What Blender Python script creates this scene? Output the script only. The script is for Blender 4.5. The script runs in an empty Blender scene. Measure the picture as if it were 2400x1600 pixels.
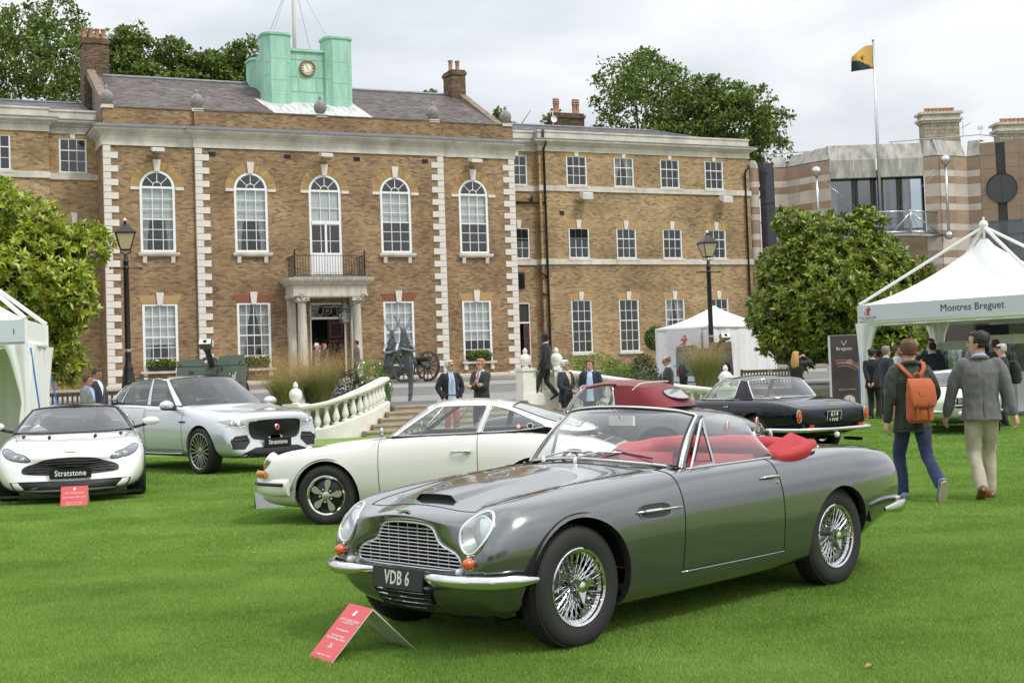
import bpy,bmesh,math,random
import numpy as np
from mathutils import Vector,Matrix,noise as mnoise
from mathutils.bvhtree import BVHTree
R=math.radians
random.seed(7);rng=np.random.default_rng(7)
SC=bpy.context.scene
COL=SC.collection
# camera (pixel frame 2400 x 1600)
FPX,CX,CY,TH,RO,CAMH=3200.,1200.,738.,R(2.27),R(1.95),1.55
Fv=np.array([0,math.cos(TH),math.sin(TH)]);R0=np.array([1.,0,0]);U0=np.array([0,-math.sin(TH),math.cos(TH)])
RC=math.cos(RO)*R0-math.sin(RO)*U0;UC=math.sin(RO)*R0+math.cos(RO)*U0
CAM=np.array([0,0,CAMH])
def ray(px,py):return Fv+(px-CX)/FPX*RC-(py-CY)/FPX*UC
def at_z(px,py,z=0.):
 d=ray(px,py);return CAM+d*(z-CAMH)/d[2]
def at_y(px,py,y):
 d=ray(px,py);return CAM+d*y/d[1]
cam=bpy.data.cameras.new('camera');camo=bpy.data.objects.new('camera',cam);COL.objects.link(camo)
cam.sensor_width=36.;cam.lens=36.*FPX/2400.;cam.shift_y=-(800.-CY)/2400.;cam.clip_start=.1;cam.clip_end=2000.
M=Matrix(((RC[0],UC[0],-Fv[0],0),(RC[1],UC[1],-Fv[1],0),(RC[2],UC[2],-Fv[2],CAMH),(0,0,0,1)))
camo.matrix_world=M
SC.camera=camo
# sky, sun, exposure
SUN_EL,SUN_AZ=R(52),R(-35)
SUNV=Vector((math.cos(SUN_EL)*math.cos(SUN_AZ),math.cos(SUN_EL)*math.sin(SUN_AZ),math.sin(SUN_EL)))
W=bpy.data.worlds.new('World');SC.world=W;W.use_nodes=True
nt=W.node_tree;nt.nodes.clear()
def N(t,ty,**kw):
 n=t.nodes.new(ty)
 for k,v in kw.items():
  if k.startswith('i_'):n.inputs[k[2:].replace('_',' ')].default_value=v
  else:setattr(n,k,v)
 return n
out=N(nt,'ShaderNodeOutputWorld')
sky=N(nt,'ShaderNodeTexSky',sky_type='NISHITA',sun_disc=False,sun_elevation=SUN_EL,sun_rotation=math.pi/2-SUN_AZ)
bg1=N(nt,'ShaderNodeBackground');bg1.inputs[1].default_value=.1
nt.links.new(sky.outputs[0],bg1.inputs[0])
tc=N(nt,'ShaderNodeTexCoord');sep=N(nt,'ShaderNodeSeparateXYZ');nt.links.new(tc.outputs['Generated'],sep.inputs[0])
mz=N(nt,'ShaderNodeMath',operation='MAXIMUM');mz.inputs[1].default_value=0.;nt.links.new(sep.outputs[2],mz.inputs[0])
az=N(nt,'ShaderNodeMath',operation='ADD');az.inputs[1].default_value=.22;nt.links.new(mz.outputs[0],az.inputs[0])
dv=N(nt,'ShaderNodeVectorMath',operation='DIVIDE');cb=N(nt,'ShaderNodeCombineXYZ')
for i in range(3):nt.links.new(az.outputs[0],cb.inputs[i])
nt.links.new(tc.outputs['Generated'],dv.inputs[0]);nt.links.new(cb.outputs[0],dv.inputs[1])
nz=N(nt,'ShaderNodeTexNoise');nz.inputs['Scale'].default_value=1.5;nz.inputs['Detail'].default_value=6;nz.inputs['Roughness'].default_value=.5;nz.inputs['Distortion'].default_value=.3
nt.links.new(dv.outputs[0],nz.inputs['Vector'])
cr=N(nt,'ShaderNodeValToRGB');nt.links.new(nz.outputs[0],cr.inputs[0])
cr.color_ramp.elements[0].position=.34;cr.color_ramp.elements[0].color=(.45,.475,.51,1)
cr.color_ramp.elements[1].position=.56;cr.color_ramp.elements[1].color=(.655,.67,.69,1)
cie=N(nt,'ShaderNodeMath',operation='MULTIPLY_ADD');cie.inputs[1].default_value=1.45;cie.inputs[2].default_value=.80
nt.links.new(mz.outputs[0],cie.inputs[0])
bg2=N(nt,'ShaderNodeBackground');nt.links.new(cr.outputs[0],bg2.inputs[0]);nt.links.new(cie.outputs[0],bg2.inputs[1])
mx=N(nt,'ShaderNodeMixShader');mx.inputs[0].default_value=.93
nt.links.new(bg1.outputs[0],mx.inputs[1]);nt.links.new(bg2.outputs[0],mx.inputs[2]);nt.links.new(mx.outputs[0],out.inputs[0])
sl=bpy.data.lights.new('sun','SUN');sl.energy=1.5;sl.angle=R(11);sl.color=(1.,.95,.87)
so=bpy.data.objects.new('sun',sl);COL.objects.link(so);so.rotation_euler=(-SUNV).to_track_quat('-Z','Y').to_euler();so.location=(0,0,60)
SC.view_settings.view_transform='Standard';SC.view_settings.look='None';SC.view_settings.gamma=1.;SC.view_settings.exposure=.5
SC.view_settings.use_curve_mapping=False
SC.render.resolution_x,SC.render.resolution_y=1024,682
# materials
MATS={}
def lin(r,g,b):
 return tuple((c/255/12.92 if c/255<=.04045 else((c/255+.055)/1.055)**2.4)for c in(r,g,b))
def mat(name,col,rough=.6,metal=0.,var=.0,vscale=8.,bump=0.,bscale=60.,coat=0.,spec=.5,trans=0.,sheen=0.,emit=None,sub=0.,stretch=(1,1,1),rvar=0.):
 pass
 if name in MATS:return MATS[name]
 m=bpy.data.materials.new(name);m.use_nodes=True;t=m.node_tree;b=t.nodes['Principled BSDF']
 c4=(*col,1.)
 b.inputs['Base Color'].default_value=c4;b.inputs['Roughness'].default_value=rough;b.inputs['Metallic'].default_value=metal
 b.inputs['Coat Weight'].default_value=coat;b.inputs['Coat Roughness'].default_value=.03;b.inputs['Specular IOR Level'].default_value=spec
 b.inputs['Transmission Weight'].default_value=trans;b.inputs['Sheen Weight'].default_value=sheen
 if sub:b.inputs['Subsurface Weight'].default_value=sub;b.inputs['Subsurface Radius'].default_value=(.012,.005,.003)
 if emit:b.inputs['Emission Color'].default_value=(*emit[:3],1);b.inputs['Emission Strength'].default_value=emit[3]
 if var or bump or rvar:
  co=N(t,'ShaderNodeTexCoord');mp=N(t,'ShaderNodeMapping');mp.inputs['Scale'].default_value=stretch
  t.links.new(co.outputs['Object'],mp.inputs[0])
 if var:
  n=N(t,'ShaderNodeTexNoise');n.inputs['Scale'].default_value=vscale;n.inputs['Detail'].default_value=5;n.inputs['Roughness'].default_value=.62
  t.links.new(mp.outputs[0],n.inputs['Vector'])
  mr=N(t,'ShaderNodeMapRange');mr.inputs[1].default_value=.3;mr.inputs[2].default_value=.7;mr.inputs[3].default_value=1-var;mr.inputs[4].default_value=1+var
  t.links.new(n.outputs[0],mr.inputs[0])
  mu=N(t,'ShaderNodeVectorMath',operation='SCALE');mu.inputs[0].default_value=col;t.links.new(mr.outputs[0],mu.inputs['Scale'])
  t.links.new(mu.outputs[0],b.inputs['Base Color'])
 if rvar:
  n=N(t,'ShaderNodeTexNoise');n.inputs['Scale'].default_value=vscale*1.7;n.inputs['Detail'].default_value=4;t.links.new(mp.outputs[0],n.inputs['Vector'])
  mr=N(t,'ShaderNodeMapRange');mr.inputs[3].default_value=max(0,rough-rvar);mr.inputs[4].default_value=min(1,rough+rvar)
  t.links.new(n.outputs[0],mr.inputs[0]);t.links.new(mr.outputs[0],b.inputs['Roughness'])
 if bump:
  n=N(t,'ShaderNodeTexNoise');n.inputs['Scale'].default_value=bscale;n.inputs['Detail'].default_value=4;t.links.new(mp.outputs[0],n.inputs['Vector'])
  bp=N(t,'ShaderNodeBump');bp.inputs['Strength'].default_value=min(1,bump);bp.inputs['Distance'].default_value=.01
  t.links.new(n.outputs[0],bp.inputs['Height']);t.links.new(bp.outputs[0],b.inputs['Normal'])
 MATS[name]=m;return m
def glass(name,tint=(.9,.95,.94),refl=.08,rough=.0,through=1.):
 pass
 if name in MATS:return MATS[name]
 m=bpy.data.materials.new(name);m.use_nodes=True;t=m.node_tree;t.nodes.clear()
 o=N(t,'ShaderNodeOutputMaterial');tr=N(t,'ShaderNodeBsdfTransparent');tr.inputs[0].default_value=(*[c*through for c in tint],1)
 gl=N(t,'ShaderNodeBsdfGlossy');gl.inputs['Roughness'].default_value=rough;gl.inputs[0].default_value=(1,1,1,1)
 fr=N(t,'ShaderNodeLayerWeight');fr.inputs[0].default_value=.5;pw=N(t,'ShaderNodeMath',operation='POWER');pw.inputs[1].default_value=5.;t.links.new(fr.outputs['Facing'],pw.inputs[0])
 mr=N(t,'ShaderNodeMath',operation='MULTIPLY_ADD');mr.use_clamp=True;mr.inputs[1].default_value=.96*max(1.,refl/.05);mr.inputs[2].default_value=refl;t.links.new(pw.outputs[0],mr.inputs[0])
 mxs=N(t,'ShaderNodeMixShader');t.links.new(mr.outputs[0],mxs.inputs[0]);t.links.new(tr.outputs[0],mxs.inputs[1]);t.links.new(gl.outputs[0],mxs.inputs[2])
 t.links.new(mxs.outputs[0],o.inputs[0]);MATS[name]=m;return m
 # mesh helpers
def obj(name,me,parent=None,label=None,cat=None,group=None,kind=None):
 o=bpy.data.objects.new(name,me);COL.objects.link(o)
 if parent is not None:o.parent=parent
 if label:o['label']=label
 if cat:o['category']=cat
 if group:o['group']=group
 if kind:o['kind']=kind
 return o
def thing(name,label,cat,loc=(0,0,0),rz=0.,group=None):
 o=obj(name,None,None,label,cat,group);o.location=[float(c)for c in loc];o.rotation_euler=(0,0,rz);o.empty_display_size=.2
 return o
def frame(d,up=(0,0,1)):
 d=np.asarray(d,float);d=d/np.linalg.norm(d);u=np.asarray(up,float)
 if abs(d@u)>.98:u=np.array([1.,0,0])if abs(d[0])<.9 else np.array([0,1.,0])
 s=np.cross(d,u);s/=np.linalg.norm(s);return d,s,np.cross(s,d)
class MB:
 def __init__(s):s.v=[];s.f=[];s.mi=[];s.n=0
 def add(s,v,f,m=0):
  v=np.asarray(v,float).reshape(-1,3);s.v.append(v);s.f+=[[i+s.n for i in q]for q in f];s.mi+=[m]*len(f);s.n+=len(v);return s
 def box(s,x0,x1,y0,y1,z0,z1,m=0):
  return s.add([(x0,y0,z0),(x1,y0,z0),(x1,y1,z0),(x0,y1,z0),(x0,y0,z1),(x1,y0,z1),(x1,y1,z1),(x0,y1,z1)],[(0,3,2,1),(4,5,6,7),(0,1,5,4),(1,2,6,5),(2,3,7,6),(3,0,4,7)],m)
 def cbox(s,c,sx,sy,sz,m=0,mat3=None):
  q=np.array([(x,y,z)for z in(-.5,.5)for x,y in((-.5,-.5),(.5,-.5),(.5,.5),(-.5,.5))])*[sx,sy,sz]
  if mat3 is not None:q=q@np.asarray(mat3).T
  return s.add(q+np.asarray(c,float),[(0,3,2,1),(4,5,6,7),(0,1,5,4),(1,2,6,5),(2,3,7,6),(3,0,4,7)],m)
 def bar(s,a,b,w,h,m=0,up=(0,0,1)):
  a=np.asarray(a,float);b=np.asarray(b,float);d,sd,u=frame(b-a,up)
  q=[p+sd*x*w/2+u*y*h/2 for p in(a,b)for x,y in((-1,-1),(1,-1),(1,1),(-1,1))]
  return s.add(q,[(3,2,1,0),(4,5,6,7),(0,1,5,4),(1,2,6,5),(2,3,7,6),(3,0,4,7)],m)
 def tube(s,path,r,n=8,closed=False,m=0,cap=True,flat=None,up=(0,0,1)):
  P=np.asarray(path,float);k=len(P);rr=np.broadcast_to(np.asarray(r,float),(k,))if np.ndim(r)<2 else np.asarray(r)
  T=np.roll(P,-1,0)-np.roll(P,1,0)
  if not closed:T[0]=P[1]-P[0];T[-1]=P[-1]-P[-2]
  d,sd,u=frame(T[0],up);V=[]
  for i in range(k):
   t=T[i]/max(1e-9,np.linalg.norm(T[i]));sd=sd-t*(sd@t);sd/=max(1e-9,np.linalg.norm(sd));u=np.cross(sd,t)
   for j in range(n):
    a=2*math.pi*j/n
    V.append(P[i]+rr[i]*(math.cos(a)*sd+math.sin(a)*u*(flat or 1.)))
  F=[]
  for i in range(k if closed else k-1):
   i2=(i+1)%k
   for j in range(n):F.append((i*n+j,i*n+(j+1)%n,i2*n+(j+1)%n,i2*n+j))
  if cap and not closed:F.append(tuple(range(n))[::-1]);F.append(tuple((k-1)*n+j for j in range(n)))
  return s.add(V,F,m)
 def lathe(s,prof,n=16,c=(0,0,0),axis=(0,0,1),m=0,a0=0.,a1=2*math.pi):
  d,sx,sy=frame(axis,(1,0,0)if abs(axis[2])>.9*np.linalg.norm(axis)else(0,0,1));c=np.asarray(c,float);full=abs(a1-a0-2*math.pi)<1e-6
  k=n if full else n+1;V=[]
  for r,z in prof:
   for j in range(k):
    a=a0+(a1-a0)*j/n;V.append(c+d*z+r*(math.cos(a)*sx+math.sin(a)*sy))
  F=[]
  for i in range(len(prof)-1):
   for j in range(n):F.append((i*k+j,i*k+(j+1)%k,(i+1)*k+(j+1)%k,(i+1)*k+j))
  return s.add(V,F,m)
 def grid(s,A,m=0,flip=False,closev=False):
  A=np.asarray(A,float);nu,nv=A.shape[:2];F=[]
  for i in range(nu-1):
   for j in range(nv if closev else nv-1):
    j2=(j+1)%nv;q=(i*nv+j,(i+1)*nv+j,(i+1)*nv+j2,i*nv+j2);F.append(q[::-1]if flip else q)
  return s.add(A.reshape(-1,3),F,m)
 def prism(s,poly,h0,h1,fn=lambda x,y,h:(x,y,h),m=0):
  pass
  k=len(poly);V=[fn(x,y,h0)for x,y in poly]+[fn(x,y,h1)for x,y in poly]
  F=[tuple(range(k))[::-1],tuple(range(k,2*k))]+[(i,(i+1)%k,k+(i+1)%k,k+i)for i in range(k)]
  return s.add(V,F,m)
 def ball(s,c,r,n=12,m=0,sc=(1,1,1)):
  prof=[(math.sin(math.pi*i/n),-math.cos(math.pi*i/n))for i in range(n+1)];k=n*2;V=[]
  for a,z in prof:
   for j in range(k):V.append(np.asarray(c,float)+np.array([a*math.cos(2*math.pi*j/k),a*math.sin(2*math.pi*j/k),z])*r*np.asarray(sc))
  F=[(i*k+j,i*k+(j+1)%k,(i+1)*k+(j+1)%k,(i+1)*k+j)for i in range(n)for j in range(k)]
  return s.add(V,F,m)
 def mesh(s,name,mats,smooth=None,bevel=None):
  me=bpy.data.meshes.new(name);V=np.concatenate(s.v)if s.v else np.zeros((0,3))
  me.from_pydata(V.tolist(),[],s.f)
  for q in(mats if isinstance(mats,(list,tuple))else[mats]):me.materials.append(q)
  if len(set(s.mi))>1:me.polygons.foreach_set('material_index',s.mi)
  if smooth:
   me.polygons.foreach_set('use_smooth',[True]*len(me.polygons))
   if smooth is not True:me.set_sharp_from_angle(angle=R(smooth))
  me.update();return me
 def build(s,name,mats,parent=None,smooth=None,**kw):
  return obj(name,s.mesh(name,mats,smooth),parent,**kw)
def share(o,name=None,parent=None,loc=None,rz=None,scale=None):
 pass
 c=bpy.data.objects.new(name or o.name.split('.')[0],o.data);COL.objects.link(c);c.parent=parent if parent is not None else o.parent
 if loc is not None:c.location=loc
 if rz is not None:c.rotation_euler=(0,0,rz)
 if scale is not None:c.scale=scale
 return c
def text_mesh(body,size,depth=.002,font=None,align='CENTER',bold=0.,sx=1.,spacing=1.):
 cu=bpy.data.curves.new('text','FONT');cu.body=body;cu.size=size;cu.extrude=depth/2;cu.align_x=align;cu.align_y='CENTER';cu.offset=bold;cu.space_character=spacing
 cu.resolution_u=2
 o=bpy.data.objects.new('t',cu);COL.objects.link(o);dg=bpy.context.evaluated_depsgraph_get();dg.update()
 me=bpy.data.meshes.new_from_object(o.evaluated_get(dg));bpy.data.objects.remove(o);bpy.data.curves.remove(cu)
 if sx!=1:me.transform(Matrix.Diagonal((sx,1,1,1)))
 return me
def text_on(name,body,size,m,parent,c,right,up,**kw):
 pass
 me=text_mesh(body,size,**kw);r=Vector(right).normalized();u=Vector(up);u=(u-r*u.dot(r)).normalized();n=r.cross(u)
 me.transform(Matrix(((r.x,u.x,n.x,c[0]),(r.y,u.y,n.y,c[1]),(r.z,u.z,n.z,c[2]),(0,0,0,1))))
 me.materials.clear();me.materials.append(m);return obj(name,me,parent)
def smoothstep(a,b,x):
 t=np.clip((x-a)/(b-a),0,1);return t*t*(3-2*t)
def bspl(P,n):
 pass
 P=np.asarray(P,float);k=len(P);d=min(3,k-1)
 kn=np.concatenate([np.zeros(d),np.linspace(0,1,k-d+1),np.ones(d)]);u=np.linspace(0,1,n)if np.ndim(n)==0 else np.asarray(n)
 B=np.zeros((len(u),len(kn)-1))
 for i in range(len(kn)-1):B[:,i]=(u>=kn[i])&(u<kn[i+1])
 B[u>=1,k-1]=1
 for p in range(1,d+1):
  nb=np.zeros((len(u),len(kn)-1-p))
  for i in range(len(kn)-1-p):
   a=kn[i+p]-kn[i];b=kn[i+p+1]-kn[i+1]
   if a>0:nb[:,i]+=(u-kn[i])/a*B[:,i]
   if b>0:nb[:,i]+=(kn[i+p+1]-u)/b*B[:,i+1]
  B=nb
 return np.tensordot(B,P,1)
def crom(P,n,closed=False):
 pass
 P=np.asarray(P,float);k=len(P);o=[]
 for i in range(k if closed else k-1):
  if closed:a,b,c,d=P[(i-1)%k],P[i],P[(i+1)%k],P[(i+2)%k]
  else:a,b,c,d=P[max(i-1,0)],P[i],P[i+1],P[min(i+2,k-1)]
  for j in range(n):
   t=j/n;o.append(.5*((2*b)+(c-a)*t+(2*a-5*b+4*c-d)*t*t+(3*b-a-3*c+d)*t**3))
 if not closed:o.append(P[-1])
 return np.array(o)
 # the building line: a frame along the house front
HL=np.array([-17.71,59.62,1.15]);HA=math.atan2(8.21,18.03)
ES=np.array([math.cos(HA),math.sin(HA),0]);EN=np.array([ES[1],-ES[0],0])
TN,TZ0,TSL=27.65,1.17,.017
def FP(s,n,z=None):
 P=HL*[1,1,0]+ES*s+EN*n;P[2]=TZ0-TSL*n if z is None else z;return P
def at_terr(px,py):
 d=ray(px,py);n0=(CAM-HL)@EN;k=d@EN
 t=(TZ0-TSL*n0-CAMH)/(d[2]+TSL*k);return CAM+d*t
def sn(P):q=np.asarray(P)-HL;return q@ES,q@EN
def lawn_mat():
 m=bpy.data.materials.new('lawn_grass');m.use_nodes=True;t=m.node_tree;b=t.nodes['Principled BSDF']
 co=N(t,'ShaderNodeTexCoord')
 def noi(sc,det,ro=.6,st=None):
  n=N(t,'ShaderNodeTexNoise');n.inputs['Scale'].default_value=sc;n.inputs['Detail'].default_value=det;n.inputs['Roughness'].default_value=ro
  if st:
   mp=N(t,'ShaderNodeMapping');mp.inputs['Scale'].default_value=st;t.links.new(co.outputs['Object'],mp.inputs[0]);t.links.new(mp.outputs[0],n.inputs['Vector'])
  else:t.links.new(co.outputs['Object'],n.inputs['Vector'])
  return n
 a,c,d=noi(.5,5),noi(14,5,.7),noi(170,3,.7)
 r=N(t,'ShaderNodeValToRGB');e=r.color_ramp.elements;e[0].position=.3;e[0].color=(.155,.255,.045,1);e[1].position=.72;e[1].color=(.27,.39,.09,1)
 ad=N(t,'ShaderNodeMath',operation='MULTIPLY_ADD');ad.inputs[1].default_value=.45
 t.links.new(a.outputs[0],ad.inputs[0])
 m2=N(t,'ShaderNodeMath',operation='MULTIPLY');m2.inputs[1].default_value=.35;t.links.new(c.outputs[0],m2.inputs[0])
 m3=N(t,'ShaderNodeMath',operation='MULTIPLY_ADD');m3.inputs[1].default_value=.2;t.links.new(d.outputs[0],m3.inputs[0]);t.links.new(m2.outputs[0],m3.inputs[2])
 t.links.new(m3.outputs[0],ad.inputs[2]);t.links.new(ad.outputs[0],r.inputs[0])
 t.links.new(r.outputs[0],b.inputs['Base Color']);b.inputs['Roughness'].default_value=.75;b.inputs['Specular IOR Level'].default_value=.2
 bp=N(t,'ShaderNodeBump');bp.inputs['Strength'].default_value=.8;bp.inputs['Distance'].default_value=.02;t.links.new(d.outputs[0],bp.inputs['Height']);t.links.new(bp.outputs[0],b.inputs['Normal'])
 return m
LAWN=lawn_mat()
mb=MB();mb.add([(-600,-60,0),(600,-60,0),(600,1200,0),(-600,1200,0)],[(0,1,2,3)])
mb.build('lawn',LAWN,kind='structure')
asph=mat('forecourt_asphalt',(.16,.155,.15),.85,var=.22,vscale=1.3,bump=.5,bscale=90)
pave=mat('forecourt_paving',(.24,.235,.225),.8,var=.15,vscale=2.,bump=.3,bscale=50)
stone=mat('portland_stone',(.56,.525,.46),.8,var=.24,vscale=1.3,bump=.25,bscale=25,stretch=(1,1,.6))
stone_w=mat('painted_balustrade_stone',(.74,.72,.66),.6,var=.09,vscale=3.,bump=.15,bscale=40)
stepst=mat('york_stone_step',(.36,.30,.215),.85,var=.2,vscale=3.,bump=.3,bscale=30)
soil=mat('bed_soil',(.06,.06,.03),.95,var=.4,vscale=9.,bump=1.,bscale=20)
def sheet(name,corners,m,dz=0.):
 mb=MB();V=[FP(s,n)+[0,0,dz]for s,n in corners];k=len(V)
 B=[p*[1,1,0]+[0,0,-.3]for p in V]
 mb.add(V+B,[tuple(range(k))]+[(i,k+i,k+(i+1)%k,(i+1)%k)for i in range(k)]);return mb.build(name,m,kind='structure')
sheet('forecourt',[(-45,27.6),(75,27.6),(75,-40),(-45,-40)],asph)
def flat(name,corners,m,dz):
 mb=MB();mb.add([FP(s,n)+[0,0,dz]for s,n in corners],[tuple(range(len(corners)))]);return mb.build(name,m,kind='structure')
flat('paving_strip',[(-45,27.5),(75,27.5),(75,21.),(-45,21.)],pave,.005)
flat('paving_strip',[(-45,11.5),(75,11.5),(75,6.),(-45,6.)],mat('forecourt_paving_pale',(.30,.285,.265),.8,var=.12,vscale=2.,bump=.3,bscale=50),.005)
mb=MB()
for(s,n,z)in[(-45,2.2,0)]:pass
V=[FP(-45,2.4)+[0,0,.12],FP(75,2.4)+[0,0,.12],FP(75,-3)+[0,0,.12],FP(-45,-3)+[0,0,.12]]
mb.add(V+[p-[0,0,.3]for p in V],[(0,1,2,3),(0,4,5,1)]);mb.build('house_pavement',mat('pavement_flags',(.33,.29,.235),.85,var=.2,vscale=1.5,bump=.3,bscale=40),kind='structure')
STS0,STS1=3.3,7.1
steps=thing('garden_steps','broad flight of pale stone steps from lawn to forecourt','steps',FP(0,0,0),HA)
for k in range(5):
 z1=.70-.14*k;n0=TN-.06+.34*k;n1=n0+.40 if k else n0+.40
 ex=.35*k
 mb=MB();mb.box(STS0-ex*.9,STS1+ex,-(n1+.03),-(n0-.1),z1-.05,z1);mb.box(STS0-ex*.9+.01,STS1+ex-.01,-n1,-(n0-.1),-.05,z1-.05)
 mb.build('step',stepst,steps)
 if k==0:mb=MB()
def bank(s0,s1,name='planted_bank'):
 A=np.array([[FP(s,n,z)+[0,0,.05*mnoise.noise(Vector((s*.8,n*.9,0)))]for n,z in((26.9,.73),(27.5,.70),(27.9,.46),(28.3,.14),(28.6,-.03))]for s in np.linspace(s0,s1,30)])
 mb=MB();mb.grid(A,flip=True);return mb.build(name,soil,kind='structure',smooth=True)
bank(-25,2.6);bank(8.2,24)
# brick, stone, slate
def brick_mat(name,ramp,mortar=(.27,.23,.165),bw=.232,bh=.076,dirt=.34):
 m=bpy.data.materials.new(name);m.use_nodes=True;t=m.node_tree;b=t.nodes['Principled BSDF'];L=t.links.new
 co=N(t,'ShaderNodeTexCoord');sp=N(t,'ShaderNodeSeparateXYZ');L(co.outputs['Object'],sp.inputs[0])
 def mth(op,a,bb=None):
  n=N(t,'ShaderNodeMath',operation=op)
  for i,q in enumerate((a,bb)):
   if q is None:continue
   if isinstance(q,(int,float)):n.inputs[i].default_value=q
   else:L(q,n.inputs[i])
  return n.outputs[0]
 u=mth('ADD',sp.outputs[0],sp.outputs[1]);zr=mth('DIVIDE',sp.outputs[2],bh);row=mth('FLOOR',zr)
 odd=mth('MULTIPLY',mth('MODULO',mth('ABSOLUTE',row),2.),.5);ur=mth('ADD',mth('DIVIDE',u,bw),odd);colm=mth('FLOOR',ur)
 cb=N(t,'ShaderNodeCombineXYZ');L(colm,cb.inputs[0]);L(row,cb.inputs[1]);wn=N(t,'ShaderNodeTexWhiteNoise');wn.noise_dimensions='2D';L(cb.outputs[0],wn.inputs['Vector'])
 rp=N(t,'ShaderNodeValToRGB');rp.color_ramp.interpolation='CONSTANT';els=rp.color_ramp.elements
 while len(els)<len(ramp):els.new(.5)
 for e,(p,c)in zip(els,ramp):e.position=p;e.color=(*c,1)
 L(wn.outputs[0],rp.inputs[0])
 fu,fz=mth('FRACT',ur),mth('FRACT',zr)
 def edge(f,w):return mth('MULTIPLY',mth('GREATER_THAN',f,w),mth('LESS_THAN',f,1-w))
 inside=mth('MULTIPLY',edge(fu,.028),edge(fz,.075))
 mx1=N(t,'ShaderNodeMix',data_type='RGBA');mx1.inputs['A'].default_value=(*mortar,1);L(inside,mx1.inputs['Factor']);L(rp.outputs[0],mx1.inputs['B'])
 big=N(t,'ShaderNodeTexNoise');big.inputs['Scale'].default_value=.35;big.inputs['Detail'].default_value=8;big.inputs['Roughness'].default_value=.65;L(co.outputs['Object'],big.inputs['Vector'])
 mr=N(t,'ShaderNodeMapRange');mr.inputs[1].default_value=.33;mr.inputs[2].default_value=.67;mr.inputs[3].default_value=1-dirt;mr.inputs[4].default_value=1+dirt*.8;L(big.outputs[0],mr.inputs[0])
 sc=N(t,'ShaderNodeVectorMath',operation='SCALE');L(mx1.outputs['Result'],sc.inputs[0]);L(mr.outputs[0],sc.inputs['Scale'])
 L(sc.outputs[0],b.inputs['Base Color']);b.inputs['Roughness'].default_value=.9;b.inputs['Specular IOR Level'].default_value=.2
 bp=N(t,'ShaderNodeBump');bp.inputs['Strength'].default_value=.6;bp.inputs['Distance'].default_value=.012;L(inside,bp.inputs['Height']);L(bp.outputs[0],b.inputs['Normal'])
 return m
stock=[(0.0,(0.299,0.191,0.1)),(0.22,(0.334,0.22,0.115)),(0.42,(0.27,0.167,0.087)),(0.6,(0.243,0.143,0.084)),(0.72,(0.366,0.247,0.131)),(0.86,(0.165,0.105,0.07)),(0.93,(0.213,0.123,0.08))]
BRICK=brick_mat('london_stock_brick',stock)
stock2=[(0.0,(0.373,0.258,0.131)),(0.25,(0.418,0.299,0.155)),(0.45,(0.337,0.23,0.118)),(0.62,(0.313,0.2,0.11)),(0.74,(0.443,0.324,0.176)),(0.88,(0.216,0.14,0.09)),(0.94,(0.297,0.182,0.11))]
BRICK2=brick_mat('yellow_stock_brick',stock2)
BRICKD=brick_mat('sooty_chimney_brick',[(0,(.10,.06,.04)),(.4,(.15,.09,.055)),(.7,(.065,.045,.035)),(.9,(.2,.12,.07))])
rubbed=mat('rubbed_brick_arch',(.40,.26,.115),.85,var=.22,vscale=5,stretch=(6,1,1),bump=.2)
rubred=mat('red_rubbed_brick',(.23,.085,.045),.85,var=.22,vscale=5,stretch=(7,1,1),bump=.2)
white=mat('white_gloss_paint',(.8,.8,.79),.35,var=.03,vscale=3)
leadm=mat('lead_sheet',(.17,.185,.21),.55,var=.2,vscale=3,metal=.2)
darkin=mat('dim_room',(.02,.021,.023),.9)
blindm=mat('roller_blind',(.60,.60,.57),.8,var=.06,vscale=2)
curtm=mat('net_curtain',(.45,.44,.41),.85,var=.25,vscale=3,stretch=(12,1,.3))
PANE=glass('window_glass',(.80,.85,.86),.10)
blackm=mat('black_iron',(.012,.012,.013),.4,var=.2,vscale=20)
vent_black=mat('air_brick_black',(.012,.012,.012),.8)
def isl_mat(name,cols,rough=.8,bump=.3,bscale=25,var=.15,vs=3.):
 pass
 m=mat(name,(.5,.5,.5),rough,bump=bump,bscale=bscale);t=m.node_tree;b=t.nodes['Principled BSDF']
 g=N(t,'ShaderNodeNewGeometry');r=N(t,'ShaderNodeValToRGB');els=r.color_ramp.elements
 while len(els)<len(cols):els.new(.5)
 for i,(e,c)in enumerate(zip(els,cols)):e.position=i/max(1,len(cols)-1);e.color=(*c,1)
 t.links.new(g.outputs['Random Per Island'],r.inputs[0])
 co=N(t,'ShaderNodeTexCoord');n=N(t,'ShaderNodeTexNoise');n.inputs['Scale'].default_value=vs;n.inputs['Detail'].default_value=5;t.links.new(co.outputs['Object'],n.inputs['Vector'])
 mr=N(t,'ShaderNodeMapRange');mr.inputs[1].default_value=.3;mr.inputs[2].default_value=.7;mr.inputs[3].default_value=1-var;mr.inputs[4].default_value=1+var;t.links.new(n.outputs[0],mr.inputs[0])
 sc=N(t,'ShaderNodeVectorMath',operation='SCALE');t.links.new(r.outputs[0],sc.inputs[0]);t.links.new(mr.outputs[0],sc.inputs['Scale']);t.links.new(sc.outputs[0],b.inputs['Base Color'])
 return m
slate=isl_mat('roof_slate',[(.105,.083,.078),(.14,.112,.108),(.085,.07,.07),(.17,.14,.13),(.12,.092,.083)],.6,var=.25,vs=.8)
slate2=isl_mat('grey_roof_slate',[(.13,.115,.125),(.16,.145,.155),(.11,.1,.11)],.6,var=.2,vs=.8)
quoinm=isl_mat('quoin_stone',[(.66,.61,.55),(.60,.56,.50),(.70,.66,.60),(.63,.59,.54)],.7,bump=.15,var=.07)
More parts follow.
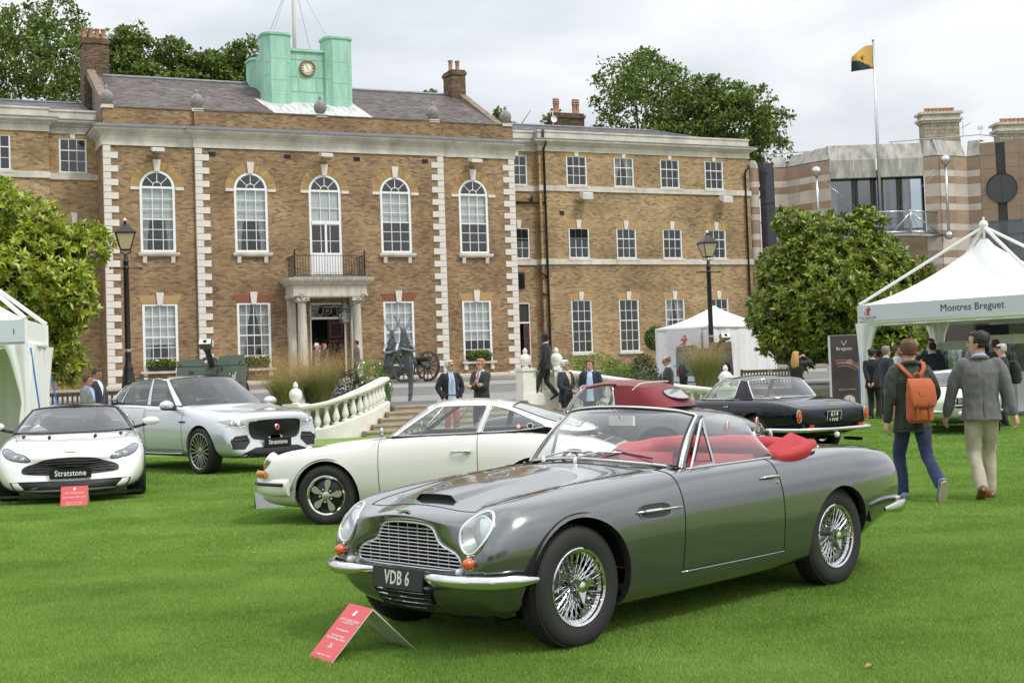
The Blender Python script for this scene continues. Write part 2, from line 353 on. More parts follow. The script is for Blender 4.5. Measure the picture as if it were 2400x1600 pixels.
def cham(mb,x0,x1,y0,y1,z0,z1,c=.02,m=0):
 pass
 a=[(x0,y1,z0),(x1,y1,z0),(x1,y1,z1),(x0,y1,z1)];b=[(x0,y0+c,z0),(x1,y0+c,z0),(x1,y0+c,z1),(x0,y0+c,z1)];d=[(x0+c,y0,z0+c),(x1-c,y0,z0+c),(x1-c,y0,z1-c),(x0+c,y0,z1-c)]
 F=[(8,9,10,11)]
 for i in range(4):j=(i+1)%4;F+=[(4+i,4+j,8+j,8+i),(i,j,4+j,4+i)]
 return mb.add(a+b+d,F,m)
def moulding(mb,path,prof,m=0,closed=False):
 pass
 P=np.asarray(path,float);k=len(P);nn=[]
 for i in range(k):
  ds=[]
  if i>0 or closed:d=P[i]-P[i-1];ds.append(d/np.linalg.norm(d))
  if i<k-1 or closed:d=P[(i+1)%k]-P[i];ds.append(d/np.linalg.norm(d))
  ns=[np.array([d[1],-d[0]])for d in ds]
  if len(ns)==1:nn.append(ns[0])
  else:
   b=ns[0]+ns[1];nn.append(b/max(.2,(b@ns[0])))
 A=np.array([[(*(P[i]+nn[i]*o),z)for o,z in prof]for i in range(k)])
 mb.grid(A,m,flip=False)
 for i,fl in((0,0),(k-1,1)):
  if not closed:
   q=list(range(len(prof)));mb.add(A[i],[q if fl else q[::-1]],m)
 return mb
def wall_face(mb,x0,x1,z0,z1,y,opens,reveal=.14,m=0,nx=None):
 pass
 xs=sorted(set([x0,x1]+[o[0]for o in opens]+[o[1]for o in opens]));zs=sorted(set([z0,z1]+[o[2]for o in opens]+[o[3]for o in opens]+[o[3]+(o[1]-o[0])/2 for o in opens if o[4]]))
 for i in range(len(xs)-1):
  for j in range(len(zs)-1):
   cx,cz=(xs[i]+xs[i+1])/2,(zs[j]+zs[j+1])/2
   if any(o[0]<cx<o[1]and o[2]<cz<(o[3]+((o[1]-o[0])/2 if o[4]else 0))for o in opens):continue
   mb.add([(xs[i],y,zs[j]),(xs[i+1],y,zs[j]),(xs[i+1],y,zs[j+1]),(xs[i],y,zs[j+1])],[(0,1,2,3)],m)
 for xa,xb,za,zb,ar in opens:
  r=(xb-xa)/2;cx=(xa+xb)/2
  if ar:
   zt=zb+r;n=20;arc=[(cx-r*math.cos(math.pi*i/n),zb+r*math.sin(math.pi*i/n))for i in range(n+1)]
   for i in range(n):
    (ax,az_),(bx,bz)=arc[i],arc[i+1]
    mb.add([(ax,y,az_),(bx,y,bz),(bx,y,zt),(ax,y,zt)],[(0,1,2,3)],m)
   out=[(xa,za)]+arc+[(xb,za)]
  else:out=[(xa,za),(xa,zb),(xb,zb),(xb,za)]
  k=len(out)
  mb.add([(x,y,z)for x,z in out]+[(x,y+reveal,z)for x,z in out],[(i,(i+1)%k,k+(i+1)%k,k+i)for i in range(k)],m)
UNITP=MB().add([(-.5,0,-.5),(.5,0,-.5),(.5,0,.5),(-.5,0,.5)],[(0,1,2,3)]).mesh('pane',PANE)
def pane(parent,x,y,z,w,h):
 o=obj('pane',UNITP,parent);o.location=(x,y,z);o.scale=(w,1,h);o.rotation_euler=(random.gauss(0,.006),0,random.gauss(0,.006));return o
def sash(parent,xa,xb,za,zb,y,cols,rows,arch=False,fw=.11,blind=0.,curtain=False,mid=None,bar=.028,bow=False,louvre=0):
 pass
 cx=(xa+xb)/2;w=xb-xa;o=thing_part=obj('window',None,parent);o.location=(cx,y,za);h=zb-za;x0,x1=-w/2,w/2
 mb=MB();yf=-.035
 mb.box(x0,x0+fw,yf,.08,0,h);mb.box(x1-fw,x1,yf,.08,0,h);mb.box(x0+fw,x1-fw,yf,.08,0,fw*.9)
 if not arch:mb.box(x0+fw,x1-fw,yf,.08,h-fw*.75,h)
 ix0,ix1,iz0,iz1=x0+fw,x1-fw,fw*.9,(h if arch else h-fw*.75)
 if arch:
  mb.box(x0+fw,x1-fw,yf,.08,h-.05,h+.05);r=w/2;n=24
  for ra,rb,yy in((r-fw*1.05,r,yf),):
   A=np.array([[(-q*math.cos(math.pi*i/n),yz,h+q*math.sin(math.pi*i/n))for q,yz in((ra,.08),(ra,yy),(rb,yy),(rb,.08))]for i in range(n+1)]);mb.grid(A)
  ri=r-fw*1.05
  for a in(45,90,135):mb.bar((-.2*math.cos(R(a)),.0,h+.2*math.sin(R(a))),(-ri*math.cos(R(a)),.0,h+ri*math.sin(R(a))),.03,.03,up=(0,1,0))
  mb.tube([(-.2*math.cos(math.pi*i/10),.0,h+.05+.2*math.sin(math.pi*i/10))for i in range(11)],.018,6)
  fg=MB();fg.add([(0,.02,h)]+[(-ri*math.cos(math.pi*i/16),.02,h+ri*math.sin(math.pi*i/16))for i in range(17)],[(0,i+2,i+1)for i in range(16)]);fg.build('fan_pane',PANE,o)
  iz1=h-.05
 zz=np.linspace(iz0,iz1,rows+1);xx=np.linspace(ix0,ix1,cols+1);midr=mid if mid is not None else rows//2
 for i in range(1,cols):mb.box(xx[i]-bar/2,xx[i]+bar/2,-.01,.03,iz0,iz1)
 for j in range(1,rows):
  b=bar*1.9 if j==midr else bar;mb.box(ix0,ix1,-.012,.032,zz[j]-b/2,zz[j]+b/2)
 mb.build('frame',white,o)
 for i in range(cols):
  for j in range(rows):pane(o,(xx[i]+xx[i+1])/2,.02,(zz[j]+zz[j+1])/2,xx[i+1]-xx[i]-bar*.6,zz[j+1]-zz[j]-bar*.6)
 top=h+(w/2 if arch else 0)
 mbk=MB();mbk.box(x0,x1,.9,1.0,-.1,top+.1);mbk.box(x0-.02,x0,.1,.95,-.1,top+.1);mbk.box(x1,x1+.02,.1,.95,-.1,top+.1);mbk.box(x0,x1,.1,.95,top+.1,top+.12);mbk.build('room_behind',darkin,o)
 if blind:
  mb=MB();mb.box(ix0,ix1,.12,.125,iz1-(iz1-iz0)*blind,iz1);mb.build('blind',blindm,o)
 if curtain:
  mb=MB()
  for sg in(-1,1):
   pts=[]
   for zf in np.linspace(0,1,9):
    zc=iz0+(iz1-iz0)*zf;wd=(.16+.3*zf**1.6)*(ix1-ix0)
    pts.append([(sg*((ix1-ix0)/2-wd*q),.16+.03*math.sin(q*22),zc)for q in np.linspace(0,1,18)])
   mb.grid(np.array(pts))
  mb.build('curtain',curtm,o,smooth=True)
 if louvre:
  mb=MB()
  for k in range(louvre):z=iz1-.03-k*.06;mb.bar((ix0,-.02,z),(ix1,-.02,z),.05,.012,up=(0,-.6,.8))
  mb.box(ix0,ix1,.01,.02,iz1-.06*louvre,iz1);mb.build('louvre',blackm,o)
 return o
def keystone(parent,x,z0,z1,wt,wb,y=0.,m=None,pr=.07):
 mb=MB();mb.add([(x-wb/2,y-pr,z0),(x+wb/2,y-pr,z0),(x+wt/2,y-pr-.02,z1),(x-wt/2,y-pr-.02,z1),(x-wb/2,y+.05,z0),(x+wb/2,y+.05,z0),(x+wt/2,y+.05,z1),(x-wt/2,y+.05,z1)],[(0,1,2,3),(0,4,5,1),(1,5,6,2),(2,6,7,3),(3,7,4,0)]);return mb.build('keystone',m or quoinm,parent)
def slates(mb,P0,P1,Q0,Q1,w=.28,h=.2,m=0):
 pass
 P0,P1,Q0,Q1=map(lambda q:np.asarray(q,float),(P0,P1,Q0,Q1));L_=np.linalg.norm((Q0+Q1-P0-P1)/2);rows=int(L_/h)
 nrm=np.cross(P1-P0,Q0-P0);nrm/=np.linalg.norm(nrm)
 for r in range(rows):
  a,b=P0+(Q0-P0)*r/rows,P1+(Q1-P1)*r/rows;c,d=P0+(Q0-P0)*min(1,(r+1.25)/rows),P1+(Q1-P1)*min(1,(r+1.25)/rows)
  n=max(1,int(np.linalg.norm(b-a)/w));off=.5*(r%2)/n
  for k in range(n+(r%2)):
   t0,t1=max(0,k/n-off),min(1,(k+1)/n-off)
   if t1-t0<.001:continue
   g=.004/n;t0+=g;t1-=g;j=nrm*random.uniform(.014,.026)
   q=[a+(b-a)*t0+j,a+(b-a)*t1+j,c+(d-c)*t1+nrm*.004,c+(d-c)*t0+nrm*.004]
   mb.add(q+[p-nrm*.012 for p in q[:2]],[(0,1,2,3),(4,5,1,0)],m)
   # the central house
house=thing('armoury_house','brown brick mansion with white quoins, arched windows and green copper clock turret','building',HL,HA)
WC=[2.3,6.48,9.98,13.48,17.58];WW=1.55;PJ=-.13
def bay_y(s):return PJ if 3.98<s<15.98 else 0.
ups=[(c-WW/2,c+WW/2,6.13 if i!=2 else 5.05,9.02,True)for i,c in enumerate(WC)]
lows=[(c-WW/2,c+WW/2,.86,3.82,False)for i,c in enumerate(WC)if i!=2]
door_o=(9.1,10.86,.02,3.78,False)
for x0,x1 in((0,3.98),(3.98,15.98),(15.98,19.83)):
 mb=MB();sel=[o for o in ups+lows+[door_o]if x0<(o[0]+o[1])/2<x1]
 wall_face(mb,x0,x1,-.5,10.9,bay_y((x0+x1)/2),sel);mb.build('wall',BRICK,house)
mb=MB()
for x,y0,y1 in((0,0,11),(3.98,PJ,0),(15.98,PJ,0),(19.83,0,11)):mb.add([(x,y0,-.5),(x,y1,-.5),(x,y1,12.5),(x,y0,12.5)],[(0,1,2,3)])
mb.add([(0,11,-.5),(19.83,11,-.5),(19.83,11,12.5),(0,11,12.5)],[(0,1,2,3)]);mb.build('wall',BRICK,house)
mb=MB();moulding(mb,[(-.02,1),(-.02,0),(3.96,0),(3.96,PJ),(16.0,PJ),(16.0,0),(19.85,0),(19.85,1)],[(0,-.5),(.06,-.5),(.06,.22),(.03,.26),(0,.27)]);mb.build('plinth',stone,house)
def quoin_col(x_edge,sgn,y):
 sh,lo=MB(),MB();e=.015
 cham(sh,0 if sgn>0 else-.33,.33 if sgn>0 else 0,-.05,.06,.008,.292,.018);cham(lo,0 if sgn>0 else-.64,.64 if sgn>0 else 0,-.055,.06,.008,.292,.018)
 ms,ml=sh.mesh('quoin_stone',quoinm),lo.mesh('quoin_stone',quoinm)
 for k in range(36):
  q=obj('quoin_stone',ms if k%2 else ml,house);q.location=(x_edge-sgn*e,y,.05+k*.3)
for x,sg,y in((0,1,0),(3.98,1,PJ),(15.98,-1,PJ),(19.83,-1,0)):quoin_col(x,sg,y)
for i,c in enumerate(WC):
 y=bay_y(c)+.05
 if i!=2:
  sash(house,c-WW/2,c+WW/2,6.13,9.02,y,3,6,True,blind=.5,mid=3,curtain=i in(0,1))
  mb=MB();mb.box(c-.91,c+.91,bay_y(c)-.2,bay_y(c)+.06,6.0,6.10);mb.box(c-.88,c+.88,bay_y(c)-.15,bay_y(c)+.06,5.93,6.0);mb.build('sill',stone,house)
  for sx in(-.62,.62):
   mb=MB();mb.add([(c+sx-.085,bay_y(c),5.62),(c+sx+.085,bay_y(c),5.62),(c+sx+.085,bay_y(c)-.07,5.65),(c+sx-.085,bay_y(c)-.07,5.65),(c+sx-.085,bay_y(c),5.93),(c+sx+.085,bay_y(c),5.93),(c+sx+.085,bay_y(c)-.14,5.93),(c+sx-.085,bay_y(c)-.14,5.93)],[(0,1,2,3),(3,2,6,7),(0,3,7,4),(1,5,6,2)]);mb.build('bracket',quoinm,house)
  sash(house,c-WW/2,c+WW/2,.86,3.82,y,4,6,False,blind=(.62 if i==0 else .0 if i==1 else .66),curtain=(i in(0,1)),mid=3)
  mb=MB();mb.box(c-.91,c+.91,bay_y(c)-.22,bay_y(c)+.06,.74,.85);mb.build('sill',stone,house)
  for sx in(-.7,.7):
   mb=MB();mb.box(c+sx-.09,c+sx+.09,bay_y(c)-.13,bay_y(c)+.02,.45,.74);mb.build('bracket',quoinm,house)
  mb=MB();yl=bay_y(c)-.006;mb.add([(c-.78,yl,3.83),(c+.78,yl,3.83),(c+.96,yl,4.2),(c-.96,yl,4.2)],[(0,1,2,3)]);mb.build('flat_arch',rubred if i in(1,3)else rubbed,house)
  keystone(house,c,3.76,4.32,.34,.22,bay_y(c))
 else:
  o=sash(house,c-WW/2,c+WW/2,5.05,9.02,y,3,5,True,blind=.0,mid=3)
 yl=bay_y(c)-.006;n=24;r0,r1=.79,1.17
 mb=MB()
 for k in range(n):
  a,b=math.pi*k/n+.006,math.pi*(k+1)/n-.006
  mb.add([(c-q*math.cos(t),yl-random.uniform(0,.006),9.02+q*math.sin(t))for q,t in((r0,a),(r0,b),(r1,b),(r1,a))],[(3,2,1,0)])
 mb.build('arch',isl_mat('voussoir_brick',[(.34,.21,.085),(.42,.28,.12),(.30,.18,.075)],.85),house)
 for sg in(-1,1):
  mb=MB();cham(mb,c+sg*.98-.19,c+sg*.98+.19,bay_y(c)-.06,bay_y(c)+.03,8.9,9.03,.012);mb.build('impost',quoinm,house)
 keystone(house,c,9.74,10.26,.34,.22,bay_y(c))
 if i in(0,2,4):
  f=obj('flood_lamp',None,house);f.location=(c-.03,bay_y(c)-.45,10.62)
  mb=MB();mb.add([(-.26,-.3,-.1),(.26,-.3,-.1),(.26,.25,.05),(-.26,.25,.05),(-.26,-.3,.05),(.26,-.3,.05),(.26,.25,.16),(-.26,.25,.16)],[(0,3,2,1),(4,5,6,7),(0,1,5,4),(1,2,6,5),(2,3,7,6),(3,0,4,7)])
  mb.box(-.03,.03,.2,.46,.02,.1);mb.build('lamp_body',white,f)
  mb=MB()
  for k in range(8):x=-.21+.06*k;mb.box(x-.008,x+.008,-.305,-.2,-.1,.03)
  mb.build('lamp_grille',mat('lamp_grey',(.25,.25,.26),.5),f)
mb=MB();mb.box(-.0,0,0,0,0,0)
for s in(4.75,8.25,11.6,15.05):b=MB();b.box(s-.16,s+.16,PJ-.012,PJ+.02,10.48,10.68);b.build('air_brick',vent_black,house)
mb=MB();c=WC[2];yw=PJ+.02
for sx in(-1,1):
 mb.box(c+sx*.36-.32,c+sx*.36+.32,yw-.03,yw+.05,5.12,6.12);mb.box(c+sx*.36-.26,c+sx*.36+.26,yw-.045,yw,5.2,6.05)
mb.box(c-.05,c+.05,yw-.05,yw+.04,5.12,7.52);mb.box(c-.66,c+.66,yw-.05,yw+.04,7.46,7.62);mb.build('french_doors',white,house)
b=MB();b.box(c-.64,c+.64,yw+.1,yw+.105,7.6,8.95);b.build('blind',blindm,house)
path=[(-.02,2.),(-.02,-.02),(3.96,-.02),(3.96,PJ-.02),(16.0,PJ-.02),(16.0,-.02),(19.85,-.02),(19.85,2.)]
mb=MB();moulding(mb,path,[(0,10.85),(.05,10.85),(.05,11.28),(.09,11.3),(0,11.3)]);mb.build('frieze',stone,house)
mb=MB();moulding(mb,path,[(0,11.3),(.1,11.3),(.14,11.36),(.28,11.42),(.32,11.47),(.4,11.5),(.42,11.6),(.45,11.62),(0,11.66)]);mb.build('cornice',stone,house)
mb=MB();moulding(mb,path,[(0,11.62),(.47,11.60),(.47,11.66),(.05,11.82),(0,11.82)]);mb.build('lead_flashing',leadm,house)
mb=MB()
for x0,x1,y in((0,3.98,.02),(3.98,15.98,PJ+.02),(15.98,19.83,.02)):mb.box(x0,x1,y,.42,11.6,12.55)
mb.build('parapet',BRICK,house)
mb=MB()
for x0,x1,y in((.5,3.98,.0),(3.98,15.98,PJ),(15.98,19.4,.0)):mb.box(x0,x1,y-.02,.45,12.55,12.6)
mb.build('coping',mat('coping_dark',(.16,.13,.10),.85,var=.4,vscale=2),house)
ballm=mat('weathered_ball_stone',(.24,.23,.21),.9,var=.3,vscale=6,bump=.8,bscale=18)
fin=MB();fin.lathe([(0,.14),(.1,.14),(.12,.18),(.2,.24),(.28,.36),(.31,.5),(.28,.64),(.2,.75),(.1,.82),(.06,.86),(.09,.92),(.07,1.),(.02,1.06),(0,1.07)],20);finm=fin.mesh('ball_finial',ballm,60)
for s,y in((.23,.2),(4.17,.1),(9.95,.1),(15.62,.1),(19.55,.2)):
 f=obj('ball_finial',finm,house);f.location=(s,y,12.5);b=MB();b.box(s-.26,s+.26,y-.24,y+.24,12.5,12.65);b.build('finial_base',stone,house)
RD,RZ=6.,15.2
mb=MB();slates(mb,(.45,.45,12.62),(19.4,.45,12.62),(.9,RD,RZ),(19.4,RD,RZ));roof=mb.build('roof',slate,house);roof['kind']='stuff'
mb=MB();mb.add([(.4,.5,12.56),(19.45,.5,12.56),(19.45,RD,RZ-.03),(.4,RD,RZ-.03),(19.45,11,12.5),(.4,11,12.5)],[(0,1,2,3),(3,2,4,5),(0,3,5),(1,4,2)]);mb.build('roof_deck',slate2,house)
mb=MB();mb.tube([(.9,RD,RZ+.03),(19.5,RD,RZ+.03)],.09,8);mb.build('ridge_cap',leadm,house)
for x,w in((.35,.38),(19.45,.38)):
 mb=MB();k=[(x-w/2,.3,12.55),(x+w/2,.3,12.55),(x+w/2,RD,RZ+.28),(x-w/2,RD,RZ+.28)];mb.add(k+[(a,b_,c_-.4)for a,b_,c_ in k],[(0,1,2,3),(0,4,5,1),(1,5,6,2),(3,7,4,0)]);mb.build('gable_coping',mat('gable_stone',(.21,.16,.115),.9,var=.35,vscale=3),house)
def chimney(parent,x0,x1,y0,y1,z0,z1,pots=0,m=BRICKD,cap=True):
 mb=MB();mb.box(x0,x1,y0,y1,z0,z1)
 if cap:mb.box(x0-.06,x1+.06,y0-.06,y1+.06,z1-.28,z1-.1)
 ch=mb.build('chimney',m,parent)
 for k in range(pots):
  t=(k+.5)/pots;b=MB();b.lathe([(.13,0),(.15,.05),(.11,.1),(.11,.5),(.14,.54),(.14,.6),(.1,.6),(.1,.3)],12,(x0+(x1-x0)*t,(y0+y1)/2,z1));b.build('chimney_pot',mat('terracotta_pot',(.36,.2,.12),.85,var=.2),ch,smooth=40)
 return ch
chimney(house,.05,1.25,6.2,7.6,11.5,17.1,4);chimney(house,18.85,19.65,5.4,6.6,14.5,16.5,2)
cop=mat('verdigris_copper',(.30,.54,.425),.6,var=.2,vscale=1.6,bump=.15,bscale=5,stretch=(1.6,1.6,.35))
tur=obj('clock_turret',None,house)
def drum(x,w,z0,z1,y0):
 mb=MB();r=w/2;ch=r*.42;yc=y0+r;oct_=[(x-r,yc+r-ch),(x-r,yc-r+ch),(x-r+ch,yc-r),(x+r-ch,yc-r),(x+r,yc-r+ch),(x+r,yc+r-ch),(x+r-ch,yc+r),(x-r+ch,yc+r)]
 oct_=oct_[::-1];oct_=oct_[::-1]
 def ring(g,z):return[(x+(a-x)*g,yc+(b-yc)*g,z)for a,b in oct_]
 rows=[ring(1,z0),ring(1,z0+.55),ring(1.012,z0+.56),ring(1.012,z0+.6),ring(1,z0+.61),ring(1,z1-.16),ring(1.09,z1-.13),ring(1.1,z1-.02),ring(.98,z1+.02),ring(.02,z1+.08)]
 mb.grid(np.array(rows),closev=True);d=mb.build('drum',cop,tur)
 sm=MB()
 for i in range(8):
  a,b=np.array(oct_[i]),np.array(oct_[(i+1)%8])
  for z in(z0+1.25+.22*(i%2),z0+2.3-.18*(i%2)):sm.bar((*a,z),(*b,z),.014,.014)
  c_=(a+b)/2;sm.bar((*c_,z0+.6),(*c_,z0+1.3),.012,.012);sm.bar((*a,z0),(*a,z1-.15),.014,.014)
 sm.build('seam',mat('copper_seam',(.21,.43,.335),.6),d)
drum(8.62,1.34,13.45,17.05,2.35);drum(11.70,1.34,13.45,17.05,2.35);drum(8.62,1.3,13.8,16.4,5.2);drum(11.7,1.3,13.8,16.4,5.2)
mb=MB();mb.box(8.2,12.1,2.8,6.4,13.6,16.25);mb.box(8.2,12.1,2.7,6.5,16.25,16.38);mb.build('clock_wall',cop,tur)
sm=MB();yy=2.79
for z in(15.0,15.86,14.28):sm.bar((9.3,yy,z),(11.02,yy,z),.014,.012)
for x,za,zb in((9.72,14.28,15.0),(10.6,14.28,15.0),(9.6,15.0,16.2),(10.72,15.0,16.2)):sm.bar((x,yy,za),(x,yy,zb),.014,.012)
sm.build('seam',MATS['copper_seam'],tur)
clk=obj('clock',None,tur);clk.location=(10.16,2.72,15.44)
b=MB();b.lathe([(0,0),(.3,0),(.3,-.02)],40,axis=(0,-1,0));b.lathe([(.3,-.06),(.3,.03),(.36,.05),(.4,.03),(.4,-.08)],40,axis=(0,-1,0),m=1);b.build('dial',[mat('clock_white',(.72,.70,.62),.5),mat('clock_rim',(.22,.13,.05),.4)],clk,smooth=30)
b=MB()
for k in range(12):
 a=R(30*k);rr=np.array([math.sin(a),0,math.cos(a)]);tt=np.array([math.cos(a),0,-math.sin(a)])
 for off in((-.022,0,.022)if k%3 else(-.03,-.01,.01,.03)):b.bar(rr*.205+tt*off+[0,-.006,0],rr*.285+tt*off+[0,-.006,0],.01,.004,up=(0,1,0))
b.build('numerals',mat('clock_black',(.01,.01,.012),.5),clk)
b=MB();a=R(-22);b.bar((0,-.012,0),(math.sin(a)*.26,-.012,math.cos(a)*.26),.022,.004,up=(0,1,0));a=R(152);b.bar((0,-.012,0),(math.sin(a)*.24,-.012,math.cos(a)*.24),.02,.004,up=(0,1,0));b.build('hands',mat('gilt',(.65,.42,.10),.3,metal=.8),clk)
lm=mat('streaked_lead',(.50,.50,.50),.7,var=.5,vscale=2.2,stretch=(6,.5,.5))
mb=MB();zf=lambda y:12.62+(RZ-12.62)*(y-.45)/(RD-.45)+.045
mb.add([(7.55,3.1,zf(3.1)),(7.9,.62,zf(.62)),(12.75,.62,zf(.62)),(12.55,3.1,zf(3.1))],[(0,1,2,3)]);mb.build('lead_skirt',lm,tur)
st=obj('roof_flagstaff',None,house)
mb=MB();mb.tube([(9.95,4.2,16.2),(9.95,4.2,18),(9.95,4.2,23)],[.1,.09,.06],10);mb.build('staff',mat('staff_paint',(.55,.52,.45),.5),st,smooth=True)
mb=MB()
for dx,dy in((-1.6,-1.2),(1.6,-1.2),(-1.4,1.4),(1.3,1.4)):mb.tube([(9.95,4.2,20.5),(9.95+dx,4.2+dy,16.6)],.012,5)
mb.build('stay_wire',mat('grey_wire',(.3,.3,.31),.4),st)
# portico, balcony, front door
por=obj('portico',None,house)
PN=1.6;sw=mat('stained_portico_stone',(.52,.48,.40),.8,var=.25,vscale=2.2,stretch=(3,3,.6),bump=.2)
mb=MB();pp=[(7.98,0),(7.98,-PN+.1),(11.45,-PN+.1),(11.45,0)]
moulding(mb,pp,[(-.5,3.95),(0,3.95),(.04,4.0),(.04,4.12),(0,4.14),(0,4.5),(.1,4.55),(.14,4.62),(.24,4.70),(.28,4.78),(.3,4.86),(-.5,4.92)]);mb.build('entablature',sw,por)
mb=MB();mb.box(8.0,11.43,-PN+.12,0,4.86,4.93);mb.build('balcony_floor',leadm,por);mb=MB();mb.box(8.4,11.0,-1.1,-.1,4.05,4.1);mb.build('soffit',sw,por)
colp=[(.27,0),(.27,.12),(.235,.2),(.22,.3),(.225,1.2),(.21,2.4),(.185,3.4),(.2,3.45),(.185,3.5),(.22,3.6),(.26,3.66)]
for x in(8.42,11.02):
 b=MB();b.lathe(colp,24,(x,-PN+.35,.15));b.box(x-.28,x+.28,-PN+.07,-PN+.63,3.8,3.96);b.box(x-.3,x+.3,-PN+.05,-PN+.65,-.2,.15);b.build('column',sw,por,smooth=40)
for x in(8.2,11.2):
 b=MB();b.box(x-.18,x+.18,-.2-.13,0,0,3.95);b.build('pilaster',sw,por)
rail=obj('balcony_railing',None,por);b=MB();xs0,xs1,yb=8.1,11.42,-PN+.2
for z in(4.98,5.88):b.bar((xs0,yb,z),(xs1,yb,z),.04,.025);b.bar((xs0,yb,z),(xs0,-.1,z),.04,.025);b.bar((xs1,yb,z),(xs1,-.1,z),.04,.025)
for k in range(27):x=xs0+(xs1-xs0)*k/26;b.tube([(x,yb,4.95),(x,yb,5.88)],.011,5)
for k in range(1,11):
 for x in(xs0,xs1):y=yb+(-.1-yb)*k/11;b.tube([(x,y,4.95),(x,y,5.88)],.011,5)
b.build('bars',blackm,rail);b=MB()
for x in(xs0,xs1):b.lathe([(.035,4.95),(.035,5.95),(.06,5.98),(.03,6.03),(.05,6.08),(0,6.2)],8,(x,yb,0))
b.build('corner_post',blackm,rail)
dr=obj('front_door',None,house);dblk=mat('black_door_gloss',(.012,.012,.014),.15,coat=.4)
b=MB();yd=PJ+.15
for x in(9.1,10.78):b.box(x,x+.08,yd-.1,yd+.05,0,3.78)
b.box(9.1,10.86,yd-.1,yd+.05,3.7,3.78);b.box(9.1,10.86,yd-.1,yd+.05,3.02,3.12);b.build('door_frame',white,dr)
b=MB();b.box(9.97,10.78,yd-.02,yd+.04,.05,3.02);leaf=b.build('door_leaf',dblk,dr);redl=mat('red_door_line',(.45,.02,.015),.4)
b=MB()
for z0,z1 in((2.2,2.85),(1.35,2.0),(.35,1.1)):
 for q in(((10.1,z0),(10.65,z0)),((10.65,z0),(10.65,z1)),((10.65,z1),(10.1,z1)),((10.1,z1),(10.1,z0))):b.bar((q[0][0],yd-.025,q[0][1]),(q[1][0],yd-.025,q[1][1]),.018,.01,up=(0,1,0))
b.build('red_panel_line',redl,leaf);b=MB();b.box(9.18,10.78,1.6,1.65,0,3.7);b.box(9.16,9.18,.1,1.6,0,3.7);b.build('hall_behind',darkin,dr)
b=MB()
for k in range(5):
 x=9.98;a0=math.pi*k/4
 b.tube([(x+.18*math.cos(a),yd,3.42+.18*math.sin(a))for a in np.linspace(0,2*math.pi,20)],.014,5)if k==0 else None
for sg in(-1,1):
 for cx in(.36,.62):b.tube([(9.98+sg*(cx+.15*math.cos(a)),yd,3.42+.26*math.sin(a))for a in np.linspace(0,2*math.pi,20)],.012,5)
b.build('fanlight_tracery',mat('fanlight_lead',(.4,.37,.32),.5),dr);b=MB();b.add([(9.18,yd+.02,3.12),(10.78,yd+.02,3.12),(10.78,yd+.02,3.7),(9.18,yd+.02,3.7)],[(0,1,2,3)]);b.build('fanlight_pane',PANE,dr)
b=MB();b.lathe([(0,-.02),(.1,-.02),(.1,0)],14,(9.98,yd-.02,3.42),axis=(0,-1,0));b.build('crest',mat('crest_red',(.4,.12,.09),.5,var=.6,vscale=20),dr)
ln=obj('porch_lantern',None,por);xl,yl,zl=10.25,-1.75,0;lg=glass('lantern_glass',(.8,.84,.82),.12)
b=MB()
for sx,ww in((1,1),):
 top=[(-.24,3.38),(.24,3.38)];w0,w1=.17,.25
 for sx2 in(-1,1):
  for sy2 in(-1,1):b.bar((xl+sx2*w0,yl+sy2*w0,2.75),(xl+sx2*w1,yl+sy2*w1,3.4),.025,.025)
 for i,(ax,ay)in enumerate(((-1,-1),(1,-1),(1,1),(-1,1))):
  bx,by=((1,-1),(1,1),(-1,1),(-1,-1))[i]
  for w_,z in((w0,2.75),(w1,3.4)):b.bar((xl+ax*w_,yl+ay*w_,z),(xl+bx*w_,yl+by*w_,z),.025,.025)
b.lathe([(.3,3.4),(.2,3.52),(.1,3.66),(.08,3.72),(.1,3.76),(.03,3.82),(0,3.9)],12,(xl,yl,0));b.build('lantern_frame',blackm,ln)
b=MB();b.lathe([(.22,2.76),(.33,3.39)],4,(xl,yl,0),a0=R(45),a1=R(405));b.build('lantern_glass',lg,ln)
b=MB()
for sg in(-1,1):
 b.tube(crom([(9.72+sg*1.72,-1.55,3.95),(9.72+sg*1.6,-1.7,4.0),(9.72+sg*1.3,-1.78,3.72),(9.72+sg*.8,-1.78,3.5),(9.72+sg*.45,-1.76,3.5)],8),.018,6)
 for rr_,cx,cz in((.14,1.45,3.98),(.1,1.2,3.8)):b.tube([(9.72+sg*(cx+rr_*math.cos(a)*(1-a/12)),-1.78,cz+rr_*math.sin(a)*(1-a/12))for a in np.linspace(0,8,26)],.013,5)
b.tube([(9.3,-1.76,3.5),(10.6,-1.76,3.5)],.016,6);b.build('scroll_bracket',blackm,ln)
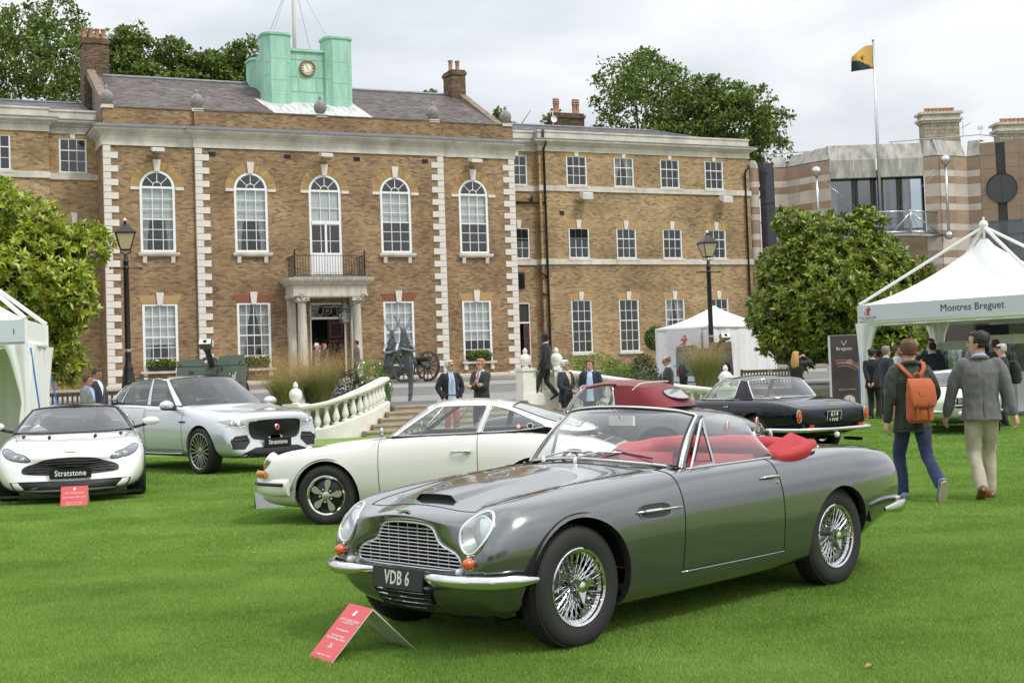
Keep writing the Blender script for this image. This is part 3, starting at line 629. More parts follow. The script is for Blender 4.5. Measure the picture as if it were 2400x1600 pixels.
# three-storey wings either side
def wing(mir,x_end,label):
 pass
 X=(lambda s:19.83-s)if mir else(lambda s:s)
 w=thing('brick_wing',label,'building',HL,HA)
 D1,D2=1.9,1.5
 def rng_(a,b):a,b=X(a),X(b);return min(a,b),max(a,b)
 wins=[]
 lk=[(20.28,21.47,9.85,11.4),(20.28,21.47,6.05,7.63)]
 cs=[24.14,26.96,29.79,32.6]
 rows=[(9.85,11.4),(6.05,7.63),(1.13,3.87)]
 a,b=rng_(19.83,21.95);mb=MB();op=[(*rng_(p,q),z0,z1,False)for p,q,z0,z1 in lk]
 if not mir:op+=[(20.55,21.35,.1,3.79,False)]
 wall_face(mb,a,b,-.5,12.2,D1,op);mb.build('wall',BRICK2,w)
 a,b=rng_(21.95,x_end);mb=MB();op2=[(*rng_(c-.6,c+.6),z0,z1,False)for c in cs if c<x_end-1 for z0,z1 in rows]
 wall_face(mb,a,b,-.5,12.2,D2,op2)
 for s in(21.95,x_end):mb.add([(X(s),D2,-.5),(X(s),D2+(.4 if s<22 else 11),-.5),(X(s),D2+(.4 if s<22 else 11),12.5),(X(s),D2,12.5)],[(0,1,2,3)])
 mb.build('wall',BRICK2,w)
 for i,(p,q,z0,z1,_)in enumerate(op[:2]):
  sash(w,p,q,z0,z1,D1+.06,3,3,fw=.07,mid=2,bar=.024,louvre=10 if(i==1)else 0);keystone(w,(p+q)/2,z1-.02,z1+.42,.28,.18,D1,pr=.03)
  mb=MB();mb.box(p-.1,q+.1,D1-.08,D1+.04,z0-.1,z0);mb.build('sill',stone,w)
 for i,(p,q,z0,z1,_)in enumerate(op2):
  tall=z0<2
  sash(w,p,q,z0,z1,D2+.06,3,5 if tall else 3,fw=.07,mid=3 if tall else 2,bar=.024,curtain=(i%5==3),louvre=9 if(not mir and i==1)else 0)
  c=(p+q)/2
  mb=MB();mb.add([(p-.02,D2-.006,z1),(q+.02,D2-.006,z1),(q+.17,D2-.006,z1+.34),(p-.17,D2-.006,z1+.34)],[(0,1,2,3)]);mb.build('flat_arch',rubbed,w)
  keystone(w,c,z1-.03,z1+.42,.3,.19,D2,pr=.03)
  mb=MB();mb.box(p-.1,q+.1,D2-.1,D2+.04,z0-.13,z0);mb.build('sill',stone,w)
 pa=[(X(19.83),D1-.02),(X(21.95),D1-.02),(X(21.95),D2-.02),(X(x_end),D2-.02),(X(x_end),D2+4)]
 if mir:pa=pa[::-1]
 for nm,prof,m in(('band_course',[(0,9.53),(.06,9.53),(.06,9.8),(0,9.82)],stone),('band_course',[(0,5.72),(.06,5.72),(.06,5.99),(0,6.01)],stone),('frieze',[(0,11.6),(.04,11.6),(.04,11.9),(0,11.9)],stone),('cornice',[(0,11.9),(.1,11.92),(.14,11.98),(.3,12.04),(.36,12.08),(.38,12.16),(0,12.2)],stone),('lead_flashing',[(0,12.17),(.4,12.17),(.4,12.2),(0,12.3)],leadm),('parapet',[(-.3,12.2),(0.02,12.2),(.02,12.58),(.07,12.6),(.07,12.68),(-.3,12.68)],stone)):
  mb=MB();moulding(mb,pa,prof);mb.build(nm,m,w)
 a,b=X(19.83),X(x_end-.4);mb=MB();rs=(a,X(x_end-3.2))
 if mir:slates(mb,(b,D2+.5,12.5),(a,D2+.5,12.5),(rs[1],6.6,13.9),(rs[0],6.6,13.9),.4,.3)
 else:
  slates(mb,(a,D2+.5,12.5),(b,D2+.5,12.5),(rs[0],6.6,13.9),(rs[1],6.6,13.9),.4,.3);slates(mb,(b,D2+.5,12.5),(b,11.5,12.5),(rs[1],6.6,13.9),(rs[1]+.1,6.7,13.9),.4,.3)
 r_=mb.build('roof',slate2,w);r_['kind']='stuff'
 mb=MB();mb.tube([(rs[0],6.6,13.93),(rs[1],6.6,13.93),(b,D2+.5,12.5)],.07,6);mb.build('ridge_cap',leadm,w)
 return w
wr=wing(False,34.88,'yellow brick wing with white bands, left of the striped stone building')
wl=wing(True,34.88,'brick wing behind the glossy-leaved tree beside the clock turret house')
d=obj('side_door',None,wr);mb=MB();mb.box(20.55,20.6,1.92,2.05,.1,3.79);mb.box(21.3,21.35,1.92,2.05,.1,3.79);mb.box(20.6,21.3,1.92,2.05,3.72,3.79);mb.box(20.6,21.3,1.92,2.05,2.72,2.8);mb.build('door_frame',white,d)
mb=MB();mb.box(20.98,21.3,1.98,2.03,.1,2.72);lf=mb.build('door_leaf',dblk,d);mb=MB()
for z0,z1 in((1.9,2.6),(1.1,1.75),(.3,.95)):
 for q in(((21.03,z0),(21.25,z0)),((21.25,z0),(21.25,z1)),((21.25,z1),(21.03,z1)),((21.03,z1),(21.03,z0))):mb.bar((q[0][0],1.975,q[0][1]),(q[1][0],1.975,q[1][1]),.02,.01,up=(0,1,0))
mb.build('red_panel_line',redl,lf);mb=MB();mb.box(20.6,21.3,2.6,2.65,0,3.8);mb.build('hall_behind',darkin,d);mb=MB();mb.box(20.6,21.3,2.0,2.01,2.8,3.72);mb.build('transom_screen',mat('dark_mesh',(.03,.03,.03),.6),d)
mb=MB();mb.box(20.35,21.1,1.86,1.95,4.5,5.35)
for k in range(11):mb.bar((20.38,1.84,4.55+k*.072),(21.07,1.84,4.55+k*.072),.06,.015,up=(0,-.6,.8))
mb.build('louvred_vent',blackm,wr)
mb=MB();mb.tube([(22.2,1.38,12.7),(22.2,1.38,12.1),(22.2,1.1,12.05),(22.2,1.1,11.95),(22.2,1.38,11.7),(22.2,1.38,0)],.06,8)
for z in(11.2,9.2,7,4.9,2.6):mb.tube([(22.2,1.38,z-.06),(22.2,1.38,z+.06)],.085,8)
mb.tube([(19.9,1.8,8.95),(21.8,1.8,8.95),(22.2,1.42,8.9)],.06,8);mb.tube([(20.6,1.8,8.95),(20.6,1.75,9.3)],.06,8);mb.tube([(21.6,1.8,8.95),(21.6,1.75,9.35)],.06,8)
mb.tube([(21.7,1.4,5.45),(22.2,1.4,5.0)],.05,8);mb.tube([(21.9,1.4,4.2),(22.2,1.4,4.15)],.05,8);mb.build('drainpipe',blackm,wr,smooth=True)
mb=MB();mb.tube([(34.72,1.38,11.2),(34.72,1.2,11.1),(34.55,1.3,10.9),(34.55,1.4,10.7),(34.55,1.4,0)],.055,8);mb.build('drainpipe',blackm,wr,smooth=True)
for s in(24.4,33.0):
 f=obj('flood_lamp',None,wr);f.location=(s,1.05,9.28);mb=MB();mb.add([(-.28,-.25,-.22),(.28,-.25,-.22),(.28,.2,-.05),(-.28,.2,-.05),(-.28,-.25,.12),(.28,-.25,.12),(.28,.2,.2),(-.28,.2,.2)],[(0,3,2,1),(4,5,6,7),(0,1,5,4),(1,2,6,5),(2,3,7,6),(3,0,4,7)]);mb.box(-.03,.03,.1,.5,0,.08);mb.build('lamp_body',white,f)
 mb=MB()
 for k in range(8):x=-.23+.065*k;mb.box(x-.008,x+.008,-.26,-.22,-.22,.08)
 mb.build('lamp_grille',MATS['lamp_grey'],f)
ch=chimney(wr,25.9,27.7,7.2,8.2,13.2,14.85,0)
for x in(26.1,26.25,27.3,27.5):
 b=MB();b.lathe([(.12,0),(.16,.06),(.12,.12),(.11,.55),(.15,.6),(.11,.66),(.15,.72),(.11,.8),(.14,.86),(.08,.9)],12,(x,7.6+.2*random.random(),14.85));b.build('chimney_pot',MATS['terracotta_pot'],ch,smooth=40)
b=MB();b.tube([(25.6,7,13.6),(25.6,7,14.9)],.025,6);b.lathe([(0,0),(.15,.02),(.2,.07)],16,(25.6,6.93,14.4),axis=(0,-1,0));b.build('satellite_dish',white,wr)
b=MB();b.box(23.05,23.3,1.48,1.52,8.3,8.5);b.build('air_brick',vent_black,wr)
# striped stone building on the right
mod=thing('striped_stone_building','modern building banded in pink and grey stone with steel balcony','building',(15,74,1.2))
MO=np.array([15,74,1.2])
brn=[mat('brown_granite',(0.287,0.201,0.140),.6,var=.14,vscale=1.5,bump=.15,bscale=40,stretch=(1,1,2)),mat('tan_granite',(0.348,0.250,0.177),.6,var=.15,vscale=1.5,bump=.15,bscale=40,stretch=(1,1,2))]
lgt=[mat('pale_granite',(0.488,0.427,0.384),.65,var=.12,vscale=1.5,bump=.15,bscale=40),mat('cream_granite',(0.537,0.470,0.415),.65,var=.12,vscale=1.5,bump=.15,bscale=40)]
gry=mat('weathered_grey_stone',(.35,.33,.305),.8,var=.42,vscale=1.4,stretch=(1.8,1.8,.5),bump=.2)
def colx(px,dep):
 p=at_y(px,500,dep);return np.array([p[0],p[1]])
fold=[(1817,76.),(1848,76.),(1877,75.2),(1905,74.5),(1950,73.6),(2170,73.6),(2206,73.3),(2240,73.8),(2271,74.3),(2302,73.9),(2340,73.5),(2362,73.3),(2394,73.),(2440,72.5),(2500,72.5)]
FX=[colx(*f)for f in fold]
pat=[.72,.37,.37,.72,.37,.37];zr=[12.25];k=0
while zr[-1]>1.2:zr.append(zr[-1]-pat[k%6]);k+=1
def panel(name,A,B,z0,z1,m,t=.03,gap=.006):
 A,B=np.asarray(A),np.asarray(B);e=(B-A)/np.linalg.norm(B-A);n=np.array([e[1],-e[0]]);A2,B2=A+e*gap,B-e*gap
 if z1-z0<2*gap:return
 V=[(*(p+n*o),z)for o in(0,t)for p,z in((A2,z0+gap),(B2,z0+gap),(B2,z1-gap),(A2,z1-gap))]
 mb=MB();mb.add(np.array(V)-MO,[(4,5,6,7),(0,1,5,4),(1,2,6,5),(2,3,7,6),(3,0,4,7)]);return mb.build(name,m,mod)
core=MB()
for i in range(len(FX)-1):
 a,b=FX[i],FX[i+1]
 if i!=4:core.add(np.array([(*a,0),(*b,0),(*b,12.3),(*a,12.3)])-MO,[(0,1,2,3)])
core.build('wall_core',mat('joint_shadow',(.05,.045,.04),.9),mod)
for i in range(len(FX)-1):
 a,b=FX[i],FX[i+1]
 brownface=9<=i<=12
 if i==10:continue
 if i==4:continue
 if brownface:
  zz=np.arange(12.95,7.2,-.72)
  for j in range(len(zz)-1):panel('stone_panel',a,b,zz[j+1],zz[j],brn[0])
  continue
 for j in range(len(zr)-1):
  if zr[j+1]<3.6:break
  m=(brn,lgt)[j%2][(i+j*3)%2]
  panel('stone_panel',a,b,zr[j+1],zr[j],m)
tops=[12.95,12.95,13.0,13.05,13.1,13.2,13.2,13.2,13.2,13.15]
for i in range(9):
 a,b=FX[i],FX[i+1];w=np.linalg.norm(b-a);n=max(1,round(w/1.25))
 for k in range(n):
  A_,B_=a+(b-a)*k/n,a+(b-a)*(k+1)/n;e=(B_-A_)/np.linalg.norm(B_-A_);nn=np.array([e[1],-e[0]]);z1=tops[i]
  zb=12.25;V=[(*(A_+e*.006),zb),(*(B_-e*.006),zb),(*(B_-e*.006-nn*.4),z1),(*(A_+e*.006-nn*.4),z1)];V2=[(*(A_+e*.006-nn*1.2),z1),(*(B_-e*.006-nn*1.2),z1)]
  mb=MB();mb.add(np.array(V+V2)-MO,[(0,1,2,3),(3,2,5,4)]);mb.build('parapet_stone',gry,mod)
a,b=FX[4],FX[5];e=(b-a)/np.linalg.norm(b-a);nn=np.array([e[1],-e[0]]);WB=np.linalg.norm(b-a)
def bay(u,o,z):p=a+e*u+nn*o;return np.array([p[0],p[1],z])-MO
for k in range(4):
 u0,u1=WB*k/4+(.0 if k!=2 else .06),WB*(k+1)/4-(.0 if k!=1 else .06);mb=MB();mb.add([bay(u0+.008,.02,11.25),bay(u1-.008,.02,11.25),bay(u1-.008,.02,12.24),bay(u0+.008,.02,12.24),bay(u0+.008,-.5,11.25),bay(u1-.008,-.5,11.25)],[(0,1,2,3),(4,5,1,0)]);mb.build('lintel_stone',gry,mod)
dkf=mat('dark_window_metal',(.018,.022,.02),.4)
wb_=obj('balcony_window',None,mod);mb=MB()
for u in(0,WB*.25,WB*.29,WB*.45,WB*.485,WB*.53,WB*.56,WB*.73,WB*.765,WB):mb.bar(bay(u,-.35,8.2),bay(u,-.35,11.3),.12,.12)
for z in(11.2,8.4):mb.bar(bay(0,-.35,z),bay(WB,-.35,z),.12,.12)
mb.build('frame',dkf,wb_)
dark_pane=glass('tinted_glass',(.45,.52,.55),.22)
us=[0,.27,.47,.55,.75,1]
for k in range(5):
 mb=MB();mb.add([bay(WB*us[k]+.05,-.36,8.4),bay(WB*us[k+1]-.05,-.36,8.4),bay(WB*us[k+1]-.05,-.36,11.2),bay(WB*us[k]+.05,-.36,11.2)],[(0,1,2,3)]);mb.build('pane',dark_pane,wb_)
mb=MB();mb.add([bay(0,-2.6,7.5),bay(WB,-2.6,7.5),bay(WB,-2.6,12),bay(0,-2.6,12)],[(0,1,2,3)]);mb.build('room_behind',mat('dim_office',(.10,.11,.115),.9),wb_)
mb=MB()
for u0,u1 in((.02,.09),(.58,.62),(.66,.72),(.78,.86)):mb.add([bay(WB*u0,-.6,8.4),bay(WB*u1,-.6,8.4),bay(WB*u1,-.6,11.2),bay(WB*u0,-.6,11.2)],[(0,1,2,3)])
mb.build('curtain',mat('white_drape',(.55,.56,.55),.9),wb_)
mb=MB();mb.add([bay(0,0,0),bay(WB,0,0),bay(WB,0,8.2),bay(0,0,8.2),bay(0,-.5,8.2),bay(WB,-.5,8.2)],[(0,1,2,3),(3,2,5,4)]);mb.build('wall_below_window',brn[0],mod)
steel=mat('brushed_steel',(.55,.55,.56),.25,metal=1.,var=.05)
bal=obj('steel_balcony',None,mod);pj=1.5
pl=[(-.3,.1),(WB*.28,pj),(WB*.75,pj),(WB+.55,.25)]
mb=MB();q=[bay(u,o,7.9)for u,o in pl];mb.add(q+[p+[0,0,.16]for p in q],[(0,1,2,3),(7,6,5,4)]+[(i,4+i,4+(i+1)%4,(i+1)%4)for i in range(4)]);mb.build('floor',mat('balcony_grey',(.33,.33,.33),.5),bal)
mb=MB()
for i in range(3):
 (u0,o0),(u1,o1)=pl[i],pl[i+1]
 mb.tube([bay(u0,o0,9.2),bay(u1,o1,9.2)],.04,8);mb.tube([bay(u0,o0,8.1),bay(u1,o1,8.1)],.05,8)
for u,o in pl[1:3]:mb.tube([bay(u,o,8.),bay(u,o,9.3)],.03,8);mb.tube([bay(u,o,9.15),bay(u-.95,o,8.1)],.035,8);mb.tube([bay(u,o,9.15),bay(u+1.4,o-.3,8.1)],.035,8)
mb.tube([bay(WB*.6,.8,7.95),bay(WB+1.0,.45,7.95)],.07,8);mb.build('rail',steel,bal,smooth=True)
mb=MB()
for i in range(3):
 (u0,o0),(u1,o1)=pl[i],pl[i+1];mb.add([bay(u0,o0,8.12),bay(u1,o1,8.12),bay(u1,o1,9.15),bay(u0,o0,9.15)],[(0,1,2,3)])
mb.build('glass_panel',glass('balcony_glass',(.8,.86,.85),.12),bal)
for u,o,z1 in((-.95,.9,11.35),(WB+.95,.75,11.75)):
 mb=MB();mb.tube([bay(u,o,7.9),bay(u,o,z1)],.07,10);mb.ball(bay(u,o,z1+.2),.27,8);mb.ball(bay(u,o,7.9),.24,8);mb.tube([bay(u,o,z1),bay(WB*.5+(.3 if u>0 else-.3),.1,8.8)],.008,5);mb.build('ball_post',steel,bal,smooth=True)
i9=9;a2=FX[10];b2=FX[11];cm=(a2+b2)/2;e2=(FX[12]-FX[9])/np.linalg.norm(FX[12]-FX[9]);n2=np.array([e2[1],-e2[0]])
def tw(u,o,z):p=cm+e2*u+n2*o;return np.array([p[0],p[1],z])-MO
mb=MB();mb.add([tw(-.26,-.05,1.2),tw(.26,-.05,1.2),tw(.26,-.05,12.9),tw(-.26,-.05,12.9)],[(0,1,2,3)]);mb.build('slot',mat('slot_dark',(.02,.024,.028),.3),mod)
rwd=obj('round_window',None,mod);zc=10.4
mb=MB();mb.lathe([(.74,0),(.74,.06),(.8,.07),(.8,-.02)],40,tw(0,.04,zc),axis=(n2[0],n2[1],0));mb.build('rim',dkf,rwd,smooth=40)
mb=MB();mb.lathe([(0,.02),(.76,.02)],40,tw(0,.04,zc),axis=(n2[0],n2[1],0));mb.build('pane',mat('round_dark_glass',(.01,.012,.014),.03,spec=1.),rwd)
mb=MB();mb.bar(tw(0,.08,zc-.74),tw(0,.08,zc+.74),.02,.02);mb.build('bar',dkf,rwd)
lw=obj('tower_window',None,mod);mb=MB();mb.add([tw(-.98,.06,1.2),tw(1.0,.06,1.2),tw(1.0,.06,8.62),tw(-.98,.06,8.62)],[(0,1,2,3)]);mb.build('pane',mat('grey_tower_glass',(.10,.115,.12),.12,spec=.8,var=.1),lw)
mb=MB();mb.bar(tw(0,.09,1.2),tw(0,.09,8.6),.34,.04,up=(n2[0],n2[1],0))
for z in(8.62,7.9,7.2,6.5):mb.bar(tw(-1,.08,z),tw(1,.08,z),.03,.03)
mb.build('mullion',mat('slate_blue_metal',(.07,.085,.10),.4),lw)
A0=colx(1783,76.5);B0=colx(1818,76.1)
mb=MB();mb.add(np.array([(*A0,0),(*B0,0),(*B0,12.6),(*A0,12.6)])-MO,[(0,1,2,3)]);mb.build('glazed_slot',mat('slot_glass',(.05,.055,.06),.08,spec=.8),mod)
mb=MB()
for z in(10.3,7.35):mb.add(np.array([(*(A0+[0,-.03]),z),(*(B0+[0,-.03]),z),(*(B0+[0,-.03]),z+.06),(*(A0+[0,-.03]),z+.06)])-MO,[(0,1,2,3)])
mb.build('transom',dkf,mod)
cb_=colx(1769,75.9)
for j in range(len(zr)-1):
 if zr[j+1]<3:break
 mb=MB();mb.lathe([(.34,zr[j+1]+.006),(.36,zr[j+1]+.012),(.36,zr[j]-.012),(.34,zr[j]-.006)],16,np.array([cb_[0]-.05,cb_[1]+.1,0])-MO*[1,1,1]);mb.build('buttress_stone',(brn,lgt)[j%2][0],mod,smooth=30)
mb=MB();mb.lathe([(.36,12.25),(.33,12.5),(.2,12.7),(0,12.76)],16,np.array([cb_[0]-.05,cb_[1]+.1,0])-MO);mb.build('buttress_cap',gry,mod,smooth=True)
def PD(px,py,dep):return at_y(px,py,dep)-MO
mb=MB();rl=[PD(1785,364,76),PD(2082,341,75),PD(2084,333,75),PD(2295,316,74.5),PD(2340,320,74)]
mb.tube(rl,.03,6)
for q in(PD(1797,363,76),PD(2090,332,75),PD(2170,326,75),PD(2250,320,75)):mb.tube([q,q-[0,0,.5]],.025,6)
mb.build('roof_rail',mat('galvanised',(.33,.36,.38),.4,metal=.6),mod)
chs=isl_mat('rubble_stone',[(.33,.28,.21),(.40,.34,.26),(.27,.225,.17)],.9,bump=.5,bscale=20)
for x0,x1,yt,yb,dp in((2168,2252,262,340,86),(2345,2440,286,345,84)):
 c=obj('stone_chimney',None,mod);P0,P1=PD(x0,yb+30,dp),PD(x1,yb+30,dp);zt=PD((x0+x1)/2,yt,dp)[2];mb=MB();w=P1[0]-P0[0];rws=14;zb=P0[2]-1
 mb.box(P0[0],P1[0],P0[1],P0[1]+1,zb,zt-.7)
 for r in range(rws):
  z0=zb+(zt-.7-zb)*r/rws;z1=zb+(zt-.7-zb)*(r+1)/rws;xs=[P0[0]]
  while xs[-1]<P1[0]-.3:xs.append(xs[-1]+random.uniform(.18,.4))
  xs.append(P1[0])
  for i in range(len(xs)-1):mb.box(xs[i]+.01,xs[i+1]-.01,P0[1]-.03-random.random()*.02,P0[1],z0+.01,z1-.01)
 mb.build('shaft',chs,c)
 mb=MB()
 for o,z0,z1 in((.1,-.7,-.55),(.2,-.55,-.4),(.06,-.4,-.15),(.22,-.15,0)):mb.box(P0[0]-o,P1[0]+o,P0[1]-o,P0[1]+1+o,zt+z0,zt+z1)
 mb.build('cap',sw,c)
 for k in range(8):
  mb=MB();mb.lathe([(.12,0),(.12,.2),(.15,.26),(.1,.3)],10,(P0[0]+.3+(w-.5)*k/7.5,P0[1]+.3,zt));mb.build('chimney_pot',mat('orange_pot',(.42,.24,.13),.85,var=.2),c,smooth=40)
cc=obj('security_camera',None,mod);p=PD(2300,322,74);mb=MB();mb.tube([p,p+[0,0,.4]],.03,6);mb.cbox(p+[-.05,-.15,.5],.16,.4,.15,mat3=Matrix.Rotation(.5,3,'Z'));mb.build('camera_body',white,cc)
an=MB();p=PD(2258,322,76);an.tube([p,p+[0,0,.9]],.015,5);an.tube([p+[-.1,0,.5],p+[.45,0,.8]],.012,5)
for k in range(5):an.tube([p+[-.05+.1*k,-.2,.55+.055*k],p+[-.05+.1*k,.2,.55+.055*k]],.008,5)
an.build('aerial',MATS['galvanised'],mod)
fl=thing('flagpole','tall steel flagpole flying a black and gold flag above the balcony','flagpole',(0,0,0));pb=bay(WB*.49,.25,7.9)+MO;ptop=at_y(2046,96,pb[1]);pb[0]=ptop[0];fl.location=pb;hh=ptop[2]-pb[2]
mb=MB();mb.tube([(0,0,0),(0,0,hh*.5),(0,0,hh)],[.09,.085,.055],10);mb.lathe([(.06,0),(.08,.05),(.05,.12),(0,.16)],10,(0,0,hh));mb.build('pole',steel,fl,smooth=True)
def flag_pt(u,v):
 x=-.06-1.18*u;z=-.25-1.32*v*(1-.12*u)-.55*u*u*(.9-.4*v)+.05*math.sin(5*u+2*v)-.35*u*(1-v)*.3;y=.16*math.sin(6*u+1.5*v)*u-.1*u;return(x,y,hh+z)
A=np.array([[flag_pt(u,v)for v in np.linspace(0,1,17)]for u in np.linspace(0,1,19)])
mb=MB();F=[]
nu,nv=A.shape[:2];Vv=A.reshape(-1,3)
for i in range(nu-1):
 for j in range(nv-1):
  u,v=(i+.5)/(nu-1),(j+.5)/(nv-1);mb.add([A[i,j],A[i+1,j],A[i+1,j+1],A[i,j+1]],[(0,1,2,3)],0 if v<1.0-1.0*u*.72-.02 else 1)
f_=mb.build('flag',[mat('flag_gold',(.62,.36,.09),.8),mat('flag_dark_green',(.012,.03,.032),.8)],fl);f_.data.polygons.foreach_set('use_smooth',[True]*len(f_.data.polygons))
mb=MB();c=np.array(flag_pt(.5,.45))+[0,-.03,0]
for k,(dx,dz)in enumerate(((-.16,.1),(-.12,-.06),(.1,.16),(.17,.06),(.03,.19),(-.05,-.12),(.08,-.08))):mb.bar(c,c+[dx,-.01,dz],.035,.01)
mb.build('flag_emblem',mat('flag_black',(.008,.008,.01),.8),fl)
# foliage
def leaf_mat(name,cols,rough=.45,trans=.25,spec=.4):
 m=bpy.data.materials.new(name);m.use_nodes=True;t=m.node_tree;b=t.nodes['Principled BSDF'];L=t.links.new
 g=N(t,'ShaderNodeNewGeometry');r=N(t,'ShaderNodeValToRGB');els=r.color_ramp.elements
 while len(els)<len(cols):els.new(.5)
 for e,(p,c)in zip(els,cols):e.position=p;e.color=(*c,1)
 L(g.outputs['Random Per Island'],r.inputs[0]);L(r.outputs[0],b.inputs['Base Color']);b.inputs['Roughness'].default_value=rough;b.inputs['Specular IOR Level'].default_value=spec
 tr=N(t,'ShaderNodeBsdfTranslucent');L(r.outputs[0],tr.inputs[0]);mx=N(t,'ShaderNodeMixShader');mx.inputs[0].default_value=trans
 o=t.nodes['Material Output'];L(b.outputs[0],mx.inputs[1]);L(tr.outputs[0],mx.inputs[2]);L(mx.outputs[0],o.inputs[0]);return m
def leaves_mesh(name,C,D,U,length,width,m,fold=.25,tip=.5):
 pass
 n=len(C);D=D/np.linalg.norm(D,axis=1,keepdims=True);S=np.cross(D,U);S/=np.maximum(np.linalg.norm(S,axis=1,keepdims=True),1e-6);Nn=np.cross(S,D)
 l=np.broadcast_to(length,(n,))[:,None];w=np.broadcast_to(width,(n,))[:,None]
 base=C;mid=C+D*l*tip+Nn*l*.03;tipv=C+D*l-Nn*l*.06
 a=mid+S*w/2+Nn*w*fold;b=mid-S*w/2+Nn*w*fold
 V=np.stack([base,a,tipv,b,mid],1).reshape(-1,3);k=np.arange(n)[:,None]*5
 F=np.concatenate([k+[0,1,4],k+[1,2,4],k+[0,4,3],k+[4,2,3]]).astype(np.int32)
 return tri_mesh(name,V,F,m)
def tri_mesh(name,V,F,m,smooth=False):
 me=bpy.data.meshes.new(name);me.vertices.add(len(V));me.vertices.foreach_set('co',V.astype(np.float32).ravel());k=F.shape[1]
 me.loops.add(F.size);me.loops.foreach_set('vertex_index',F.ravel().astype(np.int32));me.polygons.add(len(F));me.polygons.foreach_set('loop_start',np.arange(0,F.size,k,dtype=np.int32));me.polygons.foreach_set('loop_total',np.full(len(F),k,np.int32))
 me.update(calc_edges=True);me.materials.append(m)
 if smooth:me.polygons.foreach_set('use_smooth',[True]*len(F))
 return me
def rdir(n):v=rng.normal(size=(n,3));return v/np.linalg.norm(v,axis=1,keepdims=True)
def lobes(spec,n,shell=.35):
 pass
 w=np.array([s[3]*s[4]+s[4]*s[5]+s[3]*s[5]for s in spec]);w=w/w.sum();idx=rng.choice(len(spec),n,p=w);d=rdir(n);A=np.array(spec,float)
 r=1-shell*rng.random(n)**1.6;c=A[idx,:3];e=A[idx,3:6];P=c+d*e*r[:,None];Nn=d/e;Nn/=np.linalg.norm(Nn,axis=1,keepdims=True)
 keep=np.ones(n,bool)
 for j in range(len(spec)):
  q=(P-A[j,:3])/A[j,3:6];keep&=~((np.linalg.norm(q,axis=1)<1-shell*1.25)&(idx!=j))
 return P[keep],Nn[keep]
barkm=mat('tree_bark',(.10,.075,.055),.95,var=.35,vscale=8,bump=.6,bscale=20)
def limbs(root,base,tips,r0):
 mb=MB();fork=np.array([0,0,base])
 mb.tube(crom([(0,0,-.3),(.03,.02,base*.5),(0,0,base)],5),np.linspace(r0*1.25,r0*.85,11),9);o=mb.build('trunk',barkm,root,smooth=True)
 mb=MB()
 for t in tips:
  t=np.asarray(t,float);md=fork+(t-fork)*.5+np.array([0,0,.12*np.linalg.norm(t-fork)])*.6+rng.normal(size=3)*.1*np.linalg.norm(t-fork)*.5
  path=crom([fork-[0,0,.1],md,t],6);mb.tube(path,np.linspace(r0*.6,r0*.1,len(path)),7)
  for q in range(3):
   a=path[4+q*2];b=a+rdir(1)[0]*np.linalg.norm(t-fork)*.3+[0,0,.2];mb.tube([a,(a+b)/2+[0,0,.05],b],[r0*.22,r0*.14,r0*.05],5)
 mb.build('branches',barkm,root,smooth=True)
 # magnolias: rosettes of long glossy leaves, bronze-tipped
MAGI=leaf_mat('inner_magnolia_leaf',[(0,(0.030,0.060,0.009)),(.5,(0.075,0.128,0.015)),(1,(0.135,0.195,0.022))],.35,.15,.4)  # inner leaves darker: older growth, plus shade painted in for the crown's dark gaps
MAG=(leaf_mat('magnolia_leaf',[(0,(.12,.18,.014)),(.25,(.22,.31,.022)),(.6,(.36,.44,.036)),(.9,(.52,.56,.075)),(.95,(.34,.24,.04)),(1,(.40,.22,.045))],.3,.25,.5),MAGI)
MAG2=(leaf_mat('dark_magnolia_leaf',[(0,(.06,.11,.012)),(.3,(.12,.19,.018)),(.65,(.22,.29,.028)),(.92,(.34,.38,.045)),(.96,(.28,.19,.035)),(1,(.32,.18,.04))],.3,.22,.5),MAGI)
def magnolia(label,base,spec,n_clump,m,tips,trunk_h,leaf=.225):
 root=thing('magnolia_tree',label,'tree',base);base=np.asarray(base);spec=[(a_*.93,b_*.93,c_,d_*.88,e_*.88,f_*.9)for a_,b_,c_,d_,e_,f_ in spec];Pb,Nb=lobes(spec,46,.05);spec=spec+[(*(p_+n_*.12),q_,q_,q_*.85)for p_,n_,q_ in zip(Pb,Nb,rng.uniform(.38,.8,len(Pb)))if p_[2]>.8]
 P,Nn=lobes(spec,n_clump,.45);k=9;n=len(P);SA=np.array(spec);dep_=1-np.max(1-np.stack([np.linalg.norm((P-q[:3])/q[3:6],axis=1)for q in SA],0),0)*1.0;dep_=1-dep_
 ax=Nn+np.array([0,0,.55])+rng.normal(size=(n,3))*.35;ax/=np.linalg.norm(ax,axis=1,keepdims=True)
 t1=np.cross(ax,rdir(n));t1/=np.linalg.norm(t1,axis=1,keepdims=True);t2=np.cross(ax,t1);C,D,U=[],[],[]
 for j in range(k):
  a=2*math.pi*j/k+rng.random(n)*.6;rad=np.cos(a)[:,None]*t1+np.sin(a)[:,None]*t2;el=rng.uniform(.15,.95,n)[:,None];d=rad*np.cos(el)+ax*np.sin(el)
  C.append(P+d*.015);D.append(d);U.append(ax+rng.normal(size=(n,3))*.25)
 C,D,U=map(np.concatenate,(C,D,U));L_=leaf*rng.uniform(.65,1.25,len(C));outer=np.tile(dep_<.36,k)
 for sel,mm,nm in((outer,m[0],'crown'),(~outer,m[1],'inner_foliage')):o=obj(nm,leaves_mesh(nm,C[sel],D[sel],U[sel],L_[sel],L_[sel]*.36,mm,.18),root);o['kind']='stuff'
 limbs(root,trunk_h,tips,.16);return root
b=at_y(48,700,37.5);gz=TZ0-TSL*sn(b)[1]
b=np.array([b[0],b[1],gz]);cz=lambda py,dep,px:at_y(px,py,dep)[2]
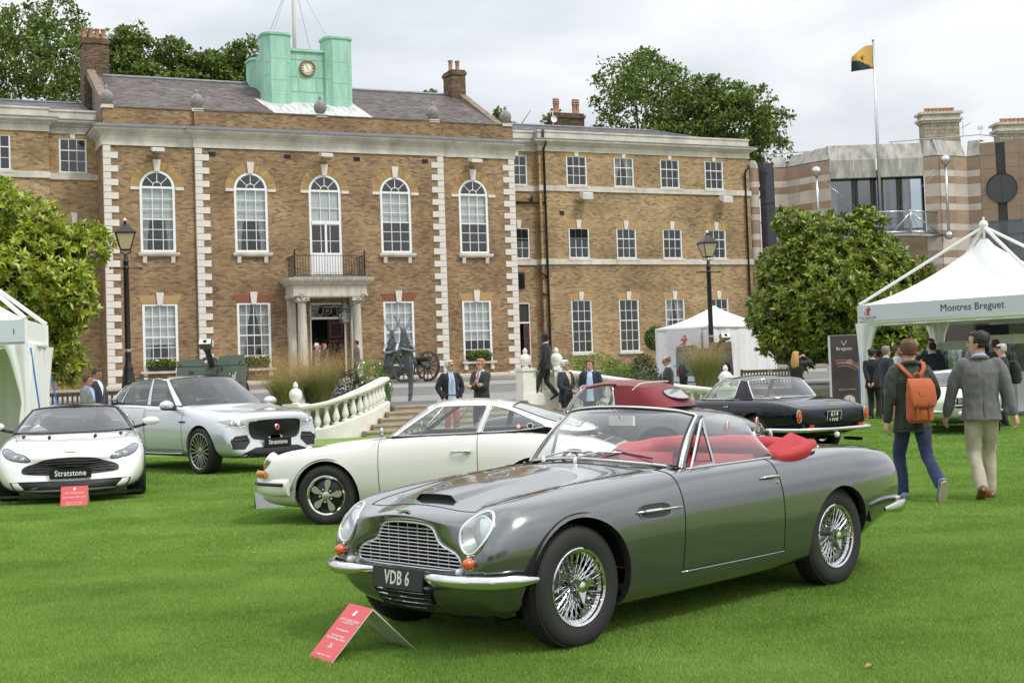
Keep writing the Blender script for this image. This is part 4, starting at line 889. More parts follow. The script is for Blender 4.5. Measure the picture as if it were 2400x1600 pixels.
c0=cz(660,37.5,90)-gz
magnolia('glossy yellow-green magnolia standing behind the small white tent',b,[(0,0,c0,2.25,2.1,2.0),(-.2,.2,c0+1.1,1.75,1.7,1.5),(1.3,-.3,c0-.6,1.05,1.2,1.2),(-1.5,0,c0-.3,1.3,1.4,1.5),(.5,-.4,c0-1.6,1.3,1.3,.95),(1.1,0,c0+.4,1.0,1.1,1.2)],4300,MAG,[(1.2,.2,c0),(-1.2,.3,c0+.3),(.2,-1,c0+.6),(.1,.6,c0+1.6),(.6,-.6,c0-.9)],1.2)
b=at_y(1965,700,44.);gz=TZ0-TSL*sn(b)[1];gz=max(0.,gz);b=np.array([b[0],b[1],gz]);c0=cz(690,44.,1965)-gz
magnolia('dark glossy magnolia with broad dome crown behind the watch tent',b,[(0,0,c0,2.85,2.6,2.0),(-.25,0,c0+1.3,1.9,1.8,1.45),(-2.0,-.2,c0-.55,1.25,1.4,1.1),(2.0,0,c0-.2,1.35,1.5,1.3),(-.6,-.6,c0-1.3,1.7,1.6,.9),(1.4,-.5,c0-1.4,1.5,1.4,.8),(-1.4,0,c0+.6,1.35,1.3,1.2),(1.2,0,c0+.8,1.4,1.4,1.2)],6300,MAG2,[(1.8,.2,c0),(-1.8,.3,c0+.1),(.2,-1.4,c0+.5),(.1,.6,c0+1.7),(1.3,-.6,c0-.9),(-1.0,-.5,c0-.7)],1.0)
# tall trees behind the roofs
BG=leaf_mat('plane_tree_leaf',[(0,(0.046,0.075,0.017)),(.35,(0.098,0.150,0.029)),(.7,(0.163,0.227,0.044)),(1,(0.240,0.305,0.072))],.6,.3,.25)
def bgtree(label,px,py_top,dep,w,h,nl,seed,n=15000,leaf=.27,m=BG,gz=1.0):
 top=at_y(px,py_top,dep);root=thing('plane_tree',label,'tree',(top[0],dep,gz));H=top[2]-gz;r_=np.random.default_rng(seed);sp=[]
 zc=H-h/2
 for k in range(nl):
  a=r_.random()*2*math.pi;q=r_.random()**.6;zz=r_.uniform(-.42,.40);wid=math.sqrt(max(.08,1-(zz*1.9)**2))if zz>0 else 1-.35*abs(zz)
  rr=w*r_.uniform(.13,.2);sp.append((math.cos(a)*q*w*.38*wid,math.sin(a)*q*w*.34*wid,zc+zz*h,rr*1.1,rr*1.1,rr*.85))
 sp.append((0,0,zc,w*.30,w*.28,h*.36));sp.append((r_.uniform(-.08,.08)*w,0,H-h*.14,w*.14,w*.14,h*.13))
 Pi,Ni=lobes(sp,int(n*.35),.5);kc=42;Pc,Nc=lobes(sp,int(n*.9/kc),.22);rad_=rng.uniform(.28,.62,len(Pc))*(w/11)**.3
 off=rdir(len(Pc)*kc)*(rng.random(len(Pc)*kc)**.45)[:,None];P=np.concatenate([Pi,np.repeat(Pc,kc,0)+off*np.repeat(rad_,kc)[:,None]*[1.15,1.15,.75]]);Nn=np.concatenate([Ni,np.repeat(Nc,kc,0)*.5+off]);k=len(P);jit=rng.normal(size=(k,3))*.04;D=rdir(k)*.8+Nn*.5+[0,0,-.15];U=Nn+np.array([0,0,.5])+rng.normal(size=(k,3))*.6
 L_=leaf*rng.uniform(.6,1.3,k);o=obj('crown',leaves_mesh('crown',P+jit,D,U,L_,L_*.7,m,.1),root);o['kind']='stuff'
 limbs(root,H*.35,[(s[0]*.8,s[1]*.8,s[2])for s in sp[:8]],.35);return root
bgtree('tallest leafy tree left of the sooty chimney, behind the roofs',90,-20,88.,12.5,13.,30,3,30000)
bgtree('leafy tree rising just right of the sooty chimney',335,42,90.,7.0,9.,22,5,18000)
bgtree('lower tree closing up to the copper turret',545,98,92.,6.4,6.6,18,8,15000)
bgtree('small tree behind the slate ridge left of the turret',450,128,91.,5.2,5.5,14,18,10000)
bgtree('broad leafy tree behind the right wing roof and chimney pots',1510,116,96.,12.0,10.,32,11,30000)
bgtree('lower spreading tree at the end of the right wing roof',1705,185,95.,8.5,8.,22,13,18000)
bgtree('small tree peeping out beside the wing chimney pots',1300,262,90.,3.4,3.4,8,17,2600,.3)
bgtree('treetop just showing over the slate ridge beside the small chimney',1010,214,92.,2.2,2.2,6,19,1300,.3)
bgtree('treetop between ball finial and right wing roof',1165,258,95.,2.0,2.4,6,23,1300,.3)
# clipped ball tree
TOP=leaf_mat('bay_leaf',[(0,(0.037,0.081,0.013)),(.5,(0.088,0.175,0.025)),(1,(0.188,0.288,0.044))],.45,.2)
p=at_terr(1540,868);p=at_y(1540,840,55.);p[2]=TZ0-TSL*sn(p)[1];bt=thing('ball_tree','clipped round bay tree on a thin bare stem','tree',p);zc=at_y(1540,793,55.)[2]-p[2]
P,Nn=lobes([(0,0,zc,.44,.44,.46)],2600,.25);o=obj('crown',leaves_mesh('crown',P,Nn+rdir(len(P))*.8,Nn+rdir(len(P))*.4,.09*rng.uniform(.7,1.3,len(P)),.05,TOP),bt);o['kind']='stuff'
mb=MB();mb.tube([(0,0,0),(.01,0,zc*.5),(0,0,zc)],.028,7);mb.build('trunk',barkm,bt,smooth=True)
# hedges, shrubs, grasses
HED=leaf_mat('hedge_leaf',[(0,(0.062,0.125,0.015)),(.5,(0.138,0.250,0.031)),(1,(0.250,0.375,0.062))],.5,.25);HEDD=leaf_mat('olive_shrub_leaf',[(0,(0.037,0.062,0.015)),(.5,(0.094,0.125,0.031)),(1,(0.163,0.188,0.062))],.5,.2);FIR=leaf_mat('dark_conifer',[(0,(0.015,0.035,0.013)),(1,(0.056,0.106,0.027))],.6,.15)
PUR=leaf_mat('purple_shrub_leaf',[(0,(.02,.012,.012)),(.6,(.055,.03,.025)),(1,(.09,.06,.03))],.85,.2,.1)
def shrub(name,label,loc,spec,n,m,leaf=.07,cat='shrub',flowers=None,stems=True):
 root=thing(name,label,cat,loc);P,Nn=lobes(spec,n,.4);k=len(P);o=obj('foliage',leaves_mesh('foliage',P,Nn*.6+rdir(k)+[0,0,.3],Nn+rdir(k)*.7,leaf*rng.uniform(.6,1.3,k),leaf*.5,m),root);o['kind']='stuff'
 if stems:
  mb=MB()
  for s in spec:mb.tube([(s[0]*.4,s[1]*.4,-.1),(s[0],s[1],s[2])],[.02,.008],5)
  mb.build('stems',barkm,root)
 if flowers is not None:
  P,Nn=lobes(spec,flowers,.08);o=obj('flowers',leaves_mesh('flowers',P+Nn*.03,rdir(len(P)),Nn+rdir(len(P))*.5,.075,.07,mat('white_petal',(.75,.75,.72),.6)),root);o['kind']='stuff'
 return root
def on_bank(px,dep,z):
 p=at_y(px,900,dep);n_=sn(p)[1];p[2]=TZ0-TSL*n_ if n_<27.4 else float(np.interp(n_,[27.4,28.6],[.7,0]));return p
GRA=leaf_mat('grass_blade_green',[(0,(0.145,0.217,0.043)),(.6,(0.232,0.304,0.072)),(1,(0.362,0.377,0.131))],.5,.3);STR=leaf_mat('golden_seed_stem',[(0,(0.290,0.189,0.072)),(.5,(0.464,0.304,0.123)),(1,(0.620,0.450,0.203))],.7,.2)
def tall_grass(label,loc,h,rad,n_b,n_s,seed=1,spread=.6):
 root=thing('ornamental_grass',label,'plant',loc);r_=np.random.default_rng(seed)
 def blades(n,hh,w,sp,seg=5):
  V,F=[],[]
  a=r_.random(n)*2*math.pi;q=r_.random(n)**.5*rad*.45;ln=sp*r_.uniform(.2,1.,n);L_=hh*r_.uniform(.65,1.05,n)
  bx,by=np.cos(a)*q,np.sin(a)*q;a2=a+r_.normal(size=n)*.7;dx,dy=np.cos(a2),np.sin(a2)
  for s in range(seg+1):
   t=s/seg;o_=ln*L_*t**1.7;z=L_*(t-.18*ln*t*t*t);ww=w*(1-t)**.7;x,y=bx+dx*o_,by+dy*o_
   V.append(np.stack([x-dy*ww/2,y+dx*ww/2,z],1));V.append(np.stack([x+dy*ww/2,y-dx*ww/2,z],1))
  V=np.stack(V,1).reshape(-1,3);k=np.arange(n)[:,None]*(2*(seg+1));F=np.concatenate([k+[2*s,2*s+1,2*s+3,2*s+2]for s in range(seg)]);return V,F.astype(np.int32),(bx,by,dx,dy,ln,L_)
 V,F,_=blades(n_b,h*.72,.011,spread*.8);o=obj('blades',tri_mesh('blades',V,F,GRA),root);o['kind']='stuff'
 V,F,(bx,by,dx,dy,ln,L_)=blades(n_s,h,.006,spread);o=obj('stems',tri_mesh('stems',V,F,STR),root);o['kind']='stuff'
 C=[]
 for _ in range(14):
  t=r_.uniform(.68,1.0,n_s);o_=ln*L_*t**1.7;z=L_*(t-.18*ln*t*t*t);C.append(np.stack([bx+dx*o_,by+dy*o_,z],1)+r_.normal(size=(n_s,3))*[.035,.035,.03])
 C=np.concatenate(C);o=obj('seed_heads',leaves_mesh('seed_heads',C,rdir(len(C)),rdir(len(C)),.03,.008,STR),root);o['kind']='stuff';return root
tall_grass('tall clump of golden feather grass by the foot of the curved balustrade',on_bank(745,36.0,.45),1.8,.7,1300,620,1,1.0)
tall_grass('second golden feather grass clump beside the ball-topped balustrade end',on_bank(668,35.2,.30),1.5,.6,1000,480,2,1.0)
tall_grass('golden feather grass hanging over the field gun with red reflectors',on_bank(1655,42.,.62),1.75,.65,1400,560,3,.75)
shrub('purple_shrub','dark purple-leaved shrub between feather grass and white-flowered bush',on_bank(815,36.8,.55),[(0,0,.5,.55,.5,.5),(-.4,.1,.35,.4,.4,.35),(.35,0,.35,.4,.4,.35)],2600,PUR,.06)
shrub('flowering_bush','light green bush with white flowers at the top of the curved balustrade',on_bank(868,36.8,.6),[(0,0,.75,.42,.4,.55),(.25,-.1,.45,.35,.35,.4),(-.25,0,.4,.35,.35,.35)],2200,HED,.07,flowers=90)
shrub('ground_cover','low green ground cover at the foot of the bank beside the balustrade',on_bank(640,34.4,.12),[(0,0,.12,.9,.35,.2),(-1.4,.2,.12,.8,.35,.2)],2600,HED,.05)
shrub('ground_cover','grey-green herbs filling the bank inside the curved balustrade',on_bank(760,35.0,.22),[(0,0,.12,.6,.35,.25),(.7,.3,.16,.6,.35,.25)],2000,HEDD,.05)
def at_tz(px,dep):p=at_y(px,860,dep);p[2]=TZ0-TSL*sn(p)[1];return p
shrub('clipped_hedge','bright green hedge mound behind the striding man',at_tz(1390,43.),[(-.75,0,.55,.8,.6,.6),(.1,0,.6,.8,.6,.6),(.7,0,.5,.6,.5,.5)],5200,HED,.07,'hedge')
shrub('olive_shrub','lower olive-brown shrub in front of the bright hedge',at_tz(1463,40.5),[(-.5,0,.3,.6,.5,.35),(.3,0,.33,.7,.5,.36)],3200,HEDD,.05)
shrub('dwarf_conifer','dark dwarf conifer between olive shrub and ball tree',at_tz(1508,42.),[(0,0,.5,.42,.4,.6),(.15,0,.25,.45,.4,.35)],2600,FIR,.08)
tall_grass('soft green fountain grass between the hedge and the ball tree',at_tz(1462,44.5),1.15,.9,2600,0,5,.5)
tall_grass('green grass tuft beside the side door balustrade pier',at_tz(1255,43.5),.95,.4,900,0,6,.5)
tall_grass('green grass behind the balusters near the black coupe',on_bank(1610,37.5,.1),.8,.7,1400,0,7,.5)
for px,wh in((1380,'by the pier behind the navy jacket'),(1420,'where the rail starts down'),(1470,'above the maroon hood'),(1520,'beside the man with a phone'),(1570,'below the overgrown field gun')):shrub('bank_plant','green plants behind the descending balustrade '+wh,on_bank(px,38.2+(px-1380)*.004,.35-.001*(px-1380)),[(0,0,.2,.5,.35,.3)],900,HED if px%20 else HEDD,.06,'plant',stems=False)
# car toolkit: bodies are lofted spline surfaces (x forward from the front axle, y left, z up)
chrome=mat('chrome',(.66,.66,.67),.05,metal=1.)
rubber=mat('tyre_rubber',(.018,.018,.018),.75,var=.15,vscale=30,bump=.2,bscale=120)
blackp=mat('black_trim',(.012,.012,.012),.45)
under=mat('underbody_black',(.008,.008,.008),.9)
gapm=mat('shut_line',(.008,.008,.008),.9)
amber=mat('amber_lens',(.62,.085,.008),.15,coat=.6,spec=.8)
redl2=mat('red_lens',(.5,.012,.01),.15,coat=.6,spec=.8)
CARG=glass('car_glass',(.86,.93,.91),.10);CARGD=glass('tinted_car_glass',(.38,.43,.43),.14);LENS=glass('lamp_glass',(.95,.97,.98),.10)
mirr=mat('lamp_reflector',(.8,.8,.8),.12,metal=1.)
def paint(name,col,metal=0.,rough=.35,coat=1.,flake=0.):
 m=mat(name,col,rough,metal=metal,coat=coat)
 if flake:
  t=m.node_tree;b=t.nodes['Principled BSDF'];co=N(t,'ShaderNodeTexCoord');v=N(t,'ShaderNodeTexVoronoi');v.inputs['Scale'].default_value=900.;t.links.new(co.outputs['Object'],v.inputs['Vector'])
  sb=N(t,'ShaderNodeVectorMath',operation='SUBTRACT');sb.inputs[1].default_value=(.5,.5,.5);t.links.new(v.outputs['Color'],sb.inputs[0])
  sc=N(t,'ShaderNodeVectorMath',operation='SCALE');sc.inputs['Scale'].default_value=flake;t.links.new(sb.outputs[0],sc.inputs[0])
  g=N(t,'ShaderNodeNewGeometry');ad=N(t,'ShaderNodeVectorMath',operation='ADD');t.links.new(g.outputs['Normal'],ad.inputs[0]);t.links.new(sc.outputs[0],ad.inputs[1])
  nn=N(t,'ShaderNodeVectorMath',operation='NORMALIZE');t.links.new(ad.outputs[0],nn.inputs[0]);t.links.new(nn.outputs[0],b.inputs['Normal'])
 return m
def ring(xs,ys,zs):
 xs=np.broadcast_to(np.asarray(xs,float),(len(ys),));return np.stack([xs,np.asarray(ys,float),np.asarray(zs,float)],1)
def body_bm(rings,nu=150,nv=110):
 full=[np.concatenate([r,(r*[1,-1,1])[::-1][1:]])for r in rings]
 A=bspl(np.array(full),nu);A=bspl(A.transpose(1,0,2),nv).transpose(1,0,2)
 bm=bmesh.new();vs=[[bm.verts.new(A[i,j])for j in range(nv-1)]for i in range(nu)]
 for i in range(nu-1):
  for j in range(nv-1):
   j2=(j+1)%(nv-1)
   try:bm.faces.new((vs[i][j],vs[i+1][j],vs[i+1][j2],vs[i][j2]))
   except ValueError:pass
 bmesh.ops.remove_doubles(bm,verts=bm.verts,dist=1e-5);bmesh.ops.recalc_face_normals(bm,faces=bm.faces)
 for f in bm.faces:f.smooth=True
 return bm
def cut_arch(bm,cx,cz,r,ymin=.35,flange=.05,flat=1.):
 pass
 def rad(p):return math.hypot(p.x-cx,(p.z-cz)/(flat if p.z>cz else 1.))
 kill=[f for f in bm.faces if abs(f.calc_center_median().y)>ymin and rad(f.calc_center_median())<r]
 ks=set(kill);bd=set()
 for f in kill:
  for v in f.verts:
   if any(g not in ks for g in v.link_faces):bd.add(v)
 bmesh.ops.delete(bm,geom=kill,context='FACES')
 for v in bd:
  if not v.is_valid:continue
  d=rad(v.co)
  if d>1e-4 and abs(v.co.y)>ymin+.02 and abs(r-d)<.07:
   k=r/d;v.co.x=cx+(v.co.x-cx)*k;v.co.z=cz+(v.co.z-cz)*k
 es=[e for e in bm.edges if e.is_valid and len(e.link_faces)==1 and all(abs(v.co.y)>ymin+.02 and abs(rad(v.co)-r)<.03 for v in e.verts)]
 ex=bmesh.ops.extrude_edge_only(bm,edges=es)['geom']
 for v in ex:
  if isinstance(v,bmesh.types.BMVert):v.co.y-=math.copysign(flange,v.co.y)
 for e in es:e.smooth=False
def bvh_of(bm):bm.faces.ensure_lookup_table();return BVHTree.FromBMesh(bm)
def cast(bvh,o,d,off=0.):
 h=bvh.ray_cast(Vector(o),Vector(d).normalized())
 if h[0]is None:return None
 return np.array(h[0])+np.array(h[1])*off
def bm_obj(bm,name,m,parent):
 me=bpy.data.meshes.new(name);bm.to_mesh(me);me.materials.append(m);return obj(name,me,parent)
def piece(bm,planes,pred,name,m,parent,gap=.0035):
 pass
 for co,no,lim in planes:
  fs=[f for f in bm.faces if lim(f.calc_center_median())]
  geom=list({v for f in fs for v in f.verts})+list({e for f in fs for e in f.edges})+fs
  bmesh.ops.bisect_plane(bm,geom=geom,plane_co=Vector(co),plane_no=Vector(no),dist=1e-5)
 sel=[f for f in bm.faces if pred(f.calc_center_median())]
 if not sel:return None
 nb=bmesh.new();mp={}
 for f in sel:
  for v in f.verts:
   if v not in mp:mp[v]=nb.verts.new(v.co)
  nf=nb.faces.new([mp[v]for v in f.verts]);nf.smooth=True
 edges=[(e.verts[0].co.copy(),e.verts[1].co.copy())for e in nb.edges if len(e.link_faces)==1]
 bmesh.ops.delete(bm,geom=sel,context='FACES')
 o=bm_obj(nb,name,m,parent);nb.free()
 if gap:
  key=lambda c:(round(c.x,4),round(c.y,4),round(c.z,4));adj={}
  for a,b in edges:adj.setdefault(key(a),[]).append(key(b));adj.setdefault(key(b),[]).append(key(a))
  mb=MB();seen=set()
  for st in adj:
   if st in seen:continue
   path=[st];seen.add(st)
   while True:
    nx=[q for q in adj[path[-1]]if q not in seen]
    if not nx:break
    path.append(nx[0]);seen.add(nx[0])
   if len(path)>2:mb.tube(np.array(path),gap,5,closed=path[0]in adj[path[-1]])
  mb.build('shut_line',gapm,o)
 return o
def tyre(parent,c,r,rr,w,side=1,tread=True):
 mb=MB();h=w/2;prof=[(rr-.012,-h*.72),(rr+.01,-h*.86),(rr+(r-rr)*.45,-h),(r-.035,-h*.93),(r-.012,-h*.78),(r-.002,-h*.55),(r,0),(r-.002,h*.55),(r-.012,h*.78),(r-.035,h*.93),(rr+(r-rr)*.45,h),(rr+.01,h*.86),(rr-.012,h*.72)]
 mb.lathe(prof,56,c,(0,1,0));o=mb.build('tyre',rubber,parent,smooth=45)
 if tread:
  mb=MB();n=64
  for k in range(n):
   a=2*math.pi*k/n;d=np.array([math.cos(a),0,math.sin(a)])
   for y0,y1 in((-.74,-.42),(-.36,-.04),(.04,.36),(.42,.74)):
    rad=r+.001-.010*max(0,(max(abs(y0),abs(y1))-.5))/.3
    q=np.asarray(c)+d*rad;t=np.array([-math.sin(a),0,math.cos(a)]);mb.cbox(q+np.array([0,(y0+y1)/2*h,0]),.007,(y1-y0)*h,2*math.pi*r/n*.72,mat3=np.array([d,(0,1,0),t]).T)
  mb.build('tread_blocks',rubber,parent)
 return o
def wheel(parent,x,y,z,r,kind,w=.19,rr=.2,face=None):
 pass
 s=1 if y>0 else-1;o=obj('wheel',None,parent);o.location=(x,y,z);tyre(o,(0,0,0),r,rr,w,s)
 f=s*(w/2-.012)
 if kind=='wire':
  mb=MB();mb.lathe([(rr-.03,s*-w*.42),(rr-.035,0),(rr-.03,f-s*.03),(rr-.012,f-s*.02),(rr-.012,f-s*.002),(rr,f+s*.004),(rr+.006,f)],56,(0,0,0),(0,1,0));mb.build('rim',chrome,o,smooth=35)
  mb=MB();mb.lathe([(.062,-s*.04),(.055,0),(.04,f-s*.035),(.043,f-s*.02),(.05,f-s*.015)],24,(0,0,0),(0,1,0));mb.build('hub',chrome,o,smooth=35)
  mb=MB();n=24
  for k in range(n):
   for(h_r,h_y,r_r,r_y,sk)in((.044,f-s*.03,rr-.02,f-s*.018,.42),(.044,f-s*.03,rr-.02,f-s*.018,-.42),(.06,-s*.02,rr-.034,f-s*.05,.5),(.06,-s*.02,rr-.034,f-s*.05,-.5)):
    a=2*math.pi*(k+(.5 if sk<0 else 0))/n;b=a+sk;mb.tube([(h_r*math.cos(b),h_y,h_r*math.sin(b)),(r_r*math.cos(a),r_y,r_r*math.sin(a))],.0021,4,cap=False)
  mb.build('spokes',chrome,o)
  mb=MB();mb.lathe([(.05,f-s*.02),(.045,f+s*.008),(.032,f+s*.022),(.018,f+s*.028),(0,f+s*.029)],20,(0,0,0),(0,1,0))
  a0=R(35)
  for k in range(3 if face!=2 else 2):
   a=a0+2*math.pi*k/3;d=np.array([math.cos(a),0,math.sin(a)]);t=np.array([-math.sin(a),0,math.cos(a)]);yv=np.array([0,1.,0])
   mb.add([d*.02+t*.036+yv*(f+s*.004),d*.02-t*.036+yv*(f+s*.004),d*.085-t*.006+yv*(f+s*.03),d*.085+t*.012+yv*(f+s*.03),d*.02+t*.03+yv*(f+s*.022),d*.02-t*.03+yv*(f+s*.022),d*.083-t*.004+yv*(f+s*.036),d*.083+t*.01+yv*(f+s*.036)],[(0,1,2,3),(4,5,6,7),(0,4,7,3),(1,5,6,2),(3,7,6,2)])
  mb.build('knock_off_nut',chrome,o,smooth=30)
  mb=MB();mb.lathe([(0,-s*.03),(.15,-s*.03),(.15,-s*.045)],28,(0,0,0),(0,1,0));mb.build('brake_disc',mat('brake_iron',(.12,.11,.105),.5,metal=.7),o)
 else:
  blk=kind=='fuchs'
  mb=MB();mb.lathe([(rr-.02,-s*w*.4),(rr-.03,f-s*.06),(rr-.022,f-s*.01),(rr-.008,f+s*.002),(rr+.004,f)],56,(0,0,0),(0,1,0));mb.build('rim',chrome if blk or kind=='cap' else face or chrome,o,smooth=35)
  mb=MB();mb.lathe([(0,-s*.02),(rr-.025,-s*.02)],32,(0,0,0),(0,1,0));mb.build('barrel',under,o)
  if blk:
   mb=MB();mb.lathe([(rr-.02,f-s*.055),(rr*.55,f-s*.018),(.03,f-s*.012),(0,f-s*.012)],40,(0,0,0),(0,1,0));mb.build('rim_dish',mat('satin_black_wheel',(.01,.01,.01),.3),o,smooth=40)
   mb=MB()
   for k in range(5):
    a=2*math.pi*k/5+R(100);d=np.array([math.cos(a),0,math.sin(a)]);t=np.array([-math.sin(a),0,math.cos(a)]);Y=np.array([0,s,0.])
    out_=[(.042,.013),(.085,.02),(.125,.036),(rr-.04,.03),(rr-.028,0)]
    poly=[d*p+t*q for p,q in out_]+[d*p-t*q for p,q in out_[-2::-1]]
    V=[p+Y*(abs(f)-.01)for p in poly]+[p*.97+Y*(abs(f)+.004)for p in poly];kk=len(poly)
    mb.add(V,[tuple(range(kk,2*kk))]+[(i,(i+1)%kk,kk+(i+1)%kk,kk+i)for i in range(kk)])
   mb.lathe([(.045,f-s*.012),(.043,f+s*.006),(.03,f+s*.012),(0,f+s*.013)],24,(0,0,0),(0,1,0))
   mb.build('spokes',mat('polished_alloy',(.55,.54,.51),.42,metal=1.),o,smooth=30)
   mb=MB()
   for k in range(5):a=2*math.pi*(k+.5)/5+R(100);mb.lathe([(.011,f-s*.014),(.011,f+s*.004),(0,f+s*.008)],8,(.066*math.cos(a),0,.066*math.sin(a)),(0,1,0))
   mb.build('lug_nuts',chrome,o,smooth=30)
  elif kind=='alloy':
   mb=MB();n=10
   for k in range(n):
    for sk in(-.07,.07):
     a=2*math.pi*k/n+sk;a2=2*math.pi*k/n+sk*2.2;mb.bar((.05*math.cos(a),f-s*.03,.05*math.sin(a)),((rr-.02)*math.cos(a2),f-s*.012,(rr-.02)*math.sin(a2)),.022,.02,up=(0,1,0))
   mb.lathe([(.07,f-s*.05),(.065,f-s*.02),(.03,f-s*.012),(0,f-s*.012)],24,(0,0,0),(0,1,0));mb.build('spokes',face or chrome,o,smooth=30)
  else:
   mb=MB();mb.lathe([(rr-.02,f-s*.04),(rr*.6,f-s*.01),(.07,f-s*.02),(.06,f+s*.006),(0,f+s*.012)],32,(0,0,0),(0,1,0));mb.build('hub_cap',chrome,o,smooth=40)
 return o
def liners(parent,xs,cz,r,y0,y1):
 for x in xs:
  for s in(-1,1):
   mb=MB();
   an=np.linspace(R(8),R(172),26);A=np.array([[(x+(r+.012)*math.cos(a),s*y,cz+(r+.012)*math.sin(a))for y in(y1,y0)]+[(x,s*y0,cz)]for a in an]);mb.grid(A);mb.build('wheel_arch',under,parent)
def blade(mb,path,hh,th,n=12,m=0,taper=.35,up=(0,0,1)):
 pass
 P=crom(path,8);k=len(P);rows=[]
 T=np.gradient(P,axis=0)
 for i in range(k):
  t=T[i]/np.linalg.norm(T[i]);sd=np.cross(t,up);sd/=np.linalg.norm(sd);u=np.cross(sd,t);q=i/(k-1);g=1-(1-taper)*max(0,abs(2*q-1)-.55)/.45
  rows.append([P[i]+sd*th*g*math.cos(a)*(1 if math.cos(a)>0 else .4)+u*hh/2*g*math.sin(a)for a in np.linspace(0,2*math.pi,n,endpoint=False)])
 mb.grid(np.array(rows),m,closev=True);mb.add(rows[0],[tuple(range(n))],m);mb.add(rows[-1],[tuple(range(n))[::-1]],m);return mb
def plate(parent,c,w,h,right,up,txt,bg,fg,size,name='number_plate',lines=None,border=False,sx=.75):
 pass
 r=np.asarray(right,float);r/=np.linalg.norm(r);u=np.asarray(up,float);u-=r*(u@r);u/=np.linalg.norm(u);n=np.cross(r,u);c=np.asarray(c,float)
 mb=MB();mb.cbox(c-n*.006,w,h,.012,mat3=np.array([r,u,n]).T);p=mb.build(name,bg,parent)
 if border:
  b=MB()
  for sg in(-1,1):b.cbox(c+u*sg*(h/2-.008)+n*.001,w-.01,.006,.003,mat3=np.array([r,u,n]).T);b.cbox(c+r*sg*(w/2-.008)+n*.001,.006,h-.01,.003,mat3=np.array([r,u,n]).T)
  b.build('plate_border',fg,p)
 ls=txt.split('\n');L_=len(ls)
 for i,t in enumerate(ls):text_on('lettering',t,size,fg,p,c+n*.002+u*((L_-1)/2-i)*size*.95,r,u,depth=.003,bold=.0012*size/.1,sx=sx,spacing=1.05)
 return p
def greenhouse(root,posts,roofline,pm,gm,trim=None,crown=.5,bulge=.0,nr=7,n_in=5,roof_name='roof',trim_r=.006,rglass=None):
 pass
 bot=np.array([p[0]for p in posts],float);top=np.array([p[1]for p in posts],float);k=len(posts)
 Bs,Ts=crom(bot,n_in),crom(top,n_in);nS=len(Bs)
 def surf(i,t):p=Bs[i]+(Ts[i]-Bs[i])*t;d=np.array([p[0]-Bs[:,0].mean(),p[1]*1.4,0]);l=np.linalg.norm(d);return p+d/max(l,1e-6)*bulge*math.sin(math.pi*t)
 for sy in(1,-1):
  S=np.array([1,sy,1])
  i=0
  while i<k-1:
   kind=posts[i][2];j=i+1
   while j<k-1 and posts[j][2]==kind:j+=1
   a,b=i*n_in,j*n_in;A=np.array([[surf(q,t)*S for t in np.linspace(0,1,nr)]for q in range(a,b+1)])
   centre=(i==0 or j==k-1)
   if not(centre and sy==-1):
    if centre:
     Mr=A[::-1]*[1,-1,1]if i==0 else A*[1,-1,1]
     A2=np.concatenate([Mr,A[1:]])if i==0 else np.concatenate([A,(A*[1,-1,1])[::-1][1:]])
    else:A2=A
    mb=MB();mb.grid(A2,flip=(sy>0)==True);isg=kind.startswith('glass')
    nm={'glass_front':'windscreen','glass_rear':'rear_window','glass':'side_window'}.get(kind,'pillar')
    o=mb.build(nm,gm if isg else pm,root,smooth=True)
    if isg and trim is not None:
     lp=np.concatenate([A2[:,0],A2[-1,1:],A2[::-1,-1][1:],A2[0,::-1][1:-1]]);t_=MB();t_.tube(lp,trim_r,6,closed=True);t_.build('window_trim',trim,o,smooth=True)
   i=j
 rows=[]
 for q in range(nS):
  p=Ts[q];c=np.array([p[0],0,roofline(p[0])]);r_=[]
  for t in np.linspace(0,1,9):y=p[1]*(1-t);z=c[2]-(c[2]-p[2])*(1-t)**2;r_.append((p[0],y,z))
  rows.append(r_)
 R_=np.array(rows);A=np.concatenate([R_,(R_*[1,-1,1])[:,::-1][:,1:]],1);mb=MB()
 if rglass:
  x0,x1,k0=rglass;n2=A.shape[1];ii=[i for i in range(nS)if x1<=Ts[i][0]<=x0];i0,i1=min(ii),max(ii)
  mb.grid(A[:i0+1],flip=True);mb.grid(A[i1:],flip=True);mb.grid(A[i0:i1+1,:k0+1],flip=True);mb.grid(A[i0:i1+1,n2-1-k0:],flip=True)
  gA=A[i0:i1+1,k0:n2-k0];g_=MB();g_.grid(gA,flip=True);go=g_.build('rear_window',gm,root,smooth=True);lp=np.concatenate([gA[:,0],gA[-1,1:],gA[::-1,-1][1:],gA[0,::-1][1:-1]])
  t_=MB();t_.tube(lp,.011,6,closed=True);t_.build('window_seal',blackp,go,smooth=True);t_=MB();t_.tube(lp+[0,0,.008],.006,6,closed=True);t_.build('window_trim',trim or chrome,go,smooth=True)
 else:mb.grid(A,flip=True)
 ro=mb.build(roof_name,pm,root,smooth=True)
 return ro
